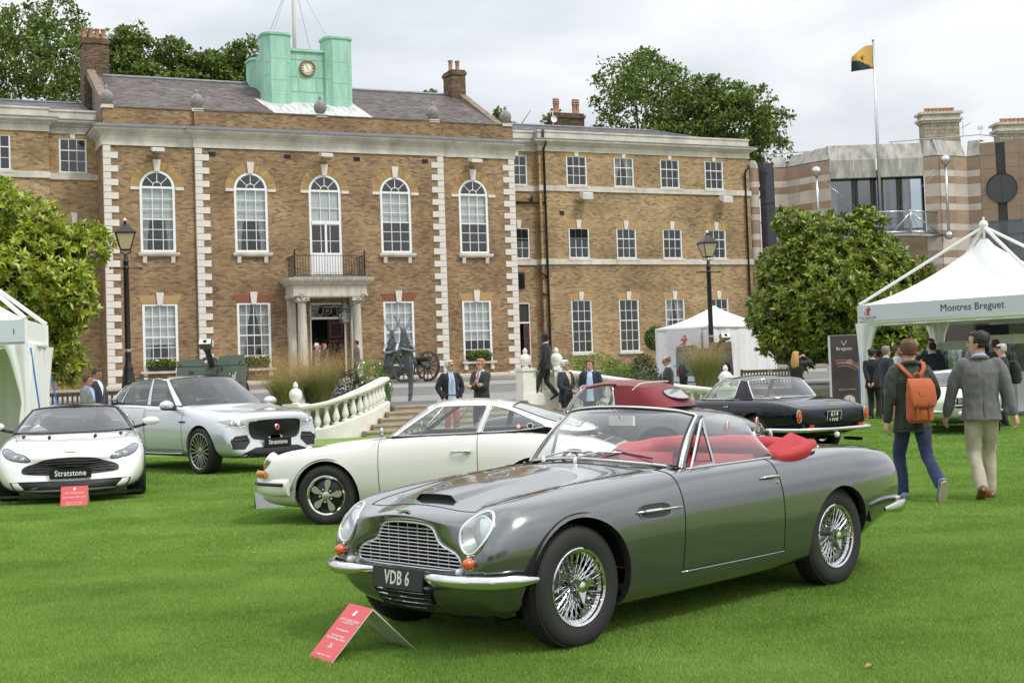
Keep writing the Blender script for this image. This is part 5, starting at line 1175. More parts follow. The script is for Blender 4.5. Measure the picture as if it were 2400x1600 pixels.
def seat(parent,x,y,z,m,w=.5,back=.55,tilt=.3,facing=1,head=False):
 mb=MB();n=10
 def pad(c,ux,uy,uz,a,b,t):
  rows=[]
  for i in range(n+1):
   u=i/n*2-1;rows.append([c+ux*a*u+uy*b*v+uz*t*(1-abs(u)**4)*(1-abs(v)**4)for v in np.linspace(-1,1,n+1)])
  mb.grid(np.array(rows))
 X,Y,Z=np.array([facing,0,0.]),np.array([0,1.,0]),np.array([0,0,1.]);c=np.array([x,y,z])
 pad(c+Z*.05,X,Y,Z,.26,w/2,.09);bz=Z*math.cos(tilt)-X*math.sin(tilt);bx=X*math.cos(tilt)+Z*math.sin(tilt)
 pad(c-X*.24+bz*back/2+Z*.05,bz,-Y,bx,back/2,w/2,.07);pad(c-X*.24+bz*back/2+Z*.05,bz,Y,-bx,back/2,w/2,.06)
 if head:mb.ball(c-X*.24+bz*(back+.13)+Z*.05,.13,6,sc=(.5,1,.8))
 return mb.build('seat',m,parent,smooth=60)
def steering(parent,x,y,z,r=.19,m=None,tilt=.55):
 mb=MB();ax=np.array([-math.cos(tilt),0,math.sin(tilt)]);d,sx,sy=frame(ax);c=np.array([x,y,z])
 mb.tube([c+r*(math.cos(a)*sx+math.sin(a)*sy)for a in np.linspace(0,2*math.pi,32,endpoint=False)],.012,6,closed=True)
 for a in(R(90),R(210),R(330)):mb.bar(c,c+r*(math.cos(a)*sx+math.sin(a)*sy),.02,.006)
 mb.tube([c,c-ax*.3],.02,6);return mb.build('steering_wheel',m or blackp,parent,smooth=40)
def inside(poly,x,y):
 c=False;n=len(poly)
 for i in range(n):
  (x1,y1),(x2,y2)=poly[i],poly[(i+1)%n]
  if(y1>y)!=(y2>y)and x<(x2-x1)*(y-y1)/(y2-y1)+x1:c=not c
 return c
def make_car(name,label,loc,deg,rings,pm,arches,posts,roofline,wheels,trim=chrome,gm=None,doors=(),lids=(),nu=120,nv=91,interior=(.03,.03,.032),seats=(),group=None,bulge=.012,zcut=.7,trim_r=.006,liner_y=(.42,.78),ymin=.35,rglass=None):
 pass
 root=thing(name,label,'car',(*loc,0),R(deg),group)
 bm=body_bm(rings,nu,nv);B=bvh_of(bm)
 for a in arches:cut_arch(bm,a[0],a[1],a[2],ymin,.045,a[3]if len(a)>3 else 1.)
 if posts:
  pb=[(p[0][0],p[0][1])for p in posts];poly=[(x,y*.97)for x,y in pb]+[(x,-y*.97)for x,y in pb[::-1]]
  xs=[p[0]for p in pb];bmesh.ops.delete(bm,geom=[f for f in bm.faces if min(xs)<f.calc_center_median().x<max(xs)and f.calc_center_median().z>zcut and f.normal.z>.5 and inside(poly,f.calc_center_median().x,f.calc_center_median().y)],context='FACES')
 for(x0,x1,z0,z1,sk,nm)in doors:
  for s in(1,-1):
   L_=lambda c,s=s:c.y*s>.45 and x1-.3<c.x<x0+.3
   piece(bm,[((x0,0,.6),(1,0,sk),L_),((x1,0,.6),(1,0,sk),L_),((0,0,z0),(0,0,1),lambda c,s=s:L_(c)and x1-.05<c.x<x0+.05)],lambda c,s=s:c.y*s>.45 and z0<c.z<z1 and c.x<x0-sk*(c.z-.6)and c.x>x1-sk*(c.z-.6),nm,pm,root)
 for(x0,x1,w0,w1,zmin,nm)in lids:
  L2=lambda c:abs(c.y)<max(w0,w1)+.15 and c.z>zmin and x1-.2<c.x<x0+.2
  k=(w1-w0)/(x1-x0);d=w0-k*x0
  piece(bm,[((x0,0,0),(1,0,0),L2),((x1,0,0),(1,0,0),L2),((0,d,0),(-k,1,0),L2),((0,-d,0),(-k,-1,0),L2)],lambda c:x1<c.x<x0 and abs(c.y)<d+k*c.x and c.z>zmin,nm,pm,root,.0028)
 bm_obj(bm,'body',pm,root);bm.free()
 for a in arches:liners(root,(a[0],),a[1],a[2]+.01,*liner_y)
 kind,r,rr,w,tr,face=wheels
 for a in arches:
  for s in(1,-1):wheel(root,a[0],s*tr,r,r,kind,w,rr,face)
 if posts:
  greenhouse(root,posts,roofline,pm,gm or CARG,trim,bulge=bulge,trim_r=trim_r,rglass=rglass)
  im=mat('cabin_'+name+str(len(MATS)),interior,.8,var=.1);mb=MB();xs=[p[0][0]for p in posts];hw=max(p[0][1]for p in posts)*.95;mb.box(min(xs)+.1,max(xs)-.25,-hw,hw,.28,.32)
  A=np.array([[(max(xs)-.10-.18*t,y,posts[0][0][2]-.02-.25*t*t)for t in np.linspace(0,1,5)]for y in np.linspace(-hw,hw,8)]);mb.grid(A)
  for s in(-1,1):mb.box(min(xs)+.3,max(xs)-.2,s*hw-.02,s*hw,.3,posts[len(posts)//2][0][2]-.02)
  rz=posts[-1][0][2];mb.box(min(xs)+.12,min(xs)+.5,-hw*.85,hw*.85,rz-.2,rz-.03)
  mb.build('cabin',im,root)
 for(x,y,z,col,head)in seats:seat(root,x,y,z,mat('seat_%d_%d'%(int(col[0]*1000),int(col[1]*1000)),col,.6,var=.1),.48,.55,.28,1,head)
 return root,B
def line_on(B,root,pts,axis,name,m,r,off=.0,n=6,closed=False):
 pass
 o=[];ax=np.asarray(axis,float)
 for p in crom(np.asarray(pts,float),n,closed):
  q=cast(B,p-ax*3,ax,off)
  if q is not None:o.append(q)
 if len(o)<2:return None
 mb=MB();mb.tube(np.array(o),r,6,closed=closed);return mb.build(name,m,root,smooth=True)
def patch_on(B,root,pts,axis,name,m,off=.004,dome=0.,n=4,sharp=False):
 pass
 ax=np.asarray(axis,float);P_=crom(np.asarray(pts,float),n,True);Q_=np.asarray(pts,float);c=P_.mean(0);rows=[]
 if sharp:P_=np.concatenate([Q_[i]+(Q_[(i+1)%len(Q_)]-Q_[i])*np.linspace(0,1,n+2,endpoint=False)[:,None]for i in range(len(Q_))])
 for t in(1,.8,.55,.3,.02):
  r_=[]
  for p in P_:
   q=cast(B,c+(p-c)*t-ax*3,ax,off+dome*(1-t*t))
   r_.append(q if q is not None else(c+(p-c)*t))
  rows.append(r_)
 mb=MB();mb.grid(np.array(rows),closev=True);return mb.build(name,m,root,smooth=True)
def tentcard(loc,rz,w,h,half,lab,lines,back=None):
 pass
 o=thing('display_card',lab,'sign',loc,rz,None);red=mat('card_red',(.62,.085,.095),.5,var=.03);whi=mat('card_white',(.74,.74,.72),.5);t=.004
 mb=MB();mb.add([(-w/2,-half,0),(w/2,-half,0),(w/2,0,h),(-w/2,0,h),(-w/2,-half+t,0),(w/2,-half+t,0),(w/2,t*.5,h-t*1.5),(-w/2,t*.5,h-t*1.5)],[(0,1,2,3),(7,6,5,4),(0,4,5,1),(1,5,6,2),(3,7,4,0)],0);mb.mi[1:]=[1]*4;f=mb.build('front_leaf',[red,whi],o)
 mb=MB();mb.add([(w/2,half,0),(-w/2,half,0),(-w/2,0,h),(w/2,0,h),(w/2,half-t,0),(-w/2,half-t,0),(-w/2,-t*.2,h-t*1.5),(w/2,-t*.2,h-t*1.5)],[(0,1,2,3),(7,6,5,4),(0,4,5,1),(1,5,6,2),(3,7,4,0)],0);mb.build('back_leaf',back or whi,o)
 up=np.array([0,half,h]);L_=np.linalg.norm(up);up=up/L_;nrm=np.cross([1,0,0],up)
 for(txt,v,size)in lines:
  c=np.array([0,-half,0])+up*L_*v+nrm*.0015;text_on('lettering',txt,size,whi,f,c,(1,0,0),up,depth=.0008)
 c=np.array([0,-half,0])+up*L_*.86+nrm*.0015;mb=MB();s_=h*.11
 for a,b in(((-.5,-.2),(.4,-.25)),((-.3,0),(.5,.1)),((-.1,.2),(.55,.5)),((-.5,-.45),(.2,-.5)),((-.35,.2),(.1,.6))):mb.bar(c+np.array([a[0]*s_,0,0])+up*a[1]*s_,c+np.array([b[0]*s_,0,0])+up*b[1]*s_,s_*.3,.001,up=nrm)
 mb.build('emblem',whi,f);return o
 # grey convertible in the foreground
def build_db6():
 root=thing('convertible_car','gleaming grey open convertible with wire wheels and red interior','car',(-.216,8.153,0),R(224.385))
 P=paint('silver_birch_paint',(.165,.172,.172),.82,.17,1.,.02)
 rings=[ring(.565,[0,.24,.40,.455,.43,.38,.25,.235,.17,.085,0],[.46,.46,.462,.485,.545,.57,.60,.685,.705,.71,.712]),ring(.60,[0,.245,.42,.475,.455,.40,.265,.25,.18,.088,0],[.442,.442,.445,.475,.55,.582,.622,.705,.725,.731,.734]),ring([.645,.645,.635,.62,.612,.605,.605,.615,.63,.64,.645],[0,.25,.43,.495,.50,.445,.33,.275,.20,.095,0],[.425,.425,.43,.465,.545,.60,.655,.715,.74,.75,.753]),ring([.645,.645,.63,.62,.615,.605,.58,.58,.61,.63,.638],[0,.24,.46,.575,.645,.635,.575,.47,.31,.14,0],[.37,.37,.38,.42,.515,.60,.675,.708,.725,.752,.758]),ring([.59,.59,.575,.565,.565,.555,.505,.51,.56,.58,.59],[0,.26,.52,.655,.715,.71,.645,.53,.34,.16,0],[.25,.25,.27,.36,.50,.62,.72,.752,.745,.772,.778]),ring([.45,.45,.45,.43,.43,.43,.42,.42,.42,.42,.42],[0,.3,.6,.715,.765,.76,.70,.575,.38,.18,0],[.18,.18,.21,.34,.50,.655,.79,.828,.782,.802,.808]),ring(.2,[0.0,0.52,0.72,0.78,0.81,0.805,0.735,0.605,0.41,0.2,0.0],[0.15,0.15,0.135,0.28,0.51,0.67,0.808,0.845,0.815,0.842,0.848]),ring(-.05,[0.0,0.52,0.75,0.8,0.832,0.828,0.755,0.62,0.43,0.22,0.0],[0.15,0.15,0.145,0.29,0.52,0.69,0.835,0.872,0.85,0.878,0.887]),ring(-.35,[0.0,0.52,0.76,0.81,0.842,0.838,0.765,0.64,0.45,0.23,0.0],[0.15,0.15,0.155,0.3,0.53,0.7,0.852,0.89,0.878,0.902,0.912]),ring(-.7,[0.0,0.57,0.775,0.815,0.846,0.842,0.775,0.67,0.48,0.24,0.0],[0.15,0.15,0.165,0.3,0.54,0.71,0.866,0.905,0.905,0.93,0.945]),ring(-1.0,[0.0,0.57,0.78,0.82,0.848,0.845,0.785,0.7,0.5,0.25,0.0],[0.15,0.15,0.17,0.3,0.55,0.72,0.872,0.912,0.925,0.95,0.96]),ring(-1.5,[0.0,0.57,0.78,0.82,0.85,0.847,0.79,0.715,0.5,0.25,0.0],[0.15,0.15,0.175,0.3,0.55,0.72,0.872,0.912,0.92,0.925,0.925]),ring(-2.0,[0.0,0.57,0.775,0.815,0.85,0.847,0.79,0.715,0.5,0.25,0.0],[0.16,0.16,0.185,0.31,0.55,0.73,0.88,0.918,0.925,0.93,0.93]),ring(-2.45,[0.0,0.54,0.76,0.81,0.85,0.846,0.785,0.7,0.5,0.25,0.0],[0.17,0.17,0.195,0.32,0.55,0.74,0.892,0.932,0.942,0.947,0.95]),ring(-2.9,[0.0,0.52,0.71,0.785,0.83,0.826,0.765,0.675,0.48,0.24,0.0],[0.18,0.18,0.205,0.34,0.56,0.74,0.886,0.925,0.938,0.944,0.947]),ring(-3.25,[0,.36,.63,.74,.785,.78,.725,.64,.45,.22,0],[.25,.25,.31,.42,.56,.73,.86,.90,.912,.918,.92]),ring(-3.5,[0,.34,.58,.68,.725,.72,.675,.60,.42,.2,0],[.31,.31,.35,.43,.56,.71,.825,.868,.88,.886,.888]),ring(-3.62,[0,.32,.55,.64,.675,.67,.63,.57,.4,.2,0],[.35,.35,.385,.45,.56,.69,.795,.84,.855,.862,.864]),ring(-3.645,[0,.28,.48,.56,.59,.585,.55,.5,.35,.17,0],[.40,.40,.42,.48,.57,.67,.75,.785,.80,.805,.807]),ring(-3.65,[0,.03,.05,.06,.06,.06,.055,.05,.03,.015,0],[.58,.58,.585,.59,.6,.61,.615,.62,.62,.62,.62])]
 bm=body_bm(rings,190,131);B=bvh_of(bm)
 hl=[]
 for s in(1,-1):
  E_=[]
  for a in np.linspace(0,2*math.pi,36,endpoint=False):
   y=s*(.548+.086*math.cos(a)+.004*math.sin(a));z=.676+.108*math.sin(a);h=cast(B,(2,y,z),(-1,0,0));E_.append(h if h is not None else np.array([.5,y,z]))
  hl.append(np.array(E_))
  kill=[f for f in bm.faces if f.calc_center_median().x>.25 and((f.calc_center_median().y-s*.548)/.08)**2+((f.calc_center_median().z-.676)/.10)**2<1 and f.normal.x>.1]
  bmesh.ops.delete(bm,geom=kill,context='FACES')
 cut_arch(bm,0,.335,.385,.4,.05);cut_arch(bm,-2.584,.335,.372,.4,.05,.93)
 for co,no in(((-1.02,0,0),(1,0,0)),((-2.32,0,0),(1,0,0)),((0,.675,0),(0,1,0)),((0,-.675,0),(0,1,0))):
  fs=[f for f in bm.faces if-2.6<f.calc_center_median().x<-.8 and f.calc_center_median().z>.8]
  bmesh.ops.bisect_plane(bm,geom=list({v for f in fs for v in f.verts})+list({e for f in fs for e in f.edges})+fs,plane_co=Vector(co),plane_no=Vector(no),dist=1e-5)
 bmesh.ops.delete(bm,geom=[f for f in bm.faces if-2.32<f.calc_center_median().x<-1.02 and abs(f.calc_center_median().y)<.675 and f.calc_center_median().z>.8],context='FACES')
 for s in(1,-1):
  L_=lambda c,s=s:c.y*s>.6 and-2.2<c.x<-.7 and c.z>.2
  piece(bm,[((-.86,0,.6),(1,0,.03),L_),((-1.88,0,.6),(1,0,-.06),L_),((0,0,.325),(0,0,1),lambda c,s=s:L_(c)and-1.95<c.x<-.84)],lambda c,s=s:c.y*s>.6 and c.z>.325 and c.x<-.86-.03*(c.z-.6)and c.x>-1.88+.06*(c.z-.6)and c.z<.93,'door',P,root)
 L2=lambda c:abs(c.y)<.66 and c.z>.6 and c.x>-.95
 piece(bm,[((.47,0,0),(1,0,0),L2),((-.80,0,0),(1,0,0),L2),((0,.50,0),(.10,1,0),L2),((0,-.50,0),(.10,-1,0),L2)],lambda c:-.80<c.x<.47 and abs(c.y)+.10*c.x<.50 and c.z>.6,'bonnet',P,root,.0028)
 L3=lambda c:abs(c.y)<.62 and c.z>.7 and c.x<-2.4
 piece(bm,[((-2.62,0,0),(1,0,0),L3),((0,.52,0),(0,1,0),L3),((0,-.52,0),(0,1,0),L3),((-3.5,0,0),(1,0,0),L3)],lambda c:-3.5<c.x<-2.62 and abs(c.y)<.52 and c.z>.7,'boot_lid',P,root,.0028)
 bm_obj(bm,'body',P,root);bm.free()
 liners(root,(0,-2.584),.335,.40,.42,.80)
 mb=MB();mb.box(-3.1,.40,-.5,.5,.17,.2);mb.build('underbody',under,root)
 for x in(0,-2.584):
  for s in(1,-1):wheel(root,x,s*.69,.335,.337,'wire',.185,.212)
 r0=rings[0];OU=bspl(np.concatenate([r0,(r0*[1,-1,1])[::-1][1:]]),61)[:-1]+[.012,0,0]
 g=obj('grille',None,root);mb=MB();mb.tube(OU,.010,8,closed=True);mb.build('surround',chrome,g,smooth=True)
 def yr(z):c=[abs(OU[i,1]+(OU[(i+1)%len(OU),1]-OU[i,1])*(z-OU[i,2])/(OU[(i+1)%len(OU),2]-OU[i,2]))for i in range(len(OU))if(OU[i,2]-z)*(OU[(i+1)%len(OU),2]-z)<0];return max(c)if c else 0
 mb=MB()
 for k in range(11):
  z=.478+.0202*k;w=yr(z)
  if w>.05:mb.bar((.575,-w,z),(.575,w,z),.026,.0065);mb.tube([(.588,-w,z),(.588,w,z)],.0042,5)
 for y in np.linspace(-.34,.34,9):
  zs=[z for z in np.linspace(.466,.704,40)if yr(z)>abs(y)]
  if zs:mb.bar((.57,y,zs[0]),(.57,y,zs[-1]),.006,.018,up=(1,0,0))
 mb.build('slats',mat('satin_aluminium',(.5,.5,.5),.3,metal=1.),g);mb=MB();mb.add([(.53,y,z)for _,y,z in OU],[tuple(range(len(OU)))]);mb.build('radiator',under,g)
 for s,E_ in zip((1,-1),hl):
  h=obj('headlight',None,root);mb=MB();mb.tube(E_+[.003,0,0],.011,8,closed=True);b=E_[27];mb.ball(b+[.008,0,-.012],.012,6);mb.build('rim',chrome,h,smooth=True)
  c=E_.mean(0);rows=[c+[.035,0,.02]+(E_-c-[.035,0,.02]*np.ones((36,1)))*t+np.array([.03,s*.012,.03])*(1-t*t)*.6 for t in(.02,.3,.55,.78,.92,1.)]
  mb=MB();mb.grid(np.array(rows),closev=True,flip=s<0);mb.build('cover',LENS,h,smooth=True)
  mb=MB();mb.grid(np.array([E_-[.0,0,0],E_*.6+(c-[.12,0,.0])*.4,(E_-c)*.4+c-[.15,0,0]]),closev=True);mb.build('bucket',mat('lamp_bucket_grey',(.42,.43,.43),.35,metal=.5),h,smooth=True)
  cc=c+np.array([-.045,0,.0]);mb=MB();mb.lathe([(.088,0),(.092,.01),(.085,.015)],28,cc,(1,0,.15));mb.build('lamp_rim',chrome,h,smooth=True)
  mb=MB();mb.lathe([(0,.02),(.03,.018),(.06,.012),(.086,0)],24,cc+[.004,0,0],(1,0,.15));mb.build('lamp_lens',mat('lamp_lens',(.72,.75,.78),.08,metal=.55),h,smooth=True)
  mb=MB();q=cast(B,(2,s*.56,.522),(-1,0,0),.0);mb.lathe([(.036,-.01),(.036,.012),(.03,.012)],20,q,(1,0,0));mb.build('indicator_base',chrome,root,smooth=40)
  mb=MB();mb.lathe([(.031,.008),(.03,.03),(.022,.048),(.01,.055),(0,.056)],18,q,(1,0,.05));mb.build('indicator',amber,root,smooth=True)
  q=cast(B,(2,s*.475,.47),(-1,0,0));mb=MB();mb.lathe([(.022,-.01),(.022,.015),(.017,.03),(.008,.036),(0,.037)],16,q,(1,0,0));mb.build('side_lamp',mat('clear_lamp',(.7,.7,.7),.1,coat=.5),root,smooth=True)
  mb=MB();blade(mb,[(.64,s*.215,.44),(.70,s*.34,.437),(.69,s*.52,.432),(.60,s*.68,.428),(.46,s*.775,.428),(.36,s*.81,.43)][::s],.074,.036);mb.build('front_bumper',chrome,root,smooth=True)
  mb=MB();blade(mb,[(-3.1,s*.85,.47),(-3.35,s*.82,.468),(-3.58,s*.72,.468),(-3.72,s*.55,.47),(-3.76,s*.3,.47)][::-s],.088,.042);mb.build('rear_bumper',chrome,root,smooth=True)
  mb=MB();q=cast(B,(-6,s*.54,.66),(1,0,0));mb.lathe([(.04,-.01),(.04,.02),(.02,.04),(0,.042)],16,q,(-1,0,0));mb.build('tail_lamp',redl2,root,smooth=True)
 dkg=mat('plate_black',(.014,.016,.014),.3);wht=mat('plate_silver',(.72,.74,.72),.3,metal=.2)
 plate(root,(.668,0,.405),.44,.115,(0,1,0),(-.12,0,1),'VDB 6',dkg,wht,.108,sx=.72)
 plate(root,(-3.69,0,.62),.5,.115,(0,-1,0),(0,0,1),'VDB 6',dkg,wht,.108,sx=.72)
 lo=obj('lower_grille',None,root);mb=MB()
 for k,(z,w,x)in enumerate(((.335,.24,.652),(.305,.23,.64),(.275,.215,.622),(.248,.20,.60))):mb.tube([(x-.02,-w,z),(x,-w*.5,z),(x+.004,0,z),(x,w*.5,z),(x-.02,w,z)],.0045,5)
 mb.build('slats',chrome,lo);mb=MB();mb.add([(.645,-.25,.345),(.645,.25,.345),(.585,.215,.235),(.585,-.215,.235)],[(0,1,2,3)]);mb.build('intake',under,lo)
 rows=[];mouth=[]
 for i,x in enumerate(np.linspace(.36,-.55,14)):
  t=i/13;w=.165+.03*t;hh=.032*(1-t)**1.2;r_=[]
  for y in np.linspace(-w-.03,w+.03,21):
   q=cast(B,(x,y,2),(0,0,-1));e=np.clip((w+.02-abs(y))/.055,0,1);e=e*e*(3-2*e);r_.append((x,y,q[2]-.002+(hh+.002)*e))
  rows.append(r_)
 mb=MB();mb.grid(np.array(rows));sco=mb.build('bonnet_scoop',P,root,smooth=True)
 f=np.array(rows[0]);base=np.array([(x+.0,y,cast(B,(x,y,2),(0,0,-1))[2])for x,y,z in f]);mb=MB();mb.grid(np.array([f-[.012,0,.006],base-[.012,0,-.001]]));mb.build('scoop_mouth',under,sco);mb=MB();mb.tube(f,.0035,5);mb.build('scoop_lip',P,sco,smooth=True)
 q=cast(B,(.60,0,2),(0,0,-1));bd=MB();bp=[(.0,.0),(.012,.016),(.012,.05),(.002,.062),(-.003,.03),(-.012,.016),(-.016,0)];pol=bp+[(x,-y)for x,y in bp[-2:0:-1]]
 bd.prism([(x,y)for x,y in pol][::-1],0,.006,lambda x,y,h:tuple(q+np.array([x,y,h+.003-.25*x*0])));bd.build('wing_badge',chrome,root)
 for s in(1,-1):
  q=cast(B,(.28,s*.40,2),(0,0,-1));text_on('script','Superleggera',.026,chrome,root,q+[0,0,.003],(-.97*1,.2*s,0)if s>0 else(.97,.2,0),(0,-1,0)if s>0 else(0,1,0),depth=.001)
 for s in(1,-1):
  vt=obj('side_vent',None,root);lp=[]
  for a in np.linspace(0,2*math.pi,28,endpoint=False):
   ca,sa=math.cos(a),math.sin(a);x=-.60+.145*math.copysign(abs(ca)**.6,ca);z=.70+.042*math.copysign(abs(sa)**.7,sa);lp.append(cast(B,(x,s*3,z),(0,-s,0),.0022))
  lp=np.array(lp);mb=MB();mb.add(lp,[tuple(range(28))]);mb.build('recess',mat('vent_recess',(.02,.021,.022),.4),vt)
  rowsv=np.array([lp+[0,s*.003,0],lp*.93+lp.mean(0)*.07+[0,s*.0015,0]]);mb=MB();mb.grid(rowsv,closev=True);mb.build('recess_lip',P,vt,smooth=True)
  A_=[cast(B,(x,s*3,.702),(0,-s,0),.008)for x in np.linspace(-.44,-.83,8)];mb=MB();mb.tube(np.array(A_),.0075,8);mb.build('strake',chrome,vt,smooth=True)
  A_=[cast(B,(x,s*3,.702),(0,-s,0),.0165)for x in np.linspace(-.50,-.64,5)];mb=MB();mb.tube(np.array(A_),.010,4);mb.build('strake_badge',chrome,vt)
  hd=MB();A_=[cast(B,(x,s*3,.80),(0,-s,0),o)for x,o in zip(np.linspace(-1.66,-1.87,7),(.004,.02,.024,.022,.02,.014,.006))];hd.tube(np.array(A_),[.004,.006,.008,.009,.01,.011,.008],8);hd.build('door_handle',chrome,root,smooth=True)
  q=cast(B,(-1.84,s*3,.765),(0,-s,0));hd=MB();hd.lathe([(.012,-.004),(.012,.006),(0,.008)],12,q,(0,s,0));hd.build('door_lock',chrome,root,smooth=40)
  T_=[cast(B,(x,s*.705,2),(0,0,-1),.004)for x in np.linspace(-1.06,-2.0,16)];mb=MB();mb.tube(np.array(T_),.0075,6);mb.build('belt_trim',chrome,root,smooth=True)
  for zz,xs in((.315,np.linspace(-.84,-1.9,12)),):
   T_=[cast(B,(x,s*3,zz),(0,-s,0),.001)for x in xs];mb=MB();mb.tube(np.array(T_),.0035,5);mb.build('sill_trim',chrome,root,smooth=True)
 bot=crom([(-1.06,-.655,.905),(-.97,-.52,.932),(-.885,-.26,.955),(-.86,0,.965),(-.885,.26,.955),(-.97,.52,.932),(-1.06,.655,.905)],6);top=crom([(-1.365,-.565,1.215),(-1.29,-.45,1.25),(-1.215,-.22,1.272),(-1.195,0,1.278),(-1.215,.22,1.272),(-1.29,.45,1.25),(-1.365,.565,1.215)],6)
 ws=obj('windscreen',None,root);A=np.array([[b+(t-b)*u+np.array([.02,0,.01])*math.sin(math.pi*u)for u in np.linspace(0,1,8)]for b,t in zip(bot,top)]);mb=MB();mb.grid(A);mb.build('glass',CARG,ws,smooth=True)
 lp=np.concatenate([bot,A[-1,1:-1],top[::-1],A[0,::-1][1:-1]])
 cl=lp+[.004,0,.002];mb=MB();mb.tube(cl,.0105,8,closed=True);mb.build('frame',chrome,ws,smooth=True);ctr=lp.mean(0);mb=MB();mb.tube(lp+(ctr-lp)*.028+[.006,0,.004],.008,6,closed=True);mb.build('rubber_seal',blackp,ws,smooth=True)
 for s in(1,-1):
  mb=MB();mb.grid(np.array([A[-1 if s>0 else 0]+[-.004,s*.006,0],A[-1 if s>0 else 0]+[-.035,s*.022,.0],A[-1 if s>0 else 0]+[-.05,s*.0,.0]]));mb.build('pillar',P,ws,smooth=True)
  mb=MB();pv=np.array([-.80,s*.14-.12,.955]);pa=np.array([-.93,s*.14+.16,1.005]);mb.lathe([(.014,-.02),(.014,.02),(0,.03)],10,pv,(0,0,1));mb.tube([pv+[0,0,.02],(pv+pa)/2+[0,0,.03],pa],.007,6);wp=obj('wiper',None,root);mb.build('arm',chrome,wp,smooth=True)
  mb=MB();mb.tube([pa+[.012,-.14,-.012],pa+[0,0,.0],pa+[-.035,.22,-.035]],.006,5);mb.build('blade',blackp,wp)
 tr=MB();tr.tube([(-1.2,0,1.27),(-1.24,.0,1.24),(-1.27,0,1.2)],.005,6);tr.build('mirror_stem',chrome,ws)
 mb=MB();mb.cbox((-1.285,0,1.185),.022,.21,.062);bpy_m=mb.build('rear_view_mirror',mat('mirror_back',(.66,.67,.67),.3),root)
 for s in(1,-1):
  Q0,Q1,Q2=np.array([-1.115,s*.70,.915]),np.array([-1.345,s*.615,1.20]),np.array([-1.335,s*.705,.918]);ql=obj('quarter_light',None,root)
  mb=MB();mb.add([Q0,Q2,Q1],[(0,1,2)]);mb.build('glass',CARG,ql);mb=MB();mb.tube([Q0,Q2,Q1,Q0*.04+Q1*.96],.009,6,closed=True);mb.build('frame',chrome,ql,smooth=30)
  mb=MB();inn=[(Q0*.8+Q1*.1+Q2*.1),(Q2*.86+Q0*.07+Q1*.07),(Q1*.8+Q2*.12+Q0*.08)];mb.tube(inn,.005,5,closed=True);mb.build('inner_frame',blackp,ql)
  if s<0:continue
  bt=[np.array([x,s*.705,.918])for x in np.linspace(-1.345,-1.975,12)];tp=crom([(-1.355,s*.612,1.20),(-1.5,s*.606,1.215),(-1.68,s*.604,1.205),(-1.80,s*.610,1.155),(-1.90,s*.65,1.03),(-1.975,s*.70,.93)],3)
  tp=np.array([tp[int(i*(len(tp)-1)/11)]for i in range(12)]);mb=MB();mb.grid(np.array([[b+(t-b)*u+np.array([0,s*.012*math.sin(math.pi*u),0])for u in np.linspace(0,1,6)]for b,t in zip(bt,tp)]));mb.build('door_glass',glass('side_glass',(.9,.95,.94),.16),root,smooth=True)
 red=mat('red_leather',(.36,.014,.022),.45,var=.12,vscale=6,bump=.15,bscale=60);redc=mat('red_hood_cover',(.38,.012,.02),.6,var=.08,vscale=5,bump=.1)
 it=obj('cockpit',None,root);mb=MB();mb.box(-2.3,-.95,-.66,.66,.25,.28);mb.build('floor',mat('red_carpet',(.22,.012,.015),.95),it)
 mb=MB()
 for s in(1,-1):mb.box(-2.32,-.98,s*.655-.01,s*.655+.015,.28,.90)
 mb.build('door_card',red,it);mb=MB()
 A=np.array([[(-1.0-.1*t*(2-t),y,.93-.30*t*t)for t in np.linspace(0,1,6)]for y in np.linspace(-.67,.67,8)]);mb.grid(A);mb.box(-1.12,-1.0,-.67,.67,.55,.66);mb.build('dashboard',red,it,smooth=40)
 for y in(.34,-.34):seat(it,-1.55,y,.38,red,.50,.52,.25)
 seat(it,-2.08,0,.45,red,1.15,.40,.2);steering(it,-1.28,-.34,.83,.19,mat('wood_rim',(.12,.055,.02),.3))
 hp=crom([(-1.98,.66,.93),(-2.12,.69,.955),(-2.34,.64,.985),(-2.46,.40,.995),(-2.50,0,1.0),(-2.46,-.40,.995),(-2.34,-.64,.985),(-2.12,-.69,.955),(-1.98,-.66,.93)],6)
 rows=[]
 for i,p in enumerate(hp):
  t=np.gradient(hp,axis=0)[i];t/=np.linalg.norm(t);o=np.array([t[1],-t[0],0])*-1;q=i/(len(hp)-1);g=.45+.55*math.sin(math.pi*q)**.5;wr=.006*math.sin(q*31)+.004*math.sin(q*53)
  rows.append([p+np.array([0,0,-.10])+o*-.09*g,p+np.array([0,0,-.03])+o*-.14*g,p+np.array([0,0,.01*g+wr])+o*-.10*g,p+np.array([0,0,.02*g+wr])+o*.0,p+np.array([0,0,.02*g])+o*.1*g,p+np.array([0,0,-.05*g])+o*.14*g,p+np.array([0,0,-.10])+o*.11*g])
 mb=MB();Rw=bspl(np.array(rows).transpose(1,0,2),14).transpose(1,0,2);mb.grid(Rw);mb.build('hood_cover',redc,root,smooth=True)
 mb=MB();flp=[(-1.97,.70,.925),(-2.2,.745,.945),(-2.45,.72,.955),(-2.62,.60,.97)];up_=[(-2.0,.62,.96),(-2.22,.62,1.03),(-2.42,.55,1.05),(-2.58,.45,1.0)];mb.grid(np.array([crom(flp,5)+[0,.005,-.01],crom(flp,5)+[0,.004,.02],crom(up_,5)]));mb.build('hood_flap',redc,root,smooth=True)
 mb=MB();T_=[cast(B,(-2.66-.02*abs(y),y,2),(0,0,-1),.004)for y in np.linspace(-.6,.6,12)];mb.tube(np.array(T_),.006,5);mb.build('deck_trim',chrome,root,smooth=True)
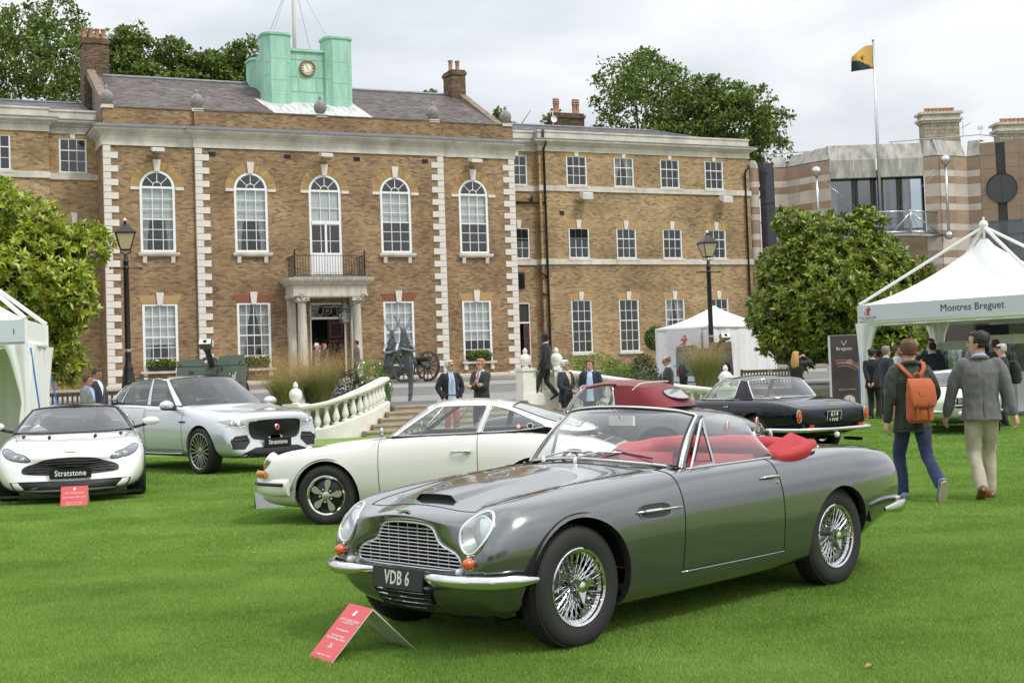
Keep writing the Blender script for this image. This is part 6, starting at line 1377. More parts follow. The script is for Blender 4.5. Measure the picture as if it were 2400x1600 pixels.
 for s in(.25,-.25):mb=MB();mb.tube([(-3.3,s,.24),(-3.72,s,.235)],.03,10,cap=False);mb.build('exhaust',chrome,root,smooth=True)
 return root
db6=build_db6()
# white rear-engined coupe
def place(px,py,dep,deg,lx,ly):
 pass
 p=at_y(px,py,dep);a=R(deg);return(p[0]-(math.cos(a)*lx-math.sin(a)*ly),p[1]-(math.sin(a)*lx+math.cos(a)*ly))
def car_911():
 P911=bspl(np.array([.90,.95,1.02,1.095,1.165,1.22,1.25,1.262,1.258,1.232,1.19]),37)
 P=paint('ivory_paint',(.72,.71,.665),0.,.3,1.)
 z0=[.15,.15,.17,.29]
 def r(x,y,z):return ring(x,[0,.42]+y+[0],z)
 rings=[ring(.86,[0,.03,.05,.06,.06,.06,.05,.04,.03,.02,0],[.40,.40,.405,.41,.42,.43,.435,.44,.44,.44,.44]),ring([.88,.88,.86,.84,.82,.81,.80,.81,.84,.87,.88],[0,.2,.40,.50,.54,.53,.48,.40,.28,.14,0],[.26,.26,.28,.34,.43,.51,.56,.575,.565,.56,.56]),ring([.84,.84,.81,.77,.745,.735,.70,.70,.78,.82,.84],[0,.25,.5,.62,.67,.665,.62,.53,.36,.18,0],[.20,.20,.22,.31,.43,.55,.655,.685,.62,.608,.606]),ring([.6,.6,.58,.56,.55,.55,.54,.54,.56,.58,.6],[0,.3,.61,.71,.745,.745,.70,.595,.40,.2,0],[.16,.16,.18,.30,.43,.60,.74,.775,.675,.66,.658]),ring(.27,[0,.4,.66,.745,.78,.775,.72,.605,.42,.21,0],[.15,.15,.17,.29,.44,.63,.775,.812,.74,.728,.726]),ring(-.05,[0,.45,.68,.76,.795,.79,.73,.615,.43,.22,0],z0+[.45,.65,.80,.838,.785,.782,.782]),ring(-.38,[0,.45,.69,.77,.805,.797,.74,.64,.45,.22,0],z0+[.45,.67,.825,.862,.835,.838,.84]),ring(-.75,[0,.45,.69,.775,.81,.80,.755,.68,.48,.24,0],z0+[.46,.69,.85,.892,.90,.905,.905]),ring(-1.3,[0,.45,.69,.775,.81,.805,.765,.705,.5,.25,0],z0+[.46,.70,.86,.908,.915,.915,.915]),ring(-1.9,[0,.45,.69,.785,.825,.82,.77,.705,.5,.25,0],z0+[.46,.71,.87,.918,.935,.935,.935]),ring(-2.25,[0,.45,.68,.79,.835,.83,.765,.665,.46,.23,0],z0+[.46,.71,.862,.91,.935,.94,.94]),ring(-2.6,[0,.42,.63,.765,.815,.808,.735,.62,.43,.21,0],[.18,.18,.20,.31,.46,.69,.82,.862,.882,.886,.886]),ring(-2.95,[0,.38,.56,.69,.745,.735,.665,.56,.39,.19,0],[.26,.26,.29,.36,.46,.62,.73,.76,.768,.768,.768]),ring(-3.2,[0,.3,.48,.58,.62,.61,.56,.47,.33,.16,0],[.33,.33,.35,.40,.47,.57,.635,.65,.655,.655,.655]),ring(-3.27,[0,.03,.05,.06,.06,.06,.05,.04,.03,.02,0],[.48,.48,.485,.49,.5,.51,.515,.52,.52,.52,.52])]
 G=[((-.50,0,.875),(-0.960,0,1.196),'glass_front'),((-.53,.3,.875),(-0.980,.28,1.191),'glass_front'),((-.60,.52,.888),(-1.030,.46,1.177),'glass_front'),((-.68,.625,.90),(-1.080,.54,1.162),'pillar'),((-.75,.67,.905),(-1.16,.562,1.180),'glass'),((-1.05,.69,.91),(-1.3,.575,1.191),'glass'),((-1.60,.70,.92),(-1.70,.575,1.188),'pillar'),((-1.66,.70,.922),(-1.745,.572,1.184),'glass'),((-1.95,.69,.93),(-1.93,.575,1.136),'glass'),((-2.18,.675,.945),(-2.12,.60,1.053),'glass'),((-2.30,.66,.96),(-2.27,.63,.99),'pillar'),((-2.45,.615,.93),(-2.44,.605,.94),'pillar'),((-2.62,.54,.905),(-2.61,.53,.912),'pillar'),((-2.70,.3,.90),(-2.69,.3,.905),'pillar'),((-2.73,0,.90),(-2.72,0,.905),'glass')]
 loc=place(768,1167,14.2,168,0,.72)
 root,B=make_car('white_coupe','ivory white rear-engined coupe with black and polished five-spoke wheels',loc,168,rings,P,[(0,.31,.36),(-2.211,.31,.36)],G,lambda x:float(np.interp(x,np.linspace(-2.75,-.95,37),P911)),('fuchs',.312,.205,.18,.69,None),doors=[(-.58,-1.63,.22,.90,-.03,'door')],lids=[(.72,-.42,.36,.47,.5,'bonnet'),(-2.68,-3.12,.42,.36,.6,'engine_lid')],seats=[(-1.25,.33,.32,(.03,.03,.03),False),(-1.25,-.33,.32,(.03,.03,.03),False)],rglass=(-1.93,-2.62,2))
 steering(root,-.85,-.33,.80,.19)
 rub=mat('bumper_rubber',(.015,.015,.016),.5)
 for s in(1,-1):
  mb=MB();blade(mb,[(.94,s*.02,.40),(.90,s*.32,.40),(.77,s*.55,.40),(.60,s*.69,.40),(.40,s*.77,.40)][::s],.19,.05,taper=.9);mb.build('front_bumper',P,root,smooth=True)
  mb=MB();mb.tube(crom([(.95,s*.32,.43),(.83,s*.56,.43),(.64,s*.715,.43),(.46,s*.80,.43)],6),.019,8);mb.build('bumper_strip',rub,root,smooth=True)
  h=obj('headlight',None,root);c=cast(B,(3,s*.545,.665),(-1,0,0));c=c if c is not None else np.array([.68,s*.545,.66]);mb=MB();mb.lathe([(.10,-.05),(.105,.01),(.095,.022)],28,c,(1,0,.55));mb.build('rim',chrome,h,smooth=40);mb=MB();mb.lathe([(.096,.015),(.06,.035),(0,.045)],24,c,(1,0,.55));mb.build('lens',MATS['lamp_lens'],h,smooth=True)
  mb=MB();blade(mb,[(.855,s*.46,.535),(.80,s*.60,.535),(.68,s*.705,.535)][::s],.08,.026,taper=.8);mb.build('indicator',mat('amber_orange_lens',(.55,.17,.01),.15,coat=.6),root,smooth=True)
  mb=MB();blade(mb,[(-3.32,s*.1,.40),(-3.27,s*.42,.40),(-3.1,s*.62,.40),(-2.8,s*.76,.40)][::-s],.17,.05,taper=.9);mb.build('rear_bumper',P,root,smooth=True)
  hd=MB();A_=[cast(B,(x,s*3,.735),(0,-s,0),o)for x,o in zip(np.linspace(-1.36,-1.56,7),(.006,.028,.03,.03,.03,.026,.012))];hd.tube(np.array(A_),[.010,.010,.010,.011,.012,.024,.025],8);hd.build('door_handle',chrome,root,smooth=True)
  dv=greenhouse_bar=MB();dv.tube([(-1.0,s*.697,.908),(-1.235,s*.588,1.185)],.008,6);dv.build('quarter_light_bar',chrome,root,smooth=True)
  mr=obj('wing_mirror',None,root);mb=MB();q=cast(B,(-.62,s*.69,3),(0,0,-1));mb.tube([q,q+[0,s*.05,.08]],.007,6);mb.ball(q+[0,s*.06,.10],.05,8,sc=(.35,1,.8));mb.build('shell',chrome,mr,smooth=True)
  wp=MB();wp.tube([(-.42,s*.3-.1,.875),(-.58,s*.3+.25,.93)],.007,5);wp.build('wiper',blackp,root)
 line_on(B,root,[(.30,.60,.8),(.12,.66,.8),(-.02,.58,.8),(.05,.50,.8),(.25,.50,.8)],(0,0,-1),'fuel_flap_line',gapm,.0025,closed=True)
 for(x,z,rr,cols,nm)in((-2.04,.975,.03,((.5,.05,.04),(.6,.6,.6)),'round_sticker'),(-2.16,.975,.034,((.6,.6,.6),(.02,.02,.02)),'oval_sticker')):
  mb=MB();yy=.69+.0;mb.lathe([(rr,0),(rr*.72,.001)],20,(x,yy+.012,z),(0,1,.25));mb.lathe([(rr*.72,.001),(0,.002)],20,(x,yy+.012,z),(0,1,.25),m=1);mb.build(nm,[mat(nm+'_a',cols[0],.5),mat(nm+'_b',cols[1],.5)],root)
 eg=obj('engine_grille',None,root)
 for sx in(-1,1):
  mb=MB()
  for k in range(9):
   for x in(-2.80,-2.92):
    y=sx*(.04+.035*k);p0=cast(B,(x+.05,y,3),(0,0,-1),.004);p1=cast(B,(x-.05,y,3),(0,0,-1),.004);mb.bar(p0,p1,.02,.006)
  mb.build('slats',blackp,eg)
 return root
car911=car_911()
# silver SUV
def car_suv():
 P=paint('rhodium_silver_paint',(.60,.625,.65),.4,.3,1.)
 rings=[ring(.80,[0,.05,.08,.1,.1,.1,.09,.07,.05,.03,0],[.55,.55,.555,.56,.58,.60,.61,.62,.62,.62,.62]),ring([.90,.90,.88,.85,.80,.78,.79,.83,.87,.89,.90],[0,.3,.62,.80,.86,.85,.76,.62,.42,.21,0],[.29,.29,.31,.40,.55,.70,.85,.905,.93,.94,.945]),ring([.86,.86,.80,.71,.66,.62,.60,.64,.74,.79,.80],[0,.35,.68,.85,.90,.89,.80,.66,.45,.22,0],[.25,.25,.27,.40,.58,.76,.92,.965,.975,.985,.99]),ring([.5,.5,.48,.46,.44,.43,.42,.44,.48,.5,.5],[0,.5,.82,.92,.945,.93,.86,.72,.48,.24,0],[.25,.25,.27,.42,.62,.82,.98,1.015,1.01,1.015,1.02]),ring(.0,[0,.5,.85,.94,.965,.95,.88,.74,.5,.25,0],[.24,.24,.26,.42,.65,.86,1.0,1.035,1.03,1.035,1.04]),ring(-.45,[0,.5,.85,.93,.955,.94,.885,.77,.55,.28,0],[0.24,0.24,0.27,0.42,0.66,0.88,1.08,1.115,1.13,1.14,1.145]),ring(-.9,[0,.5,.85,.92,.95,.935,.89,.80,.6,.3,0],[0.24,0.24,0.28,0.42,0.66,0.89,1.09,1.135,1.14,1.14,1.14]),ring(-1.6,[0,.5,.85,.92,.95,.935,.89,.80,.6,.3,0],[0.24,0.24,0.28,0.42,0.66,0.9,1.11,1.155,1.16,1.16,1.16]),ring(-2.3,[0,.5,.85,.93,.96,.945,.90,.80,.6,.3,0],[0.24,0.24,0.28,0.42,0.66,0.91,1.13,1.18,1.19,1.19,1.19]),ring(-2.9,[0,.5,.84,.94,.97,.955,.89,.78,.55,.28,0],[0.25,0.25,0.28,0.44,0.68,0.92,1.14,1.2,1.21,1.21,1.21]),ring(-3.4,[0,.45,.78,.88,.91,.895,.83,.72,.5,.25,0],[.28,.28,.32,.46,.70,.92,1.08,1.14,1.15,1.15,1.15]),ring(-3.68,[0,.4,.7,.78,.81,.80,.75,.66,.46,.22,0],[.36,.36,.4,.5,.7,.9,1.03,1.08,1.09,1.09,1.09]),ring(-3.75,[0,.05,.08,.1,.1,.1,.09,.07,.05,.03,0],[.7,.7,.71,.72,.74,.76,.77,.78,.78,.78,.78])]
 G=[((-.52,0,1.120),(-1.28,0,1.60),'glass_front'),((-.56,.4,1.125),(-1.30,.36,1.595),'glass_front'),((-.68,.70,1.125),(-1.38,.575,1.575),'glass_front'),((-.76,.78,1.125),(-1.44,.625,1.56),'pillar'),((-.90,.835,1.130),(-1.50,.655,1.545),'glass'),((-1.3,.84,1.140),(-1.7,.665,1.57),'glass'),((-1.70,.845,1.150),(-1.86,.67,1.58),'pillar'),((-1.84,.845,1.150),(-1.94,.67,1.58),'glass'),((-2.4,.845,1.170),(-2.4,.665,1.575),'glass'),((-2.72,.84,1.190),(-2.62,.655,1.55),'pillar'),((-2.78,.84,1.195),(-2.68,.65,1.545),'glass'),((-3.05,.80,1.250),(-2.95,.63,1.47),'pillar'),((-3.45,.68,1.220),(-3.12,.55,1.49),'glass_rear'),((-3.52,.3,1.220),(-3.2,.28,1.52),'glass_rear'),((-3.54,0,1.220),(-3.22,0,1.525),'glass')]
 dg=-46;loc=place(480,1057,22.4,dg,0,-.84)
 root,B=make_car('silver_suv','silver sport utility vehicle with black mesh grille and large alloy wheels',loc,dg,rings,P,[(0,.38,.43),(-2.874,.38,.43)],G,lambda x:1.625-.05*((x+2.0)/.8)**2,('alloy',.385,.295,.255,.83,mat('diamond_alloy',(.42,.42,.43),.3,metal=1.)),doors=[(-.55,-1.78,.40,1.06,0,'door'),(-1.78,-2.62,.40,1.10,.12,'rear_door')],lids=[(.62,-.48,.62,.80,.8,'bonnet')],seats=[(-1.35,.38,.62,(.03,.03,.03),True),(-1.35,-.38,.62,(.03,.03,.03),True),(-2.3,.38,.62,(.03,.03,.03),True),(-2.3,-.38,.62,(.03,.03,.03),True)],gm=glass('suv_glass',(.42,.46,.46),.08),trim=blackp,liner_y=(.5,.9),ymin=.45)
 steering(root,-.98,-.38,1.02,.18)
 mesh_b=mat('grille_black',(.01,.01,.011),.35,bump=.6,bscale=60)
 g=obj('grille',None,root);ol=[(0,.355,.57),(0,.455,.63),(0,.485,.78),(0,.43,.85),(0,0,.865),(0,-.43,.85),(0,-.485,.78),(0,-.455,.63),(0,-.355,.57),(0,0,.555)]
 patch_on(B,g,ol,(-1,0,0),'mesh',mesh_b,.006,0);mb=MB()
 for k in range(-9,10):
  for sg in(-1,1):
   pts=[cast(B,(3,k*.055+sg*.13*t,.725+.14*t*1),(-1,0,0),.012)for t in np.linspace(-1,1,6)if abs(k*.055+sg*.13*t)<.40]
   if len(pts)>2:mb.tube(np.array(pts),.0035,4)
 mb.build('mesh_wires',blackp,g);line_on(B,g,ol,(-1,0,0),'surround',mat('gloss_black',(.012,.012,.012),.1,coat=.5),.013,.006,closed=True)
 c=cast(B,(3,0,.745),(-1,0,0),.02);mb=MB();mb.lathe([(.048,-.01),(.05,.01),(.04,.016)],20,c,(1,0,.1));mb.build('badge_ring',chrome,g,smooth=40);mb=MB();mb.lathe([(.041,.014),(.02,.018),(0,.02)],16,c,(1,0,.1));mb.build('badge',mat('badge_red',(.42,.03,.03),.3),g)
 dkl=mat('smoked_lamp',(.10,.11,.12),.08,spec=.8,coat=.5)
 for s in(1,-1):
  h=obj('headlight',None,root);pts=[(0,s*.53,.80),(0,s*.66,.775),(0,s*.82,.80),(0,s*.885,.87),(0,s*.78,.895),(0,s*.62,.86)]
  patch_on(B,h,pts,(-1,0,0),'lens',mat('clear_head_lamp',(.32,.34,.36),.06,metal=.3,coat=1.),.006,.01,sharp=True)
  for(y,z)in((.66,.82),(.76,.835)):
   q=cast(B,(3,s*y,z),(-1,0,0),.012);mb=MB();mb.lathe([(.036,-.01),(.036,.006),(.026,.006),(0,.012)],16,q,(1,0,.2));mb.build('lamp',mirr,h,smooth=30)
  line_on(B,h,[(0,s*.55,.785),(0,s*.70,.765),(0,s*.85,.80)],(-1,0,0),'running_light',mat('white_running_light',(.8,.8,.8),.2),.007,.006)
  patch_on(B,root,[(0,s*.49,.52),(0,s*.53,.64),(0,s*.74,.625),(0,s*.82,.55),(0,s*.79,.42),(0,s*.60,.41)],(-1,0,0),'side_intake',mesh_b,.004,sharp=True)
  line_on(B,root,[(0,s*.50,.565),(0,s*.76,.555)],(-1,0,0),'intake_bar',MATS['gloss_black'],.012,.01);line_on(B,root,[(0,s*.80,.60),(0,s*.83,.52),(0,s*.80,.43)],(-1,0,0),'intake_trim',chrome,.012,.004)
  mi=obj('door_mirror',None,root);mb=MB();mb.ball((-.86,s*1.03,1.14),.12,10,sc=(.75,1.05,.68));mb.build('shell',P,mi,smooth=True);mb=MB();mb.tube([(-.85,s*.86,1.08),(-.86,s*1.0,1.09)],.035,8);mb.ball((-.86,s*1.03,1.085),.10,8,sc=(.75,1.05,.3));mb.build('foot',blackp,mi,smooth=True)
  for x,z in((-1.62,.92),(-2.46,.97)):
   A_=[cast(B,(x+d,s*3,z),(0,-s,0),o)for d,o in((.10,.004),(.06,.03),(0,.034),(-.06,.03),(-.10,.004))];mb=MB();mb.tube(np.array(A_),.013,8);mb.build('door_handle',chrome,root,smooth=True)
  A_=[cast(B,(x,s*3,.86),(0,-s,0),.004)for x in np.linspace(-.44,-.62,6)];mb=MB();mb.tube(np.array(A_),.016,6);mb.build('side_vent',blackp,root)
  mb=MB();mb.tube(crom([(-.52,s*.95,.34),(-1.4,s*.955,.33),(-2.4,s*.955,.34)],5),.02,6);mb.build('sill_strip',mat('satin_alu_strip',(.4,.4,.4),.35,metal=1.),root,smooth=True)
 lowb=[(0,.40,.43),(0,.62,.35),(0,.70,.29),(0,0,.27),(0,-.70,.29),(0,-.62,.35),(0,-.40,.43)];patch_on(B,root,lowb,(-1,0,0),'lower_intake',mesh_b,.006,sharp=True)
 q=np.array([max(cast(B,(3,0,z),(-1,0,0))[0]for z in(.43,.50,.56))+.03,0,.50]);plate(root,q,.52,.135,(0,1,0),(0,0,1),'Stratstone',mat('dealer_plate_black',(.012,.012,.013),.25),mat('dealer_plate_white',(.72,.72,.72),.5),.10,sx=.82)
 mb=MB();mb.box(-.70,-.60,-.65,-.25,1.1,1.105);mb.build('paper_on_dash',mat('paper_white',(.75,.75,.75),.6),root)
 for s in(1,-1):mb=MB();mb.tube(crom([(-1.5,s*.64,1.60),(-2.2,s*.65,1.635),(-2.9,s*.62,1.56)],6),.014,6);mb.build('roof_rail',blackp,root,smooth=True)
 return root
suv=car_suv()
# white low grand tourer, nose to the viewer
def car_gt():
 P=paint('pearl_white_paint',(.74,.74,.735),0.,.25,1.)
 rings=[ring(.90,[0,.05,.08,.1,.1,.1,.09,.07,.05,.03,0],[.38,.38,.385,.39,.40,.41,.42,.425,.43,.43,.43]),ring([1.0,1.0,.96,.90,.86,.83,.80,.84,.90,.95,.97],[0,.3,.56,.70,.745,.73,.66,.55,.39,.2,0],[.20,.20,.22,.30,.40,.49,.56,.58,.585,.595,.60]),ring([.95,.95,.88,.78,.70,.66,.64,.68,.78,.86,.88],[0,.35,.68,.83,.885,.875,.79,.66,.45,.22,0],[.14,.14,.16,.28,.42,.56,.655,.68,.665,.67,.675]),ring([.55,.55,.52,.5,.48,.46,.45,.46,.5,.54,.55],[0,.5,.80,.91,.945,.935,.855,.72,.48,.24,0],[.13,.13,.15,.28,.45,.63,.745,.77,.745,.745,.75]),ring(.1,[0,.5,.83,.935,.965,.955,.88,.74,.5,.25,0],[.13,.13,.15,.29,.47,.68,.80,.83,.81,.81,.815]),ring(-.4,[0,.5,.82,.925,.955,.94,.875,.76,.54,.27,0],[.13,.13,.16,.3,.48,.70,.83,.865,.86,.87,.875]),ring(-.95,[0,.5,.82,.905,.935,.92,.87,.79,.6,.3,0],[.13,.13,.17,.3,.49,.71,.85,.895,.90,.90,.90]),ring(-1.7,[0,.5,.82,.905,.94,.925,.87,.79,.6,.3,0],[.13,.13,.17,.3,.49,.72,.86,.91,.92,.92,.92]),ring(-2.4,[0,.5,.82,.93,.97,.96,.89,.78,.58,.29,0],[.14,.14,.18,.31,.5,.74,.88,.93,.95,.95,.95]),ring(-2.9,[0,.5,.80,.92,.965,.955,.88,.74,.5,.25,0],[.16,.16,.2,.33,.52,.75,.88,.92,.94,.94,.94]),ring(-3.4,[0,.45,.72,.83,.87,.86,.80,.68,.46,.22,0],[.25,.25,.28,.38,.55,.74,.84,.87,.88,.88,.88]),ring(-3.62,[0,.4,.62,.7,.73,.72,.68,.58,.4,.2,0],[.35,.35,.38,.45,.57,.7,.78,.8,.8,.8,.8]),ring(-3.68,[0,.05,.08,.1,.1,.1,.09,.07,.05,.03,0],[.56,.56,.57,.58,.6,.62,.63,.64,.64,.64,.64])]
 G=[((-.42,0,.875),(-1.18,0,1.225),'glass_front'),((-.47,.4,.878),(-1.2,.34,1.22),'glass_front'),((-.62,.68,.885),(-1.27,.52,1.205),'glass_front'),((-.74,.785,.89),(-1.34,.575,1.185),'pillar'),((-.86,.815,.895),(-1.42,.60,1.175),'glass'),((-1.4,.83,.91),(-1.7,.61,1.19),'glass'),((-2.0,.825,.93),(-2.1,.60,1.16),'glass'),((-2.3,.81,.95),(-2.35,.585,1.12),'pillar'),((-2.85,.70,.93),(-2.5,.52,1.12),'glass_rear'),((-3.0,.35,.94),(-2.45,.3,1.16),'glass_rear'),((-3.02,0,.94),(-2.44,0,1.17),'glass')]
 dg=286;loc=place(165,1117,17.8,dg,.98,0)
 root,B=make_car('white_sports_car','low white sports coupe with black roof and wide black grille',loc,dg,rings,P,[(0,.35,.39),(-2.805,.35,.39)],G,lambda x:1.275-.05*((x+1.6)/.8)**2,('alloy',.35,.26,.255,.83,mat('dark_alloy',(.12,.12,.12),.35,metal=1.)),lids=[(.62,-.38,.66,.76,.5,'bonnet')],doors=[(-.62,-1.95,.30,.88,0,'door')],seats=[(-1.35,.38,.28,(.04,.03,.03),True),(-1.35,-.38,.28,(.04,.03,.03),True)],gm=glass('gt_glass',(.50,.55,.56),.09),trim=blackp,trim_r=.012,liner_y=(.45,.88),ymin=.45)
 for ch in root.children:
  if ch.name.split('.')[0]in('roof','pillar'):ch.data.materials.clear();ch.data.materials.append(paint('gloss_black_roof',(.01,.01,.011),0.,.2,1.))
 steering(root,-.92,-.38,.80,.18);mesh_b=MATS['grille_black']
 g=obj('grille',None,root);ol=[(0,.60,.44),(0,.56,.49),(0,.42,.535),(0,.30,.575),(0,0,.595),(0,-.30,.575),(0,-.42,.535),(0,-.56,.49),(0,-.60,.44),(0,-.52,.40),(0,0,.375),(0,.52,.40)]
 patch_on(B,g,ol,(-1,0,0),'mesh',mesh_b,.006);mb=MB()
 for z in(.42,.455,.49,.525,.555):
  w=np.interp(z,[.40,.44,.49,.535,.575,.60],[.5,.58,.53,.40,.28,.05]);pts=[cast(B,(3,y,z),(-1,0,0),.014)for y in np.linspace(-w,w,20)];mb.tube(np.array([p for p in pts if p is not None]),.006,5)
 for y in np.linspace(-.45,.45,9):
  pts=[cast(B,(3,y,z),(-1,0,0),.012)for z in np.linspace(.40,np.interp(abs(y),[0,.3,.42,.56],[.585,.565,.525,.48]),6)];mb.tube(np.array([p for p in pts if p is not None]),.003,4)
 mb.build('grille_bars',mat('gloss_black',(.012,.012,.012),.1,coat=.5),g);line_on(B,g,ol,(-1,0,0),'grille_edge',blackp,.007,.003,closed=True)
 lo_=[(0,.70,.20),(0,.76,.30),(0,.60,.305),(0,0,.30),(0,-.60,.305),(0,-.76,.30),(0,-.70,.20),(0,0,.19)];patch_on(B,root,lo_,(-1,0,0),'lower_intake',mesh_b,.006,sharp=True)
 mb=MB();mb.grid(np.array([[(1.03-.24*(y/.86)**2*1.0,y,z)for y in np.linspace(-.9,.9,24)]for z in(.10,.135)]+[[(.8-.24*(y/.86)**2,y,.13)for y in np.linspace(-.9,.9,24)]]));mb.build('splitter',MATS['gloss_black'],root,smooth=30)
 for s in(1,-1):
  h=obj('headlight',None,root);pts=[(0,s*.50,.565),(0,s*.62,.56),(0,s*.78,.60),(0,s*.86,.69),(0,s*.80,.725),(0,s*.68,.67),(0,s*.57,.635)]
  patch_on(B,h,pts,(-1,0,0),'lens',mat('blue_grey_lamp',(.17,.19,.22),.06,metal=.3,coat=1.),.006,.008);line_on(B,h,pts,(-1,0,0),'lens_edge',blackp,.006,.004,closed=True)
  for(y,z)in((.585,.592),(.68,.61)):
   q=cast(B,(3,s*y,z),(-1,0,0),.014);mb=MB();mb.tube([q+[0,s*.035*math.cos(a),.02*math.sin(a)]for a in np.linspace(0,2*math.pi,16,endpoint=False)],.005,5,closed=True);mb.ball(q,.016,6);mb.build('lamp',mat('lamp_glow_white',(.75,.75,.72),.2),h,smooth=True)
  mi=obj('door_mirror',None,root);mb=MB();mb.ball((-.86,s*1.06,.985),.10,10,sc=(.7,1.25,.6));mb.build('shell',P,mi,smooth=True);mb=MB();mb.tube([(-.86,s*.83,.90),(-.87,s*1.0,.945)],.022,8);mb.build('stalk',blackp,mi,smooth=True)
  for(x,y,l)in((-.06,.30,.30),(-.20,.64,.24)):
   pts=[cast(B,(x+d,s*(y-.05*d*4*.2),3),(0,0,-1),.003)for d in np.linspace(-l/2,l/2,5)];mb=MB();mb.tube(np.array(pts),[.006,.02,.026,.02,.006],6);mb.build('bonnet_vent',under,root,smooth=True)
  for y in(.30,):line_on(B,root,[(.72,s*.36,1),(.3,s*.42,1),(-.1,s*.46,1),(-.36,s*.52,1)],(0,0,-1),'bonnet_crease',P,.006,-.002)
 q=cast(B,(3,0,.66),(-1,0,0),.006);mb=MB();mb.bar(q+[0,-.06,0],q+[0,.06,0],.01,.012);mb.bar(q+[0,-.10,.004],q+[0,.10,.004],.006,.006);mb.build('wing_badge',chrome,root)
 q=np.array([max(cast(B,(3,0,z),(-1,0,0))[0]for z in(.33,.40,.46))+.03,0,.395]);plate(root,q,.52,.13,(0,1,0),(0,0,1),'Stratstone',mat('dealer_plate_black',(.012,.012,.013),.25),mat('dealer_plate_white',(.72,.72,.72),.5),.105,sx=.85)
 mb=MB();mb.add([(-.66,-.62,.91),(-.66,-.34,.91),(-.72,-.48,1.0)],[(0,1,2)]);mb.build('paper_on_dash',mat('paper_white',(.75,.75,.75),.6),root)
 return root
gt=car_gt()
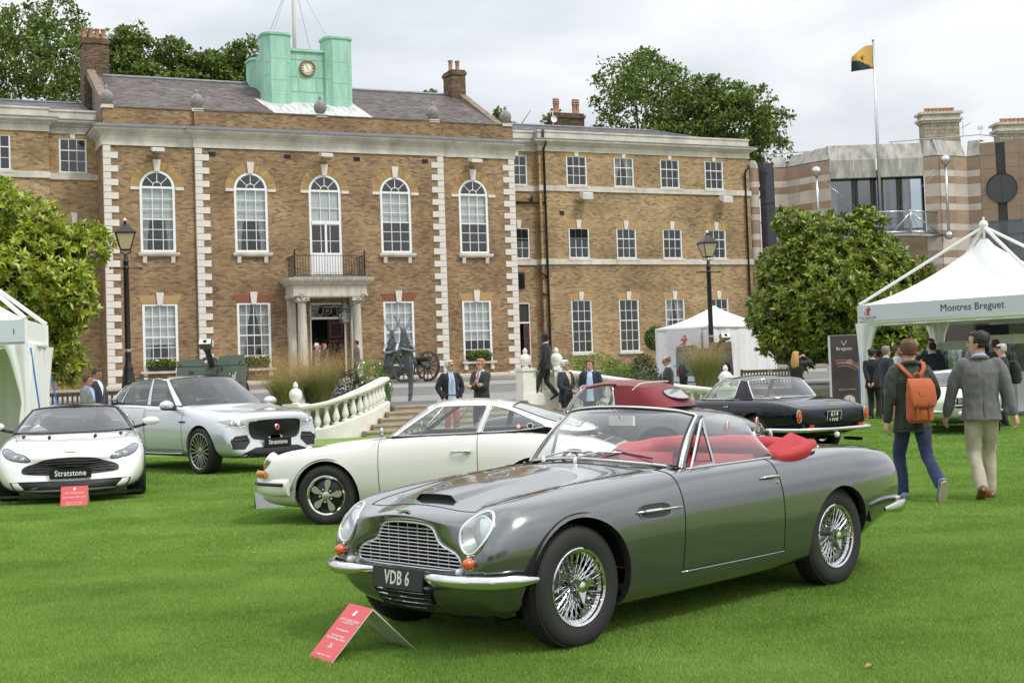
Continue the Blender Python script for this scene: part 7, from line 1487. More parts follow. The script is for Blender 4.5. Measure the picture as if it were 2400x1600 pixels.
# black two-door coupe seen from its left rear
def car_black():
 P=paint('blue_black_paint',(.004,.006,.011),0.,.07,.3);P.node_tree.nodes['Principled BSDF'].inputs['Specular IOR Level'].default_value=.25
 rings=[ring(.78,[0,.05,.08,.1,.1,.1,.09,.07,.05,.03,0],[.48,.48,.485,.49,.5,.51,.52,.525,.53,.53,.53]),ring([.80,.80,.78,.74,.72,.71,.70,.72,.76,.78,.79],[0,.3,.52,.62,.66,.655,.60,.5,.36,.18,0],[.28,.28,.3,.36,.48,.6,.69,.715,.71,.71,.71]),ring(.5,[0,.4,.66,.74,.775,.77,.71,.6,.42,.21,0],[.18,.18,.2,.32,.48,.66,.78,.815,.79,.79,.79]),ring(0,[0,.45,.71,.80,.835,.83,.765,.64,.45,.22,0],[.16,.16,.17,.3,.5,.7,.83,.865,.85,.86,.865]),ring(-.6,[0,.45,.72,.81,.845,.84,.785,.68,.5,.25,0],[.16,.16,.17,.31,.52,.72,.855,.895,.90,.91,.915]),ring(-1.2,[0,.45,.72,.815,.85,.845,.80,.73,.54,.27,0],[.16,.16,.17,.31,.53,.73,.86,.905,.91,.91,.91]),ring(-1.9,[0,.45,.72,.815,.85,.845,.80,.72,.54,.27,0],[.16,.16,.18,.32,.54,.74,.865,.91,.92,.92,.92]),ring(-2.5,[0,.45,.71,.815,.85,.845,.80,.70,.5,.25,0],[.18,.18,.2,.33,.55,.75,.87,.915,.93,.93,.93]),ring(-3.0,[0,.42,.66,.78,.815,.81,.775,.69,.48,.24,0],[.22,.22,.26,.36,.55,.74,.855,.89,.895,.895,.895]),ring(-3.42,[0,.4,.6,.72,.765,.765,.745,.68,.46,.23,0],[.3,.3,.34,.42,.56,.7,.80,.825,.815,.815,.815]),ring(-3.6,[0,.38,.57,.68,.72,.725,.715,.66,.45,.22,0],[.36,.36,.39,.46,.56,.67,.745,.765,.755,.755,.755]),ring(-3.64,[0,.33,.5,.58,.61,.61,.6,.55,.38,.18,0],[.41,.41,.43,.48,.55,.62,.67,.69,.69,.69,.69]),ring(-3.65,[0,.05,.08,.1,.1,.1,.09,.07,.05,.03,0],[.54,.54,.545,.55,.555,.56,.565,.57,.57,.57,.57])]
 G=[((-.72,0,.90),(-1.22,0,1.275),'glass_front'),((-.76,.35,.90),(-1.24,.32,1.27),'glass_front'),((-.86,.60,.90),(-1.30,.50,1.245),'glass_front'),((-.96,.68,.905),(-1.36,.56,1.22),'pillar'),((-1.04,.715,.905),(-1.42,.58,1.215),'glass'),((-1.5,.73,.91),(-1.65,.59,1.23),'glass'),((-1.98,.73,.915),(-1.98,.595,1.225),'pillar'),((-2.42,.66,.92),(-2.16,.57,1.21),'glass_rear'),((-2.62,.36,.925),(-2.26,.34,1.235),'glass_rear'),((-2.66,0,.925),(-2.28,0,1.245),'glass')]
 dg=117;loc=place(1780,1010,22.7,dg,-2.6,.70)
 root,B=make_car('black_coupe','blue-black classic coupe showing its tail, plate 614 UYE',loc,dg,rings,P,[(0,.33,.37),(-2.6,.33,.37)],G,lambda x:1.315-.045*((x+1.75)/.5)**2,('wire',.335,.21,.18,.68,None),doors=[(-.85,-1.95,.28,.90,0,'door')],lids=[(-2.75,-3.52,.60,.58,.72,'boot_lid')],seats=[(-1.55,.35,.34,(.35,.17,.06),False),(-1.55,-.35,.34,(.35,.17,.06),False)],interior=(.30,.15,.06),trim_r=.012)
 mb=MB();mb.box(-2.55,-2.2,-.6,.6,.86,.88);mb.build('parcel_shelf',mat('tan_leather',(.42,.20,.07),.5,var=.1),root)
 for s in(1,-1):
  tl=obj('tail_lamp',None,root);c=np.array([-3.61,s*.685,.64])
  for z0,z1,m in((-.005,.085,amber),(-.095,-.005,redl2)):
   mb=MB();rows=[]
   for z in np.linspace(z0,z1,6):w=.042*math.sqrt(max(.02,1-(z/.10)**2));rows.append([(c[0]-.03*math.cos(a)*1-.01,c[1]+w*math.sin(a),c[2]+z+.0)for a in np.linspace(-math.pi/2,math.pi/2,9)])
   mb.grid(np.array(rows));mb.build('lens',m,tl,smooth=True)
  mb=MB();mb.tube([(c[0]-.02,c[1]+.048*math.cos(a),c[2]+.103*math.sin(a))for a in np.linspace(0,2*math.pi,24,endpoint=False)],.006,6,closed=True);mb.build('bezel',chrome,tl,smooth=True)
  mb=MB();blade(mb,[(-3.74,s*.0,.42),(-3.73,s*.40,.42),(-3.68,s*.66,.42),(-3.52,s*.80,.42),(-3.1,s*.86,.42),(-2.98,s*.86,.42)][::-s],.075,.04,taper=.7);mb.build('rear_bumper',chrome,root,smooth=True)
  mb=MB();mb.cbox((-3.70,s*.50,.475),.02,.085,.055);mb.build('reflector',redl2,root)
  for d in(0,.07):mb=MB();mb.tube([(-3.4,s*(.42+d),.24),(-3.72,s*(.42+d),.235)],.027,10,cap=False);mb.build('exhaust',mat('dark_chrome',(.25,.25,.25),.2,metal=1.),root,smooth=True)
  A_=[cast(B,(x,s*3,.78),(0,-s,0),o)for x,o in((-1.75,.004),(-1.82,.02),(-1.88,.02),(-1.92,.004))];mb=MB();mb.tube(np.array(A_),.007,6);mb.build('door_handle',chrome,root,smooth=True)
  dv=MB();dv.tube([(-1.28,s*.727,.91),(-1.5,s*.592,1.225)],.008,6);dv.build('quarter_light_bar',chrome,root)
 plate(root,(-3.655,0,.60),.30,.225,(0,-1,0),(-.2,0,1),'614\nUYE',mat('plate_black',(.014,.016,.014),.3),mat('plate_white_raised',(.75,.75,.74),.4),.115,border=True,sx=.85)
 mb=MB();mb.lathe([(.05,0),(.045,.03),(.03,.04),(0,.042)],16,(-3.72,.02,.33),(-1,0,0));mb.build('reversing_lamp',mat('clear_lamp',(.7,.7,.7),.1,coat=.5),root,smooth=True)
 q=cast(B,(-3.40,0,3),(0,0,-1),.003);text_on('script','FERRARI',.05,chrome,root,q,(0,-1,0),(1,0,.2),depth=.002,spacing=1.4)
 return root
carblk=car_black()
# dark grey drophead with a raised maroon hood
def car_hood():
 P=paint('dark_grey_paint',(.045,.042,.042),.2,.25,1.)
 rings=[ring(.75,[0,.05,.08,.1,.1,.1,.09,.07,.05,.03,0],[.5,.5,.505,.51,.52,.53,.54,.545,.55,.55,.55]),ring([.78,.78,.76,.74,.72,.70,.68,.70,.74,.77,.78],[0,.25,.45,.56,.6,.6,.56,.46,.32,.16,0],[.3,.3,.32,.38,.5,.62,.71,.74,.75,.76,.765]),ring(.45,[0,.4,.64,.73,.765,.76,.71,.59,.4,.2,0],[.2,.2,.22,.34,.5,.68,.81,.845,.84,.85,.855]),ring(-.05,[0,.45,.70,.78,.81,.80,.75,.63,.44,.22,0],[.18,.18,.2,.32,.52,.72,.85,.89,.90,.92,.925]),ring(-.6,[0,.45,.71,.79,.82,.81,.765,.67,.48,.24,0],[.18,.18,.2,.32,.52,.73,.87,.92,.945,.96,.965]),ring(-1.3,[0,.45,.71,.79,.82,.81,.77,.70,.52,.26,0],[.18,.18,.2,.32,.52,.73,.865,.915,.93,.93,.93]),ring(-2.0,[0,.45,.71,.80,.83,.82,.775,.69,.5,.25,0],[.18,.18,.21,.33,.53,.74,.875,.925,.94,.945,.945]),ring(-2.5,[0,.45,.69,.79,.82,.81,.755,.65,.46,.23,0],[.2,.2,.23,.35,.54,.73,.85,.90,.925,.935,.94]),ring(-2.95,[0,.4,.63,.73,.765,.755,.69,.58,.41,.2,0],[.25,.25,.28,.38,.53,.69,.79,.835,.865,.88,.885]),ring(-3.3,[0,.35,.54,.63,.665,.655,.6,.5,.35,.17,0],[.32,.32,.35,.42,.52,.63,.71,.745,.775,.785,.79]),ring(-3.5,[0,.28,.43,.5,.53,.52,.47,.4,.28,.14,0],[.38,.38,.4,.44,.51,.58,.63,.655,.67,.68,.68]),ring(-3.55,[0,.04,.06,.07,.07,.07,.06,.05,.03,.02,0],[.5,.5,.505,.51,.52,.53,.54,.54,.54,.54,.54])]
 dg=150;loc=place(1556,1052,18.6,dg,-2.5,.68)
 G=[((-.80,0,.955),(-1.08,0,1.285),'glass_front'),((-.83,.3,.95),(-1.10,.28,1.28),'glass_front'),((-.93,.56,.93),(-1.16,.50,1.255),'glass_front'),((-1.0,.655,.92),(-1.22,.565,1.235),'pillar'),((-1.04,.68,.92),(-1.26,.575,1.235),'glass'),((-1.4,.70,.925),(-1.5,.59,1.265),'glass'),((-1.80,.70,.93),(-1.72,.59,1.275),'pillar'),((-2.1,.675,.945),(-1.95,.58,1.27),'pillar'),((-2.42,.60,.955),(-2.12,.53,1.24),'pillar'),((-2.56,.36,.96),(-2.22,.33,1.25),'pillar'),((-2.60,.0,.96),(-2.25,0,1.255),'pillar')]
 root,B=make_car('drophead_car','dark grey classic drophead with its maroon fabric hood raised',loc,dg,rings,P,[(0,.33,.38),(-2.5,.33,.38)],G,lambda x:1.345-.07*((x+1.65)/.55)**2,('wire',.335,.21,.17,.68,None),doors=[(-.75,-1.80,.28,.90,0,'door')],seats=[(-1.55,.33,.36,(.25,.02,.02),False),(-1.55,-.33,.36,(.25,.02,.02),False)],trim_r=.008)
 hood=mat('maroon_hood_cloth',(.17,.009,.015),.85,var=.12,vscale=6,bump=.25,bscale=120,sheen=.3)
 for ch in list(root.children):
  nm=ch.name.split('.')[0]
  if nm=='roof' or(nm=='pillar' and min(v.co.x for v in ch.data.vertices)<-1.75):ch.data.materials.clear();ch.data.materials.append(hood);ch.name='hood' if nm=='roof' else 'hood_side'
 lens=CARG
 lp=[]
 for a in np.linspace(0,2*math.pi,28,endpoint=False):
  y=.33*math.copysign(abs(math.cos(a))**.7,math.cos(a));t=.47+.26*math.copysign(abs(math.sin(a))**.7,math.sin(a));b0=np.array([-2.60+.12*(y/.36)**2,y,.96]);t0=np.array([-2.25+.08*(y/.33)**2,y,1.255]);lp.append(b0+(t0-b0)*t+np.array([-.05,0,.038]))
 lp=np.array(lp);mb=MB();mb.add(lp,[tuple(range(28))]);mb.build('hood_window',mat('hood_window_clear',(.30,.32,.32),.08,spec=.9),root);mb=MB();mb.tube(lp,.009,6,closed=True);mb.build('window_edge',hood,root)
 mb=MB();mb.tube(crom([(-2.02,.60,1.20),(-2.1,.50,1.285),(-2.17,.3,1.30),(-2.2,0,1.305),(-2.17,-.3,1.30)],6),.011,6);mb.build('hood_piping',mat('pale_piping',(.6,.55,.5),.5),root,smooth=True)
 mb=MB();mb.tube(crom([(-1.30,.585,1.245),(-1.55,.595,1.285),(-1.78,.597,1.285)],6),.016,6);mb.build('hood_rail',hood,root,smooth=True)
 for s in(1,-1):
  tl=obj('tail_lamp',None,root);c=cast(B,(-6,s*.56,.66),(1,0,0));c=c if c is not None else np.array([-3.3,s*.56,.66])
  for dz in(.045,-.045):mb=MB();mb.cbox(c+[-.02,0,dz],.05,.06,.075);mb.build('lens',redl2,tl)
  mb=MB();mb.tube([c+[-.035,.045*math.cos(a),.1*math.sin(a)]for a in np.linspace(0,2*math.pi,20,endpoint=False)],.01,6,closed=True);mb.build('bezel',chrome,tl,smooth=True)
  mb=MB();blade(mb,[(-3.64,s*.0,.46),(-3.60,s*.36,.46),(-3.46,s*.62,.46),(-3.2,s*.78,.46)][::-s],.08,.04);mb.build('rear_bumper',chrome,root,smooth=True);mb=MB();mb.ball((-3.66,s*.32,.50),.06,8,sc=(.6,.5,1.9));mb.build('overrider',chrome,root,smooth=True)
 plate(root,(-3.58,0,.60),.40,.12,(0,-1,0),(-.25,0,1),'SEY 100',MATS['plate_black'],MATS['plate_white_raised'],.09,sx=.8,border=True)
 steering(root,-1.15,-.33,.86,.2,mat('ivory_rim',(.6,.57,.5),.3))
 return root
hoodcar=car_hood()
# pale car at the tent, tail towards the viewer
def car_pale():
 P=paint('pale_green_paint',(.60,.66,.54),0.,.3,1.)
 rings=[ring(.7,[0,.05,.08,.1,.1,.1,.09,.07,.05,.03,0],[.48,.48,.485,.49,.5,.51,.52,.525,.53,.53,.53]),ring(.55,[0,.3,.5,.6,.64,.63,.58,.48,.34,.17,0],[.25,.25,.28,.36,.48,.6,.69,.715,.71,.71,.71]),ring(0,[0,.45,.70,.79,.83,.82,.75,.62,.44,.22,0],[.16,.16,.18,.3,.5,.7,.83,.865,.85,.86,.865]),ring(-.8,[0,.45,.71,.79,.82,.81,.765,.67,.5,.25,0],[.16,.16,.18,.31,.52,.73,.87,.92,.95,.96,.965]),ring(-1.6,[0,.45,.71,.79,.82,.81,.77,.68,.5,.25,0],[.16,.16,.18,.31,.52,.74,.88,.93,.95,.955,.955]),ring(-2.4,[0,.45,.70,.80,.84,.83,.765,.65,.46,.23,0],[.17,.17,.2,.33,.53,.75,.89,.94,.96,.965,.965]),ring(-2.9,[0,.42,.64,.75,.79,.785,.72,.61,.42,.21,0],[.22,.22,.26,.36,.53,.72,.84,.88,.90,.905,.905]),ring(-3.25,[0,.38,.58,.67,.71,.70,.65,.55,.38,.19,0],[.3,.3,.33,.41,.53,.67,.755,.79,.805,.81,.81]),ring(-3.38,[0,.3,.48,.55,.58,.57,.53,.45,.32,.16,0],[.36,.36,.38,.43,.52,.62,.68,.70,.71,.715,.715]),ring(-3.42,[0,.05,.08,.1,.1,.1,.09,.07,.05,.03,0],[.52,.52,.525,.53,.54,.55,.555,.56,.56,.56,.56])]
 G=[((-.75,0,.95),(-1.15,0,1.22),'glass_front'),((-.80,.35,.945),(-1.17,.3,1.215),'glass_front'),((-.92,.58,.93),(-1.24,.48,1.19),'glass_front'),((-1.0,.66,.925),(-1.3,.53,1.17),'pillar'),((-1.08,.67,.925),(-1.36,.54,1.165),'glass'),((-1.8,.67,.94),(-1.8,.54,1.17),'pillar'),((-2.35,.60,.955),(-2.05,.50,1.15),'glass_rear'),((-2.65,.3,.95),(-2.2,.28,1.18),'glass_rear'),((-2.7,0,.95),(-2.22,0,1.19),'glass')]
 dg=75;loc=place(2252,985,26.0,dg,-3.4,0)
 root,B=make_car('pale_sports_car','pale green sports car with twin exhausts half hidden behind the two walking men',loc,dg,rings,P,[(0,.32,.36),(-2.45,.32,.36)],G,lambda x:1.25-.05*((x+1.65)/.5)**2,('wire',.325,.2,.18,.68,None),trim_r=.008)
 plate(root,(-3.47,.02,.66),.52,.12,(0,-1,0),(-.1,0,1),'564 DXA',MATS['plate_black'],MATS['plate_white_raised'],.11,sx=.8)
 for s in(1,-1):
  for d in(.10,.19):mb=MB();mb.tube([(-3.1,s*d,.27),(-3.5,s*d,.26)],.032,10,cap=False);mb.build('exhaust',MATS['dark_chrome'],root,smooth=True)
  mb=MB();blade(mb,[(-3.5,s*.3,.46),(-3.42,s*.52,.46),(-3.25,s*.70,.46),(-3.0,s*.80,.46)][::-s],.07,.04);mb.build('rear_bumper',chrome,root,smooth=True)
  mb=MB();mb.lathe([(.045,0),(.04,.03),(0,.045)],14,(-3.33,s*.55,.66),(-1,0,0));mb.build('tail_lamp',redl2,root,smooth=True)
 mb=MB();mb.lathe([(.05,0),(.045,.03),(0,.035)],14,(-3.45,0,.42),(-1,0,0));mb.build('reversing_lamp',MATS['clear_lamp'],root,smooth=True)
 return root
palecar=car_pale()
# balustrades
def dup_group(o,label,group=None):
 o['label']=label
 if group:o['group']=group
balm=stone_w
def baluster_mesh(h):
 prof=[(.075,0),(.075,.05),(.05,.06),(.045,.09),(.06,.12),(.082,.2),(.085,.27),(.065,.40),(.045,.52),(.04,.60),(.05,.63),(.04,.65),(.045,.68),(.07,.70),(.07,.74)]
 mb=MB();mb.lathe([(r,z*h/.74)for r,z in prof],14);mb.box(-.078,.078,-.078,.078,0,.045*h/.74);mb.box(-.075,.075,-.075,.075,h-.045*h/.74,h);return mb.mesh('baluster',balm,50)
def balustrade(label,path,zs,n_bal,ends=(True,True),h=.52,piers=(),solid=()):
 pass
 pts=crom(np.array([(*p,z)for p,z in zip(path,zs)]),8);base=pts[len(pts)//2];root=thing('balustrade',label,'balustrade',(base[0],base[1],0.));O=np.array([base[0],base[1],0.]);P=pts-O
 seg=np.concatenate([[0],np.cumsum(np.linalg.norm(np.diff(P,axis=0),axis=1))]);at=lambda u:np.array([np.interp(u*seg[-1],seg,P[:,k])for k in range(3)])
 T=np.gradient(P,axis=0);T[:,2]=0;T/=np.linalg.norm(T,axis=1,keepdims=True);Sd=np.stack([T[:,1],-T[:,0],0*T[:,0]],1)
 def sweep(prof,name):
  A=np.array([[P[i]+Sd[i]*o+np.array([0,0,z])for o,z in prof]for i in range(len(P))]);mb=MB();mb.grid(A,closev=True);q=len(prof);mb.add(A[0],[tuple(range(q))]);mb.add(A[-1],[tuple(range(q))[::-1]]);mb.build(name,balm,root,smooth=30)
 sweep([(-.14,-.5),(.14,-.5),(.14,.14),(.11,.17),(-.11,.17),(-.14,.14)],'plinth');zr=.17+h
 sweep([(-.10,zr),(.10,zr),(.15,zr+.05),(.15,zr+.10),(.10,zr+.13),(-.10,zr+.13),(-.15,zr+.10),(-.15,zr+.05)],'handrail')
 bmsh=baluster_mesh(h)
 for k in range(n_bal):
  u=(k+.7)/(n_bal+.4)
  if any(abs(u-q)<.03 for q in piers):continue
  p=at(u);b=obj('baluster',bmsh,root);i=int(u*(len(P)-1));b.location=(p[0],p[1],p[2]+.165);b.rotation_euler=(0,0,math.atan2(T[i][1],T[i][0]))
 bl=MB();bl.lathe([(0,0),(.12,0),(.13,.03),(.08,.06),(.16,.12),(.21,.24),(.20,.36),(.13,.45),(.06,.48),(.075,.52),(.085,.57),(.06,.63),(.03,.67),(0,.69)],18);blm=bl.mesh('ball_finial',balm,50)
 for e,u in((ends[0],0.),(ends[1],1.))+tuple((True,q)for q in piers):
  if not e:continue
  p=at(u);i=int(u*(len(P)-1));a=math.atan2(T[i][1],T[i][0]);pr=obj('pier',None,root);pr.location=p;pr.rotation_euler=(0,0,a);mb=MB();mb.box(-.2,.2,-.2,.2,-.5,zr+.12);mb.box(-.24,.24,-.24,.24,zr+.12,zr+.2);mb.box(-.23,.23,-.23,.23,-.5,.17);mb.build('shaft',balm,pr)
  b=obj('ball_finial',blm,pr);b.location=(0,0,zr+.2);b.scale=(.8,.8,.8)
 return root
balustrade('white curved balustrade sweeping down beside the feather grass',[(-5.46,34.1),(-4.65,33.75),(-3.85,34.25),(-3.4,35.75)],[.0,.12,.40,.66],14,(True,False),.5)
balustrade('short white balustrade with ball-topped piers behind the striding man',[at_y(1233,900,37.4)[:2],at_y(1306,900,37.9)[:2]],[.70,.70],4,(True,True),.5)
balustrade('long white balustrade descending behind the maroon hood towards the black coupe',[(1.32,37.6),(1.75,36.7),(2.7,35.7),(3.9,35.1),(5.35,34.6)],[.68,.62,.44,.26,.06],22,(False,True),.5)
# lamp posts
def lamp_post(label,px,dep,py_top):
 t=at_y(px,py_top,dep);n_=sn(t)[1];gz=TZ0-TSL*n_;root=thing('lamp_post',label,'street lamp',(t[0],t[1],gz),.3);H=t[2]-gz
 lz=H-1.02
 mb=MB();mb.lathe([(.24,0),(.24,.12),(.18,.2),(.16,.3),(.19,.42),(.2,.6),(.17,.95),(.14,1.05),(.15,1.1),(.12,1.2),(.095,1.3),(.09,1.5),(.085,lz*.6),(.075,lz-.25),(.09,lz-.22),(.075,lz-.18),(.05,lz-.05),(.03,lz)],18);mb.build('post',blackm,root,smooth=40)
 mb=MB();z=lz-.42;mb.tube([(-.42,0,z),(.42,0,z)],.02,6);mb.ball((0,0,z),.1,6);mb.ball((-.44,0,z),.035,5);mb.ball((.44,0,z),.035,5);mb.build('ladder_bar',blackm,root,smooth=True)
 mb=MB();w0,w1,z0,z1=.14,.27,lz+.12,lz+.60
 for sx in(-1,1):
  for sy in(-1,1):mb.bar((sx*w0,sy*w0,z0),(sx*w1,sy*w1,z1),.025,.025);mb.tube([(0,0,lz-.02),(sx*w0*1.1,sy*w0*1.1,lz+.04),(sx*w0,sy*w0,z0)],.012,5)
 for i in range(4):
  a=[(-1,-1),(1,-1),(1,1),(-1,1)][i];b=[(1,-1),(1,1),(-1,1),(-1,-1)][i]
  for w,z in((w0,z0),(w1,z1)):mb.bar((a[0]*w,a[1]*w,z),(b[0]*w,b[1]*w,z),.03,.03)
 mb.lathe([(.42,z1),(.42,z1+.03),(.15,z1+.22),(.10,z1+.24),(.08,z1+.27),(.03,z1+.30)],4,a0=R(45),a1=R(405));mb.lathe([(.05,z1+.24),(.07,z1+.28),(.03,z1+.31),(.06,z1+.34),(.02,z1+.37)],10);lan=mb.build('lantern_frame',blackm,root)
 mb=MB();mb.lathe([(.02,z1+.36),(.05,z1+.38),(.045,z1+.42),(0,z1+.46)],8);mb.build('finial',white,root)
 mb=MB();mb.lathe([(w0*1.40,z0+.01),(w1*1.40,z1-.01)],4,a0=R(45),a1=R(405));mb.build('lantern_panes',mat('frosted_lamp_pane',(.50,.42,.26),.5,var=.1),root)
 mb=MB();mb.lathe([(.1,1.62),(.1,1.7)],16);mb.build('band',mat('galv_band',(.45,.45,.45),.4,metal=.6),root)
 return root
lamp_post('black lantern lamp post standing beside the left corner quoins',292.6,40.,514)
lamp_post('black lantern lamp post in front of the small white tent',1657,48.5,543)
# marquees
canvas=mat('white_canvas',(.78,.78,.77),.7,var=.03,vscale=2,bump=.15,bscale=3);fasc=mat('pale_fascia_board',(.56,.595,.65),.5);alu=mat('white_alu_frame',(.72,.72,.72),.35)
inkm=mat('fascia_ink',(.02,.02,.03),.5);drag=mat('dragon_red',(.55,.05,.04),.5)
def emblem(parent,c,r,u,s,m,name='emblem'):
 pass
 n=np.cross(r,u);mb=MB();c=np.asarray(c,float)
 for a,b,w in(((-.1,-.5),(.25,-.45),.16),((.05,-.45),(.15,.1),.34),((.1,0),(-.05,.4),.2),((-.05,.35),(-.3,.25),.14),((.15,.05),(.5,.35),.22),((.2,.2),(.35,.6),.18),((-.05,.0),(-.4,-.15),.1),((-.1,-.5),(-.45,-.4),.1),((-.45,-.4),(-.5,-.1),.08),((.2,-.5),(.5,-.45),.1),((.0,.55),(.3,.62),.1)):
  mb.bar(c+r*a[0]*s+u*a[1]*s,c+r*b[0]*s+u*b[1]*s,w*s,.003,up=n)
 return mb.build(name,m,parent)
def marquee(name,label,A,d1,L1,d2,L2,z0,z1,zp,gz=0.,walls=(),fascia_sides=(0,),frame_ext=True,swag=True):
 pass
 root=thing(name,label,'tent',(*A,gz));d1,d2=np.array([*d1,0.]),np.array([*d2,0.]);O=np.zeros(3);cs=[O,d1*L1,d1*L1+d2*L2,d2*L2];z0-=gz;z1-=gz;zp-=gz;Z=np.array([0,0,1.])
 for c in cs:mb=MB();mb.tube([c,c+Z*z1],.05,4);mb.build('leg',alu,root)
 ctr=(cs[0]+cs[2])/2;n=14;rows=[]
 for t in np.linspace(0,1,n):
  sh=(1-t)**1.0;zz=z1+(zp-.32-z1)*(t**1.7*.75+t*.25);k=1-t
  ring_=[]
  for i in range(4):
   for q in range(8):e=cs[i]+(cs[(i+1)%4]-cs[i])*q/8;v=e-ctr;ring_.append(ctr+v*max(k,.03)+Z*zz)
  rows.append(ring_)
 mb=MB();mb.grid(np.array(rows),closev=True);mb.build('canopy',canvas,root,smooth=50)
 if frame_ext:
  mb=MB()
  for c in cs:mb.tube([c+Z*(z1+.02),ctr+Z*zp],.045,6)
  mb.tube([ctr+Z*(zp-.35),ctr+Z*(zp+.25)],.03,6);mb.ball(ctr+Z*(zp+.05),.12,6);mb.build('roof_poles',alu,root)
 mb=MB()
 for i in range(4):
  a,b=cs[i],cs[(i+1)%4];mb.bar(a+Z*(z0-.03),b+Z*(z0-.03),.06,.1)
  pts=[[a+(b-a)*q+Z*z+np.cross(b-a,Z)/np.linalg.norm(b-a)*(.015*math.sin(q*40)*(z<z0))for z in(z1,z0,z0-.13)]for q in np.linspace(0,1,30)];mb.grid(np.array(pts))
 mb.build('valance',canvas,root,smooth=True)
 for i in fascia_sides:
  a,b=cs[i],cs[(i+1)%4];t=(b-a)/np.linalg.norm(b-a);nn=np.cross(t,Z);mb=MB();mb.add([a+nn*.06+Z*z0,b+nn*.06+Z*z0,b+nn*.06+Z*z1,a+nn*.06+Z*z1,a+nn*.02+Z*z0,b+nn*.02+Z*z0,b+nn*.02+Z*z1,a+nn*.02+Z*z1],[(0,1,2,3),(4,7,6,5),(0,4,5,1),(3,2,6,7),(1,5,6,2),(0,3,7,4)]);mb.build('fascia',fasc,root)
 for i in walls:
  a,b=cs[i],cs[(i+1)%4];t=(b-a)/np.linalg.norm(b-a);nn=np.cross(t,Z);W_=np.linalg.norm(b-a)
  rowsw=[[a+t*q*W_+Z*z+nn*(.02*math.sin(q*W_*9+.3*math.sin(z*3))*(1-.3*z/z0)+.01*math.sin(q*W_*23))for z in np.linspace(0,z0,9)]for q in np.linspace(0,1,int(W_*14))]
  mb=MB();mb.grid(np.array(rowsw));mb.build('side_wall',canvas,root,smooth=True)
 if swag:
  for i,c in enumerate(cs):
   mb=MB();pr=[(.10,0),(.13,.4),(.10,.9),(.07,1.2),(.09,1.4),(.2,z0-.35),(.28,z0-.05)];V=[]
   for rr,z in pr:V.append([c+np.array([math.cos(a)*rr*(1+.25*math.sin(5*a)),math.sin(a)*rr*(1+.25*math.sin(5*a)),z])+(ctr-c)/np.linalg.norm(ctr-c)*rr*.8 for a in np.linspace(0,2*math.pi,24,endpoint=False)])
   mb.grid(np.array(V),closev=True);mb.build('tied_curtain',canvas,root,smooth=True)
 return root,cs
dA=np.array([.643,-.766]);dB=np.array([.766,.643]);TA=np.array([9.16,36.0])
tentR,cs=marquee('watch_tent','open white pagoda tent with watchmaker fascia and outer roof poles',TA,dA,5.35,dB,3.5,2.49,2.91,4.80)
d3=np.array([*dA,0.]);Z_=np.array([0,0,1.]);nF=np.cross(d3,Z_);fcn=lambda u,z:d3*u+Z_*z+nF*.066
text_on('fascia_lettering','Montres Breguet',.255,inkm,tentR,fcn(3.33,2.70),d3,Z_,depth=.002,font=None)
emblem(tentR,fcn(.3,2.74),d3,Z_,.185,drag);text_on('fascia_lettering','CITY CONCOURS',.066,inkm,tentR,fcn(.3,2.575),d3,Z_,depth=.002);text_on('fascia_lettering','HAC LONDON 8-9 JUNE 2017',.028,inkm,tentR,fcn(.3,2.525),d3,Z_,depth=.002)
mb=MB();mb.tube([np.array([-.02,.1,2.5]),np.array([-.08,.05,0])],.02,5);mb.build('blue_strap',mat('blue_strap',(.01,.18,.5),.6),tentR)
FO=lambda u,v,z:np.array([*(TA+dA*u*1.09+dB*v*1.09),z])
st_=thing('exhibition_stand','grey and navy display boards standing inside the watch tent','display board',FO(2.4,2.9,0),math.atan2(dA[1],dA[0]))
mb=MB();mb.box(-2.35,2.35,-2.8,.1,.0,.06);mb.build('floor',mat('stand_floor',(.06,.065,.08),.6),st_)
mb=MB();mb.box(-1.15,-.2,0,.05,.06,2.3);mb.build('navy_board',mat('navy_board',(.012,.014,.045),.5),st_);mb=MB();mb.box(-.2,2.3,.01,.06,.06,2.3);mb.build('grey_board',mat('taupe_board',(.27,.255,.235),.6),st_)
text_on('board_lettering','BREGUET PRESENTS',.09,mat('board_ink',(.12,.11,.1),.6),st_,(.75,.005,2.12),(1,0,0),(0,0,1),depth=.001);text_on('board_lettering','A CHRONOGRAPH CREATED FOR REAL LIFE',.08,MATS['board_ink'],st_,(.95,.005,1.98),(1,0,0),(0,0,1),depth=.001)
mb=MB()
for a,b in(((-.62,1.72),(-.5,1.5)),((-.5,1.5),(-.28,1.8)),((-.5,1.5),(-.56,1.35))):mb.bar((a[0],-.01,a[1]),(b[0],-.01,b[1]),.018,.004,up=(0,1,0))
mb.build('watch_hands_sign',mat('silver_sign',(.6,.6,.62),.3,metal=.6),st_);mb=MB();mb.box(-1.1,-.25,-.1,-.01,.06,1.25);mb.build('wood_panel',mat('wood_panel',(.16,.06,.025),.5,var=.3,stretch=(1,1,8)),st_)
caseg=glass('case_glass',(.85,.9,.9),.1);casew=mat('case_white',(.66,.66,.64),.5)
for lab,u,v,z in(('white display case at the back corner of the watch tent',.35,3.05,1.85),('white display case behind the tall man in the watch tent',1.25,2.35,1.9),('white display case behind the man in the grey jacket',2.9,1.6,2.0)):
 c=thing('display_case',lab,'display case',FO(u,v,0.06),math.atan2(dA[1],dA[0]));mb=MB();mb.box(-.38,.38,-.25,.25,z-.3,z-.06);mb.build('case_top',casew,c);mb=MB();mb.box(-.36,.36,-.24,.24,1.0,z-.3);mb.build('case_glass',caseg,c);mb=MB();mb.box(-.38,.38,-.25,.25,0,1.0);mb.build('case_plinth',casew,c)
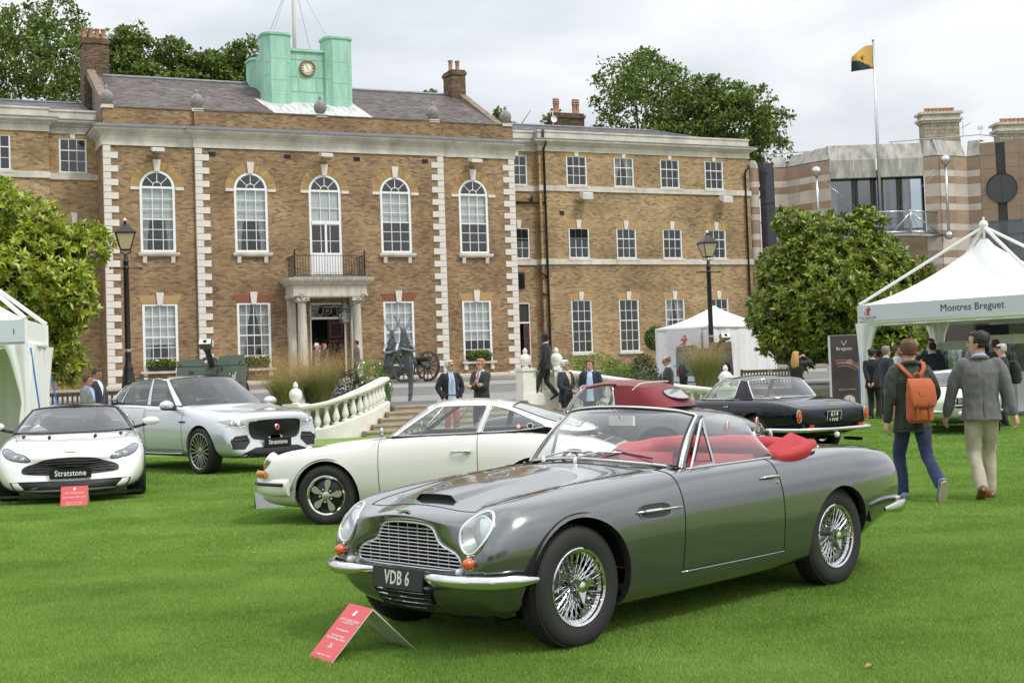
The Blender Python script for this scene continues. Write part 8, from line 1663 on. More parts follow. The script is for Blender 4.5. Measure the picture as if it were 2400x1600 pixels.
ct=thing('dark_counter','dark low counter with glass front in the watch tent','counter',FO(2.55,.25,.06),math.atan2(dA[1],dA[0]));mb=MB();mb.box(-.8,.8,-.25,.25,.8,1.0);mb.build('counter_top',mat('counter_grey',(.05,.05,.055),.4),ct);mb=MB();mb.box(-.78,.78,-.24,.24,.1,.8);mb.build('counter_glass',mat('counter_glass',(.12,.14,.17),.1),ct)
bp_=at_z(1990,985,0.);bp_=at_y(1985,980,33.6);bn=thing('roll_up_banner','tall brown roll-up banner showing watches beside the tent curtain','banner',(bp_[0],bp_[1],0),R(-8));bz=at_y(1985,786,33.6)[2]
mb=MB();mb.box(-.325,.325,-.006,.006,.06,bz);mb.build('banner_sheet',mat('banner_brown',(.055,.042,.042),.45,var=.5,vscale=1.2),bn);mb=MB();mb.box(-.38,-.325,-.008,.008,.06,bz);mb.build('banner_edge',mat('banner_edge',(.50,.51,.56),.4),bn);mb=MB();mb.box(-.38,.34,-.12,.12,0,.06);mb.build('banner_base',MATS['brushed_steel'],bn);mb=MB();mb.box(-.38,.34,-.012,.012,bz,bz+.02);mb.build('banner_rail',MATS['brushed_steel'],bn)
sil=mat('banner_silver',(.62,.62,.63),.4);cpr=mat('banner_copper',(.30,.17,.14),.4,var=.3,vscale=6);yb=-.009
text_on('banner_lettering','Breguet',.12,sil,bn,(.0,yb,bz-.32),(1,0,0),(0,0,1),depth=.001);text_on('banner_lettering','Breguet, the innovator.',.045,sil,bn,(.05,yb,.78),(1,0,0),(0,0,1),depth=.001)
mb=MB();mb.bar((-.06,yb,bz-.13),(0,yb,bz-.24),.012,.002,up=(0,1,0));mb.bar((.07,yb,bz-.12),(0,yb,bz-.24),.012,.002,up=(0,1,0));mb.build('banner_emblem',sil,bn)
def disc(mb,c,r0,r1,m=0,a0=0.,a1=2*math.pi,n=32):mb.add([(c[0]+q*math.cos(a0+(a1-a0)*i/n),c[1],c[2]+q*math.sin(a0+(a1-a0)*i/n))for q in(r0,r1)for i in range(n+1)],[(i,i+1,n+2+i,n+1+i)for i in range(n)],m)
mb=MB();disc(mb,(.08,yb,.5),.0,.13,0);disc(mb,(.08,yb-.001,.5),.13,.155,1);mb.bar((.08,yb-.002,.5),(.08,yb-.002,.59),.008,.001,m=2,up=(0,1,0));mb.bar((.08,yb-.002,.5),(.13,yb-.002,.48),.008,.001,m=2,up=(0,1,0));disc(mb,(-.16,yb,.36),.0,.06,1);mb.build('printed_watch',[sil,cpr,inkm],bn)
mb=MB()
for r_,w_ in((.5,.02),(.56,.05),(.64,.02)):disc(mb,(-.05,yb,.85),r_,r_+w_,0,R(50),R(105))
disc(mb,(.13,yb-.001,bz-.65),0,.07,0);mb.build('printed_case_edge',cpr,bn)
Lc=at_y(60,780,27.)[:2];dl=np.array([1.,.02]);dl/=np.linalg.norm(dl);db=np.array([-.20,.98]);Lx=3.2
tentL,_=marquee('corner_tent','white tent numbered one with drawn curtains behind the white sports car',Lc-dl*Lx,dl,Lx,db,3.0,2.42,2.86,4.2,walls=(1,2),swag=True)
text_on('fascia_numeral','I',.16,inkm,tentL,np.array([*dl,0.])*(Lx-.21)+Z_*2.62+np.cross(np.array([*dl,0.]),Z_)*.066,np.array([*dl,0.]),Z_,depth=.002)
mb=MB();cB=np.array([*(dl*Lx),0.]);mb.tube([cB+[.06,.1,2.3],cB+[.28,.3,0]],.018,5);mb.tube([cB+[*(db*3.0),2.1],cB+[*(db*3.0),0]+np.array([.4,.2,0])],.02,5);mb.build('blue_strap',MATS['blue_strap'],tentL)
Mc=at_y(1661,800,49.)[:2];d1_=np.array([.86,.51]);d2_=np.array([-.51,.86]);gzt=TZ0-TSL*sn(np.array([*Mc,0]))[1]
tentM,csM=marquee('storage_tent','closed white tent with logo board behind the right lamp post',Mc,d1_,3.1,d2_,3.1,gzt+2.02,gzt+2.06,gzt+3.15,gz=gzt,walls=(0,1,2,3),fascia_sides=(),frame_ext=False,swag=False)
bd_=thing('logo_board','white board with red emblem leaning on the closed tent','sign',(*(Mc+d2_*1.3-d1_*.12),gzt),math.atan2(-d2_[1],-d2_[0]));mb=MB();mb.box(-1.0,1.0,-.02,.02,.05,1.95);mb.build('board',mat('board_white',(.66,.67,.70),.5),bd_);emblem(bd_,(0,-.024,1.45),np.array([1.,0,0]),Z_,.45,drag);text_on('board_lettering','CITY CONCOURS',.13,mat('board_grey_ink',(.25,.25,.27),.6),bd_,(0,-.024,1.08),(1,0,0),(0,0,1),depth=.001)
text_on('board_lettering','REGISTRATION',.09,drag,bd_,(-.3,-.024,.62),(1,0,0),(0,0,1),depth=.001)
# guns, cannon, sculpture
olive=mat('field_gun_green',(.115,.15,.13),.6,var=.12,vscale=4);oliveD=mat('field_gun_dark',(.035,.045,.035),.5,var=.2,vscale=6);muzz=mat('muzzle_bare',(.62,.62,.60),.4)
def field_gun(label,px,dep,facing,muzzle,gz=None):
 p=at_y(px,890,dep);p[2]=TZ0-TSL*sn(p)[1]if gz is None else gz;root=thing('field_gun',label,'field gun',p,facing)
 mb=MB();sh=[(-.92,.35),(-.90,1.32),(-.28,1.38),(-.16,1.26),(.16,1.26),(.24,1.42),(.90,1.44),(.94,.35)];mb.prism([(x,z)for x,z in sh][::-1],-.012,.012,lambda x,z,h:(x,h,z));mb.build('shield',olive,root)
 mb=MB()
 for x,z in((-.55,1.02),(-.48,1.02),(.55,.95),(.62,.6),(-.3,.7),(.35,.62),(-.7,.55),(.78,1.25),(-.8,1.22),(.3,1.1)):mb.box(x-.02,x+.02,-.03,-.012,z-.035,z+.035)
 mb.bar((-.75,-.03,.62),(-.5,-.03,.52),.03,.02);mb.bar((.55,-.03,.58),(.78,-.03,.68),.03,.02);mb.box(-.9,.9,-.018,-.012,1.17,1.185);mb.build('shield_fittings',oliveD,root)
 mz=np.asarray(muzzle,float);br=np.array([0,.45,.75]);dr=(mz-br)/np.linalg.norm(mz-br);mb=MB();mb.tube([br-dr*.3,br+dr*.5,mz-dr*.35,mz-dr*.34,mz-dr*.22,mz-dr*.2],[.12,.09,.075,.10,.10,.085],14);mb.build('barrel',oliveD,root,smooth=40)
 d_,sx,uz=frame(dr);mb=MB();mb.cbox(mz-dr*.1,.30,.22,.17,mat3=np.array([sx,dr,uz]).T);mk=mb.build('muzzle_brake',olive,root);mb=MB();mb.cbox(mz+dr*.005,.29,.012,.16,mat3=np.array([sx,dr,uz]).T);mb.build('muzzle_face',muzz,mk);mb=MB();mb.lathe([(0,.013),(.05,.013)],16,mz,dr);mb.build('bore',under,mk)
 mb=MB();mb.bar(br-uz*.18-dr*.2,br-uz*.16+dr*.75,.26,.22,up=uz);mb.build('recoil_cradle',oliveD,root)
 for s in(-1,1):
  w=obj('wheel',None,root);w.location=(s*.72,.25,.42);mb=MB();mb.lathe([(.2,-.08),(.36,-.1),(.42,-.06),(.42,.06),(.36,.1),(.2,.08)],24,(0,0,0),(1,0,0));mb.build('tyre',rubber,w,smooth=40);mb=MB();mb.lathe([(0,s*.06),(.1,s*.07),(.2,s*.04)],20,(0,0,0),(1,0,0));mb.build('hub',olive,w,smooth=40)
  mb=MB();mb.lathe([(.055,0),(.055,.02),(.04,.022),(0,.022)],14,(s*.86,-.015,.55),(0,-1,0));mb.build('reflector',redl2,root)
  mb=MB();mb.tube([(s*.2,.4,.5),(s*.55,2.4,.15)],.06,8);mb.build('trail_leg',olive,root)
 return root
field_gun('green field gun with white crest aiming over the silver sport utility vehicle',495,35.2,R(-6),(.18,-.95,1.78))
fg1=bpy.data.objects['field_gun'];mb=MB();
for a,b in(((.52,.84),(.50,.98)),((.57,.84),(.57,.96)),((.62,.84),(.66,1.0)),((.51,.84),(.66,.84)),((.53,.9),(.64,.9))):mb.bar((a[0],-.016,a[1]),(b[0],-.016,b[1]),.022,.004,up=(0,1,0))
mb.build('crest_mark',white,fg1)
field_gun('olive field gun with red reflectors overgrown by feather grass',1652,44.5,R(-14),(.85,-1.3,1.62))
def cannon(label,p,rz,parts_only=False):
 root=thing('old_cannon',label,'cannon',p,rz);wd=mat('grey_carriage_paint',(.10,.105,.11),.6,var=.2,vscale=5)
 for s in(-1,1):
  w=obj('wheel',None,root);w.location=(s*.85,0,.7);w.rotation_euler=(0,s*.06,0)
  mb=MB();mb.lathe([(.6,-.04),(.6,.04),(.70,.04),(.70,-.04),(.6,-.04)],36,(0,0,0),(1,0,0));mb.build('felloe',wd,w,smooth=30);mb=MB();mb.lathe([(.71,-.035),(.71,.035)],36,(0,0,0),(1,0,0));mb.build('iron_tyre',blackm,w)
  for k in range(12):mb=MB();a=2*math.pi*k/12;mb.bar((s*.03,.1*math.cos(a),.1*math.sin(a)),(0,.61*math.cos(a),.61*math.sin(a)),.05,.035,up=(1,0,0));mb.build('spoke',wd,w)
  mb=MB();mb.lathe([(.0,-.14),(.09,-.14),(.13,-.05),(.13,.05),(.09,.14),(.0,.14)],16,(0,0,0),(1,0,0));mb.build('hub',wd,w,smooth=40)
 mb=MB();mb.tube([(0,1.0,.95),(0,.3,.98),(0,-.35,1.02),(0,-.75,1.03),(0,-.8,1.03),(0,-.86,1.03)],[.15,.15,.13,.11,.13,.13],16);mb.ball((0,1.05,.95),.08,6);mb.build('barrel',mat('gun_iron',(.05,.045,.04),.45,metal=.3,var=.2),root,smooth=40)
 mb=MB();mb.box(-.62,-.32,-.18,.18,.74,.92);mb.box(.32,.62,-.18,.18,.74,.92);mb.box(-.75,.75,-.08,.08,.62,.76);mb.build('axle_box',wd,root);mb=MB()
 for s in(-1,1):mb.bar((s*.2,-.2,.95),(s*.2,1.9,.15),.09,.26)
 mb.build('carriage',wd,root)
 mb=MB()
 for s in(-.45,.45):mb.tube([(s,-.12,.65),(s,-.12,.02)],.025,6);mb.tube([(s,-.12,.02),(s,-.35,.02)],.025,6)
 mb.tube([(-.45,-.12,.2),(.45,-.12,.2)],.018,6);mb.build('prop_stand',blackm,root);return root
pc=at_y(1015,900,60.5);s_,n_=sn(pc);cannon('old wheeled cannon on its carriage below the right-hand window boxes',FP(s_,2.9),HA+R(28))
pc=at_y(598,900,56.0);s_,n_=sn(pc);cannon('old wheeled cannon seen edge-on beside the field gun with white crest',FP(s_-.6,3.0),HA+R(38))
wire=mat('galvanised_wire',(.19,.215,.235),.45,metal=.7,var=.2);wirec=mat('wire_core',(.085,.10,.115),.7,var=.4,vscale=30)
ps=at_terr(948,946);sc_=thing('wire_sculpture','pair of tall wire mesh figures leaning together by the steps','sculpture',ps,HA)
mb=MB();mb.box(-.75,.75,-.5,.5,0,.07);mb.build('base_plate',mat('zinc_plate',(.27,.29,.30),.4,metal=.5),sc_)
for dx,dy,lean,hh,nm in((.12,-.1,-.10,1.0,'figure'),(-.35,.22,.12,.98,'figure')):
 fg=obj(nm,None,sc_);fg.location=(dx,dy,.07);prof=[(z_,a_*.8,b__*.8)for z_,a_,b__ in[(0,.07,.06),(.25,.06,.06),(.5,.075,.08),(.8,.10,.11),(.95,.16,.17),(1.1,.15,.15),(1.3,.125,.12),(1.5,.19,.15),(1.62,.17,.13),(1.70,.09,.09),(1.78,.085,.09),(1.88,.10,.11),(1.97,.06,.07),(2.0,.01,.01)]]
 pr=bspl(np.array([(z,a,b_,lean*z*z*.18+.06*math.sin(z*2.6)*np.sign(dx))for z,a,b_ in prof]),50);V=np.array([[(x+a*.9*math.cos(t),b_*.9*math.sin(t),z*hh)for t in np.linspace(0,2*math.pi,12,endpoint=False)]for z,a,b_,x in pr]);mb=MB();mb.grid(V,closev=True);mb.build('mesh_core',wirec,fg,smooth=True)
 mb=MB()
 for k in range(90):
  z0=rng.uniform(.0,1.6);t0=rng.random()*6.28;q=[]
  for j in range(9):
   z=min(1.98,z0+j*.05*rng.uniform(.2,1.6));t0+=rng.normal()*.9;i=int(np.argmin(abs(pr[:,0]-z)));_,a,b_,x=pr[i];q.append((x+a*1.06*math.cos(t0),b_*1.06*math.sin(t0),z*hh))
  mb.tube(np.array(q),.006,4)
 for s in(-1,1):
  x=pr[-6,3];e=crom([(x+s*.03,0,1.9*hh),(x+s*.14,0,2.12*hh),(x+s*.24,0,2.3*hh),(x+s*.2,0,2.14*hh),(x+s*.06,0,1.92*hh)],6);mb.tube(e,.011,5)
  ar=crom([(x+s*.17,0,1.55*hh),(x+s*.26,-.1,1.35*hh),(x-.15*np.sign(dx),-.16,1.42*hh)],6);mb.tube(ar,[.05]*6+[.04]*7,7)
 mb.build('wire_tangle',wire,fg)
 # window boxes, bollard, benches
def window_box(label,c,y):
 root=thing('window_box',label,'planter',HL+ES*c+EN*(-y)+[0,0,.86],HA);mb=MB();mb.box(-.58,.58,-.13,.13,0,.2);mb.build('trough',blackm,root)
 P,Nn=lobes([(-.35,0,.3,.3,.16,.16),(0,0,.32,.32,.17,.17),(.35,0,.3,.3,.16,.16)],900,.5);o=obj('leaves',leaves_mesh('leaves',P,Nn+rdir(len(P))*.8,Nn+rdir(len(P))*.5,.08,.07,HED),root);o['kind']='stuff'
 for k in range(11):
  p=np.array([rng.uniform(-.55,.55),rng.uniform(-.2,0),rng.uniform(.38,.55)]);mb=MB();mb.ball(p,.042,4,sc=(1,.7,.8));mb.build('flower',mat('geranium_red',(.6,.02,.02),.6)if k%2 else MATS['white_petal'],root)
for i,lab in((0,'window box of red and white geraniums under the window beside the lamp post'),(1,'window box of geraniums under the window with drawn-back curtains'),(3,'window box of geraniums half hidden by the wire sculpture'),(4,'window box of geraniums above the two men talking in front of the steps')):window_box(lab,WC[i],bay_y(WC[i])-.12)
p=at_terr(1089,893);p=FP(*sn(at_y(1089,893,62.))[:1],2.55);bo=thing('bollard','short black iron bollard by the kerb below the window','bollard',p+[0,0,-.02]);mb=MB();mb.lathe([(.11,0),(.11,.1),(.08,.14),(.075,.8),(.1,.84),(.1,.88),(.07,.95),(0,1.0)],14);mb.build('post',blackm,bo,smooth=40);mb=MB();mb.lathe([(.079,.68),(.079,.74)],14);mb.build('red_band',redl2,bo)
wood=mat('bench_teak',(.075,.045,.03),.6,var=.25,vscale=5,stretch=(1,1,1))
def bench(label,p,rz,w=1.8):
 root=thing('garden_bench',label,'bench',p,rz)
 for x in(-w/2,w/2):
  mb=MB();mb.box(x-.035,x+.035,-.05,.02,0,.95);mb.box(x-.035,x+.035,-.55,-.48,0,.62);mb.box(x-.04,x+.04,-.58,.0,.62,.66);mb.build('leg',wood,root)
 mb=MB();mb.box(-w/2,w/2,-.04,.01,.84,.93);mb.build('top_rail',wood,root);mb=MB();mb.box(-w/2,w/2,-.04,.01,.48,.53);mb.build('lower_rail',wood,root)
 sm=MB().box(-.022,.022,-.025,-.005,.53,.84).mesh('back_slat',wood)
 for k in range(17):o=obj('back_slat',sm,root);o.location=(-w/2+w*(k+1)/18,0,0)
 sm=MB().box(-w/2,w/2,-.03,.03,.42,.445).mesh('seat_slat',wood)
 for k in range(6):o=obj('seat_slat',sm,root);o.location=(0,-.07-.085*k,0)
 return root
q=at_y(215,940,33.0);b_=bench('dark wooden bench behind the two men at the lamp post',(q[0]-.1,q[1],.0),R(0),2.15)
zb=at_y(215,918,33.)[2]-.93;b_.location.z=max(0,zb)
q=at_y(1805,900,41.);b_=bench('dark wooden bench with brass plate behind the black coupe',(q[0],q[1],max(0.,at_y(1805,865,41.)[2]-.93)),R(4),1.7);mb=MB();mb.box(-.07,.07,-.05,-.045,.85,.91);mb.build('brass_plate',mat('brass',(.6,.42,.18),.3,metal=.9),b_)
# red display cards
W5=[('CITY CONCOURS',.72,.034),('HAC LONDON 8-9 JUNE',.675,.016),('The Swinging Sixties',.55,.024),('1967 Aston Martin',.445,.026),('DB6 Mk1 Vantage Volante',.395,.026),('26',.27,.06),('PLEASE DO NOT TOUCH',.10,.018)]
def card_at(pxs,w,h,half,lab,lines):
 pass
 a,b=at_z(*pxs[0],0.),at_z(*pxs[1],0.);d=b-a;rz=math.atan2(d[1],d[0]);fw=np.array([d[1],-d[0],0])/np.linalg.norm(d);c=(a+b)/2-fw*half;return tentcard(c,rz,w or np.linalg.norm(d),h,half,lab,lines)
card_at(((716,1537),(781,1558)),.262,.262,.27,'red folded card numbered 26 on the grass before the grey convertible',[(t,v,s*.74)for t,v,s in W5])
GREYB=mat('card_shaded_grey',(.16,.17,.165),.3)  # white back leaf coloured grey to stand for its shade
W6=[('CITY CONCOURS',.66,.03),('Aston Martin DB11 2017',.46,.028),('Showroom of Stratstone',.2,.02),('PLEASE DO NOT TOUCH',.1,.018)]
card_at(((143,1188),(203,1185)),.33,.25,.12,'red folded card leaning upright before the white sports coupe',W6)
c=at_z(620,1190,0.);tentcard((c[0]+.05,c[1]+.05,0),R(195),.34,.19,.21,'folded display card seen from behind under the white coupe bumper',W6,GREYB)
c=at_z(665,1100,0.);tentcard((c[0],c[1]+.4,0),R(-46+90),.34,.24,.14,'red folded card standing between silver vehicle and white coupe nose',W6)
# people
def remesh(mb,voxel,it=3,name='m',wr=0.,wscale=9.,seed=0.):
 me=mb.mesh('tmp',[]);o=bpy.data.objects.new('tmp',me);COL.objects.link(o);md=o.modifiers.new('r','REMESH');md.mode='VOXEL';md.voxel_size=voxel;md.use_smooth_shade=True
 dg=bpy.context.evaluated_depsgraph_get();dg.update();m2=bpy.data.meshes.new_from_object(o.evaluated_get(dg));bpy.data.objects.remove(o);bpy.data.meshes.remove(me)
 bm=bmesh.new();bm.from_mesh(m2)
 for _ in range(it):bmesh.ops.smooth_vert(bm,verts=bm.verts,factor=.5,use_axis_x=True,use_axis_y=True,use_axis_z=True)
 if wr:
  bm.normal_update()
  for v in bm.verts:
   c=v.co;n=mnoise.noise(Vector((c.x*wscale+seed,c.y*wscale,c.z*wscale*.55)))+.5*mnoise.noise(Vector((c.x*wscale*2.3,c.y*wscale*2.3+seed,c.z*wscale*1.6)));v.co=c+v.normal*wr*n
 bm.to_mesh(m2);bm.free();m2.polygons.foreach_set('use_smooth',[True]*len(m2.polygons));m2.name=name;return m2
def loft(mb,rows,n=18):
 pass
 A=[]
 for r in rows:
  c,a,b=np.asarray(r[0],float),r[1],r[2];w=r[3]if len(r)>3 else 0.
  A.append([c+np.array([a*math.cos(t)*math.cos(w)-b*math.sin(t)*math.sin(w),a*math.cos(t)*math.sin(w)+b*math.sin(t)*math.cos(w),0])for t in np.linspace(0,2*math.pi,n,endpoint=False)])
 A=np.array(A);mb.grid(A,closev=True,flip=True);mb.add(A[0],[tuple(range(n))[::-1]]);mb.add(A[-1],[tuple(range(n))]);return mb
def ik(a,b,l1,l2,pole):
 a,b=np.asarray(a,float),np.asarray(b,float);d=b-a;L_=np.linalg.norm(d);L2=min(L_,(l1+l2)*.999);u=d/L_;x=(l1*l1-l2*l2+L2*L2)/(2*L2);h=math.sqrt(max(0,l1*l1-x*x));p=np.asarray(pole,float);p=p-u*(p@u);p/=max(1e-6,np.linalg.norm(p));return a+u*x+p*h,a+u*L2
def limb(mb,pts,rs,n=12):
 P=crom(np.array(pts),5);mb.tube(P,np.interp(np.linspace(0,1,len(P)),np.linspace(0,1,len(rs)),rs),n)
 mb.ball(P[0],rs[0],6);mb.ball(P[-1],rs[-1],6)
SK={'light':(.50,.29,.21),'pink':(.55,.30,.23),'tan':(.40,.22,.15),'dark':(.055,.03,.02)}
def cloth(name,col,rough=.85,var=.12,vs=14.):return mat(name,col,rough,var=var,vscale=vs,bump=.25,bscale=140,sheen=.15)
def person(label,px,dep,gz,phi,H=1.78,skin='light',hair=(.05,.03,.02),jacket=('navy_wool',(.012,.016,.035)),trousers=('black_wool',(.012,.012,.014)),shoes=('black_shoe',(.015,.014,.014)),shirt=None,tie=None,lw=(.26,-.02,.80),rw=(-.26,-.02,.80),la=(.10,0,.08),ra=(-.10,0,.08),lpole=(.3,.9,0),rpole=(-.3,.9,0),yaw=0.,pitch=0.,lean=0.,vox=.015,glasses=None,vopen=0.,hem=.80,hair_kind='short',lfoot=0.,rfoot=0.,bald=0.,twist=0.,beard=False,px_h=None,sleeve=True):
 p=at_y(px,900,dep);k=H/1.78;root=thing('person',label,'person',(p[0],p[1],gz),phi+math.pi/2);root.scale=(k,k,k)
 Sp=lambda z:np.array([0,-lean*max(0,z-.95)**1.3,z]);sh=.20
 S={1:Sp(1.44)+[sh,0,0],-1:Sp(1.44)+[-sh,0,0]};Hp={1:np.array([.092,0,.92]),-1:np.array([-.092,0,.92])}
 W={1:np.asarray(lw,float),-1:np.asarray(rw,float)};A={1:np.asarray(la,float),-1:np.asarray(ra,float)};PL={1:lpole,-1:rpole};E,K={},{}
 for s in(1,-1):
  E[s],W[s]=ik(S[s],W[s],.295,.27,PL[s]);K[s],A[s]=ik(Hp[s],A[s],.44,.42,(.05*s,-1,0))
 sm=mat('skin_'+skin,SK[skin],.5,var=.08,vscale=20,sub=.08);jm=cloth(*jacket);tm=cloth(*trousers);shm=mat(shoes[0],shoes[1],.45,var=.1)
 hc=Sp(1.60)+[0,-.012-.02*pitch,.055];cy,sy=math.cos(yaw),math.sin(yaw);Ry=np.array(Matrix.Rotation(yaw,3,'Z')@Matrix.Rotation(pitch,3,'X'))
 hd=lambda v:hc+Ry@np.asarray(v,float)
 mb=MB();rows=[(-.125,.022,.028,-.052),(-.108,.042,.05,-.036),(-.078,.056,.072,-.02),(-.035,.066,.088,-.006),(.01,.072,.096,0),(.05,.074,.099,.003),(.082,.066,.09,.006),(.106,.044,.06,.008),(.118,.012,.016,.008)]
 n=18;R_=np.array([[hd((a*math.cos(t),yo+b*math.sin(t),z))for t in np.linspace(0,2*math.pi,n,endpoint=False)]for z,a,b,yo in rows]);mb.grid(R_,closev=True,flip=True);mb.add(R_[0],[tuple(range(n))[::-1]]);mb.add(R_[-1],[tuple(range(n))])
 limb(mb,[hd((0,-.088,.03)),hd((0,-.112,-.018)),hd((0,-.098,-.03))],[.012,.017,.012],8);limb(mb,[hd((-.02,-.09,-.066)),hd((0,-.096,-.064)),hd((.02,-.09,-.066))],[.008,.011,.008],6)
 for s in(1,-1):mb.ball(hd((s*.073,.012,-.012)),.03,5,sc=(.45,.8,1.15))
 limb(mb,[hd((0,.015,-.06)),Sp(1.47)+[0,.01,0]],[.055,.06]);loft(mb,[(Sp(.9),.13,.085),(Sp(1.1),.13,.085),(Sp(1.32),.16,.095),(Sp(1.43),.15,.07),(Sp(1.5),.06,.055)])
 for s in(1,-1):
  limb(mb,[S[s]-[s*.03,0,0],E[s],W[s]],[.045,.036,.028]);limb(mb,[Hp[s],K[s],A[s]],[.07,.048,.035]);fd=(W[s]-E[s])/np.linalg.norm(W[s]-E[s]);inn=np.array([-s,0,0])-fd*(-s*fd[0]);inn=inn/max(.2,np.linalg.norm(inn));sd=np.cross(fd,inn);sd/=np.linalg.norm(sd)
  kn=W[s]+fd*.085;limb(mb,[W[s],W[s]+fd*.04,kn],[.028,.034,.032],10)
  for j,(o,l)in enumerate(((-.030,.07),(-.010,.08),(.010,.076),(.028,.06))):f0=kn+sd*o*1.0;f1=f0+fd*l*.55+inn*.012;f2=f1+(fd*.45+inn*.9)*l*.5;limb(mb,[f0-fd*.012,f1,f2],[.0105,.0095,.008],6)
  t0=W[s]+fd*.03-sd*.028;limb(mb,[t0,t0+fd*.04-sd*.022+inn*.012,t0+fd*.07-sd*.02+inn*.028],[.013,.011,.009],6)
 obj('body',remesh(mb,min(.011,vox*.75),1,'body'),root).data.materials.append(sm)
 mb=MB()
 for s in(1,-1):mb.ball(hd((s*.03,-.089,.012)),.0095,5,sc=(1.3,.6,.8));mb.bar(hd((s*.014,-.097,.032)),hd((s*.045,-.088,.034)),.01,.007)
 mb.build('eyes',mat('eye_dark',(.03,.02,.018),.3),root);mb=MB();mb.bar(hd((-.02,-.102,-.07)),hd((.02,-.102,-.07)),.012,.008);mb.build('mouth',mat('lip',(.32,.12,.10),.5),root)
 if hair is not None:
  hb=MB();n=28;V=[]
  zr=np.linspace(-.09 if hair_kind!='short' else-.055,.128,14)
  for z in zr:
   f=np.interp(z,[r[0]for r in rows],range(len(rows)));i=int(min(f,len(rows)-2));t_=f-i;a,b,yo=[rows[i][j]*(1-t_)+rows[i+1][j]*t_ for j in(1,2,3)];g=1.10 if z<.1 else 1.2;V.append([hd((a*g*math.cos(t),yo+.004+b*g*math.sin(t),z+.012*(z>.05)))for t in np.linspace(0,2*math.pi,n,endpoint=False)])
  V=np.array(V);F=[]
  for i in range(len(zr)-1):
   for j in range(n):
    t=2*math.pi*(j+.5)/n;zf=(zr[i]+zr[i+1])/2;front=-math.sin(t)
    lim=-.04 if front<-.2 else(.0 if front<.25 else .062+.02*front)
    if zf>lim-bald*0 and not(bald and zf>.05+.06*(1-bald)):F.append((i*n+j,(i+1)*n+j,(i+1)*n+(j+1)%n,i*n+(j+1)%n))
  F.append(tuple((len(zr)-1)*n+j for j in range(n)))if not bald else None
  V=V.reshape(-1,3);V=V+np.array([(lambda q:q*.012)(mnoise.noise(Vector(v*45)))for v in V])[:,None]*(V-hc)/.1
  hb.add(V,F);ho=hb.build('hair',mat('hair_%d_%d_%d'%tuple(int(c*1000)for c in hair),hair,.6,var=.35,vscale=60,stretch=(3,3,1)),root,smooth=True);sdm=ho.modifiers.new('s','SOLIDIFY');sdm.thickness=.012;sdm.offset=-1
  if hair_kind=='long':
   hb=MB()
   for q in range(26):a=R(200*(q/25)-10);b0=hd((.075*math.cos(a),.03+.08*abs(math.sin(a)),.05));b1=b0+np.array([.03*math.cos(a),.04,-.2]);b2=b1+np.array([rng.normal()*.02,.01,-.2]);limb(hb,[b0,b1,b2],[.022,.024,.008],6)
   hb.build('long_hair',MATS['hair_%d_%d_%d'%tuple(int(c*1000)for c in hair)],root,smooth=True)
 if beard:
  hb=MB();limb(hb,[hd((-.058,-.03,-.06)),hd((-.035,-.075,-.105)),hd((0,-.088,-.112)),hd((.035,-.075,-.105)),hd((.058,-.03,-.06))],[.016,.02,.022,.02,.016],8);hb.build('beard',mat('beard_hair',(.05,.035,.025),.8),root,smooth=True)
 mb=MB();loft(mb,[((0,0,.82),.15,.105),((0,0,.92),.158,.115),((0,0,1.0),.15,.11),((0,0,1.06),.14,.10)])
 for s in(1,-1):limb(mb,[Hp[s]+[0,0,-.02],(Hp[s]+K[s])/2+[0,0,0],K[s],(K[s]+A[s])/2,A[s]+(K[s]-A[s])*.02],[.098,.09,.075,.07,.068])
 to=obj('trousers',remesh(mb,vox,3,'trousers',.011,9.,px*.1),root);to.data.materials.append(tm)
 for s,tilt in((1,lfoot),(-1,rfoot)):
  mb=MB();M3=np.array(Matrix.Rotation(tilt,3,'X'));rw_=[]
  for y,a,h in((.095,.022,.04),(.075,.042,.07),(.02,.046,.085),(-.05,.047,.075),(-.12,.056,.058),(-.19,.05,.045),(-.225,.022,.03)):rw_.append([A[s]+M3@np.array([a*math.cos(t)*1.0,y,-.08+max(0,h*(.5+.5*math.sin(t)))*1.15])for t in np.linspace(0,2*math.pi,14,endpoint=False)])
  rw_=np.array(rw_);mb.grid(rw_,closev=True);mb.add(rw_[0],[tuple(range(14))]);mb.add(rw_[-1],[tuple(range(14))[::-1]]);so_=mb.build('shoe',shm,root,smooth=50)
  if shoes[0].startswith('blue'):
   mb=MB();q=[(a*.98,y)for y,a in((.08,.015),(.06,.036),(0,.037),(-.1,.047),(-.16,.04),(-.19,.012))];pol=[(a,y)for a,y in q]+[(-a,y)for a,y in q[::-1]];mb.prism(pol,-.105,-.078,lambda x,y,h:tuple(A[s]+M3@np.array([x,y,h])));mb.build('sole',mat('cream_sole',(.45,.38,.27),.7),so_)
 mb=MB();fl=.02 if hem<.85 else 0
 loft(mb,[(Sp(hem),.20+fl,.145+fl,twist*.2),(Sp((hem+1.08)/2),.195,.14,twist*.3),(Sp(1.08),.188,.135,twist*.5),(Sp(1.22),.205,.142,twist*.8),(Sp(1.34),.218,.142,twist),(Sp(1.42),.20,.118,twist),(Sp(1.475),.12,.088,twist),(Sp(1.51),.072,.072)])
 for s in(1,-1):limb(mb,[S[s]-[s*.035,0,.01],(S[s]+E[s])/2,E[s],(E[s]+W[s])/2,W[s]-(W[s]-E[s])*.06],[.084,.074,.064,.058,.05]if sleeve else[.078,.07,.05,.04,.03])
 jme=remesh(mb,vox,3,'jacket',.014,8.,px*.13+1);jo=obj('jacket',jme,root);jo.data.materials.append(jm)
 bmj=bmesh.new();bmj.from_mesh(jme);Bj=bvh_of(bmj);bmj.free()
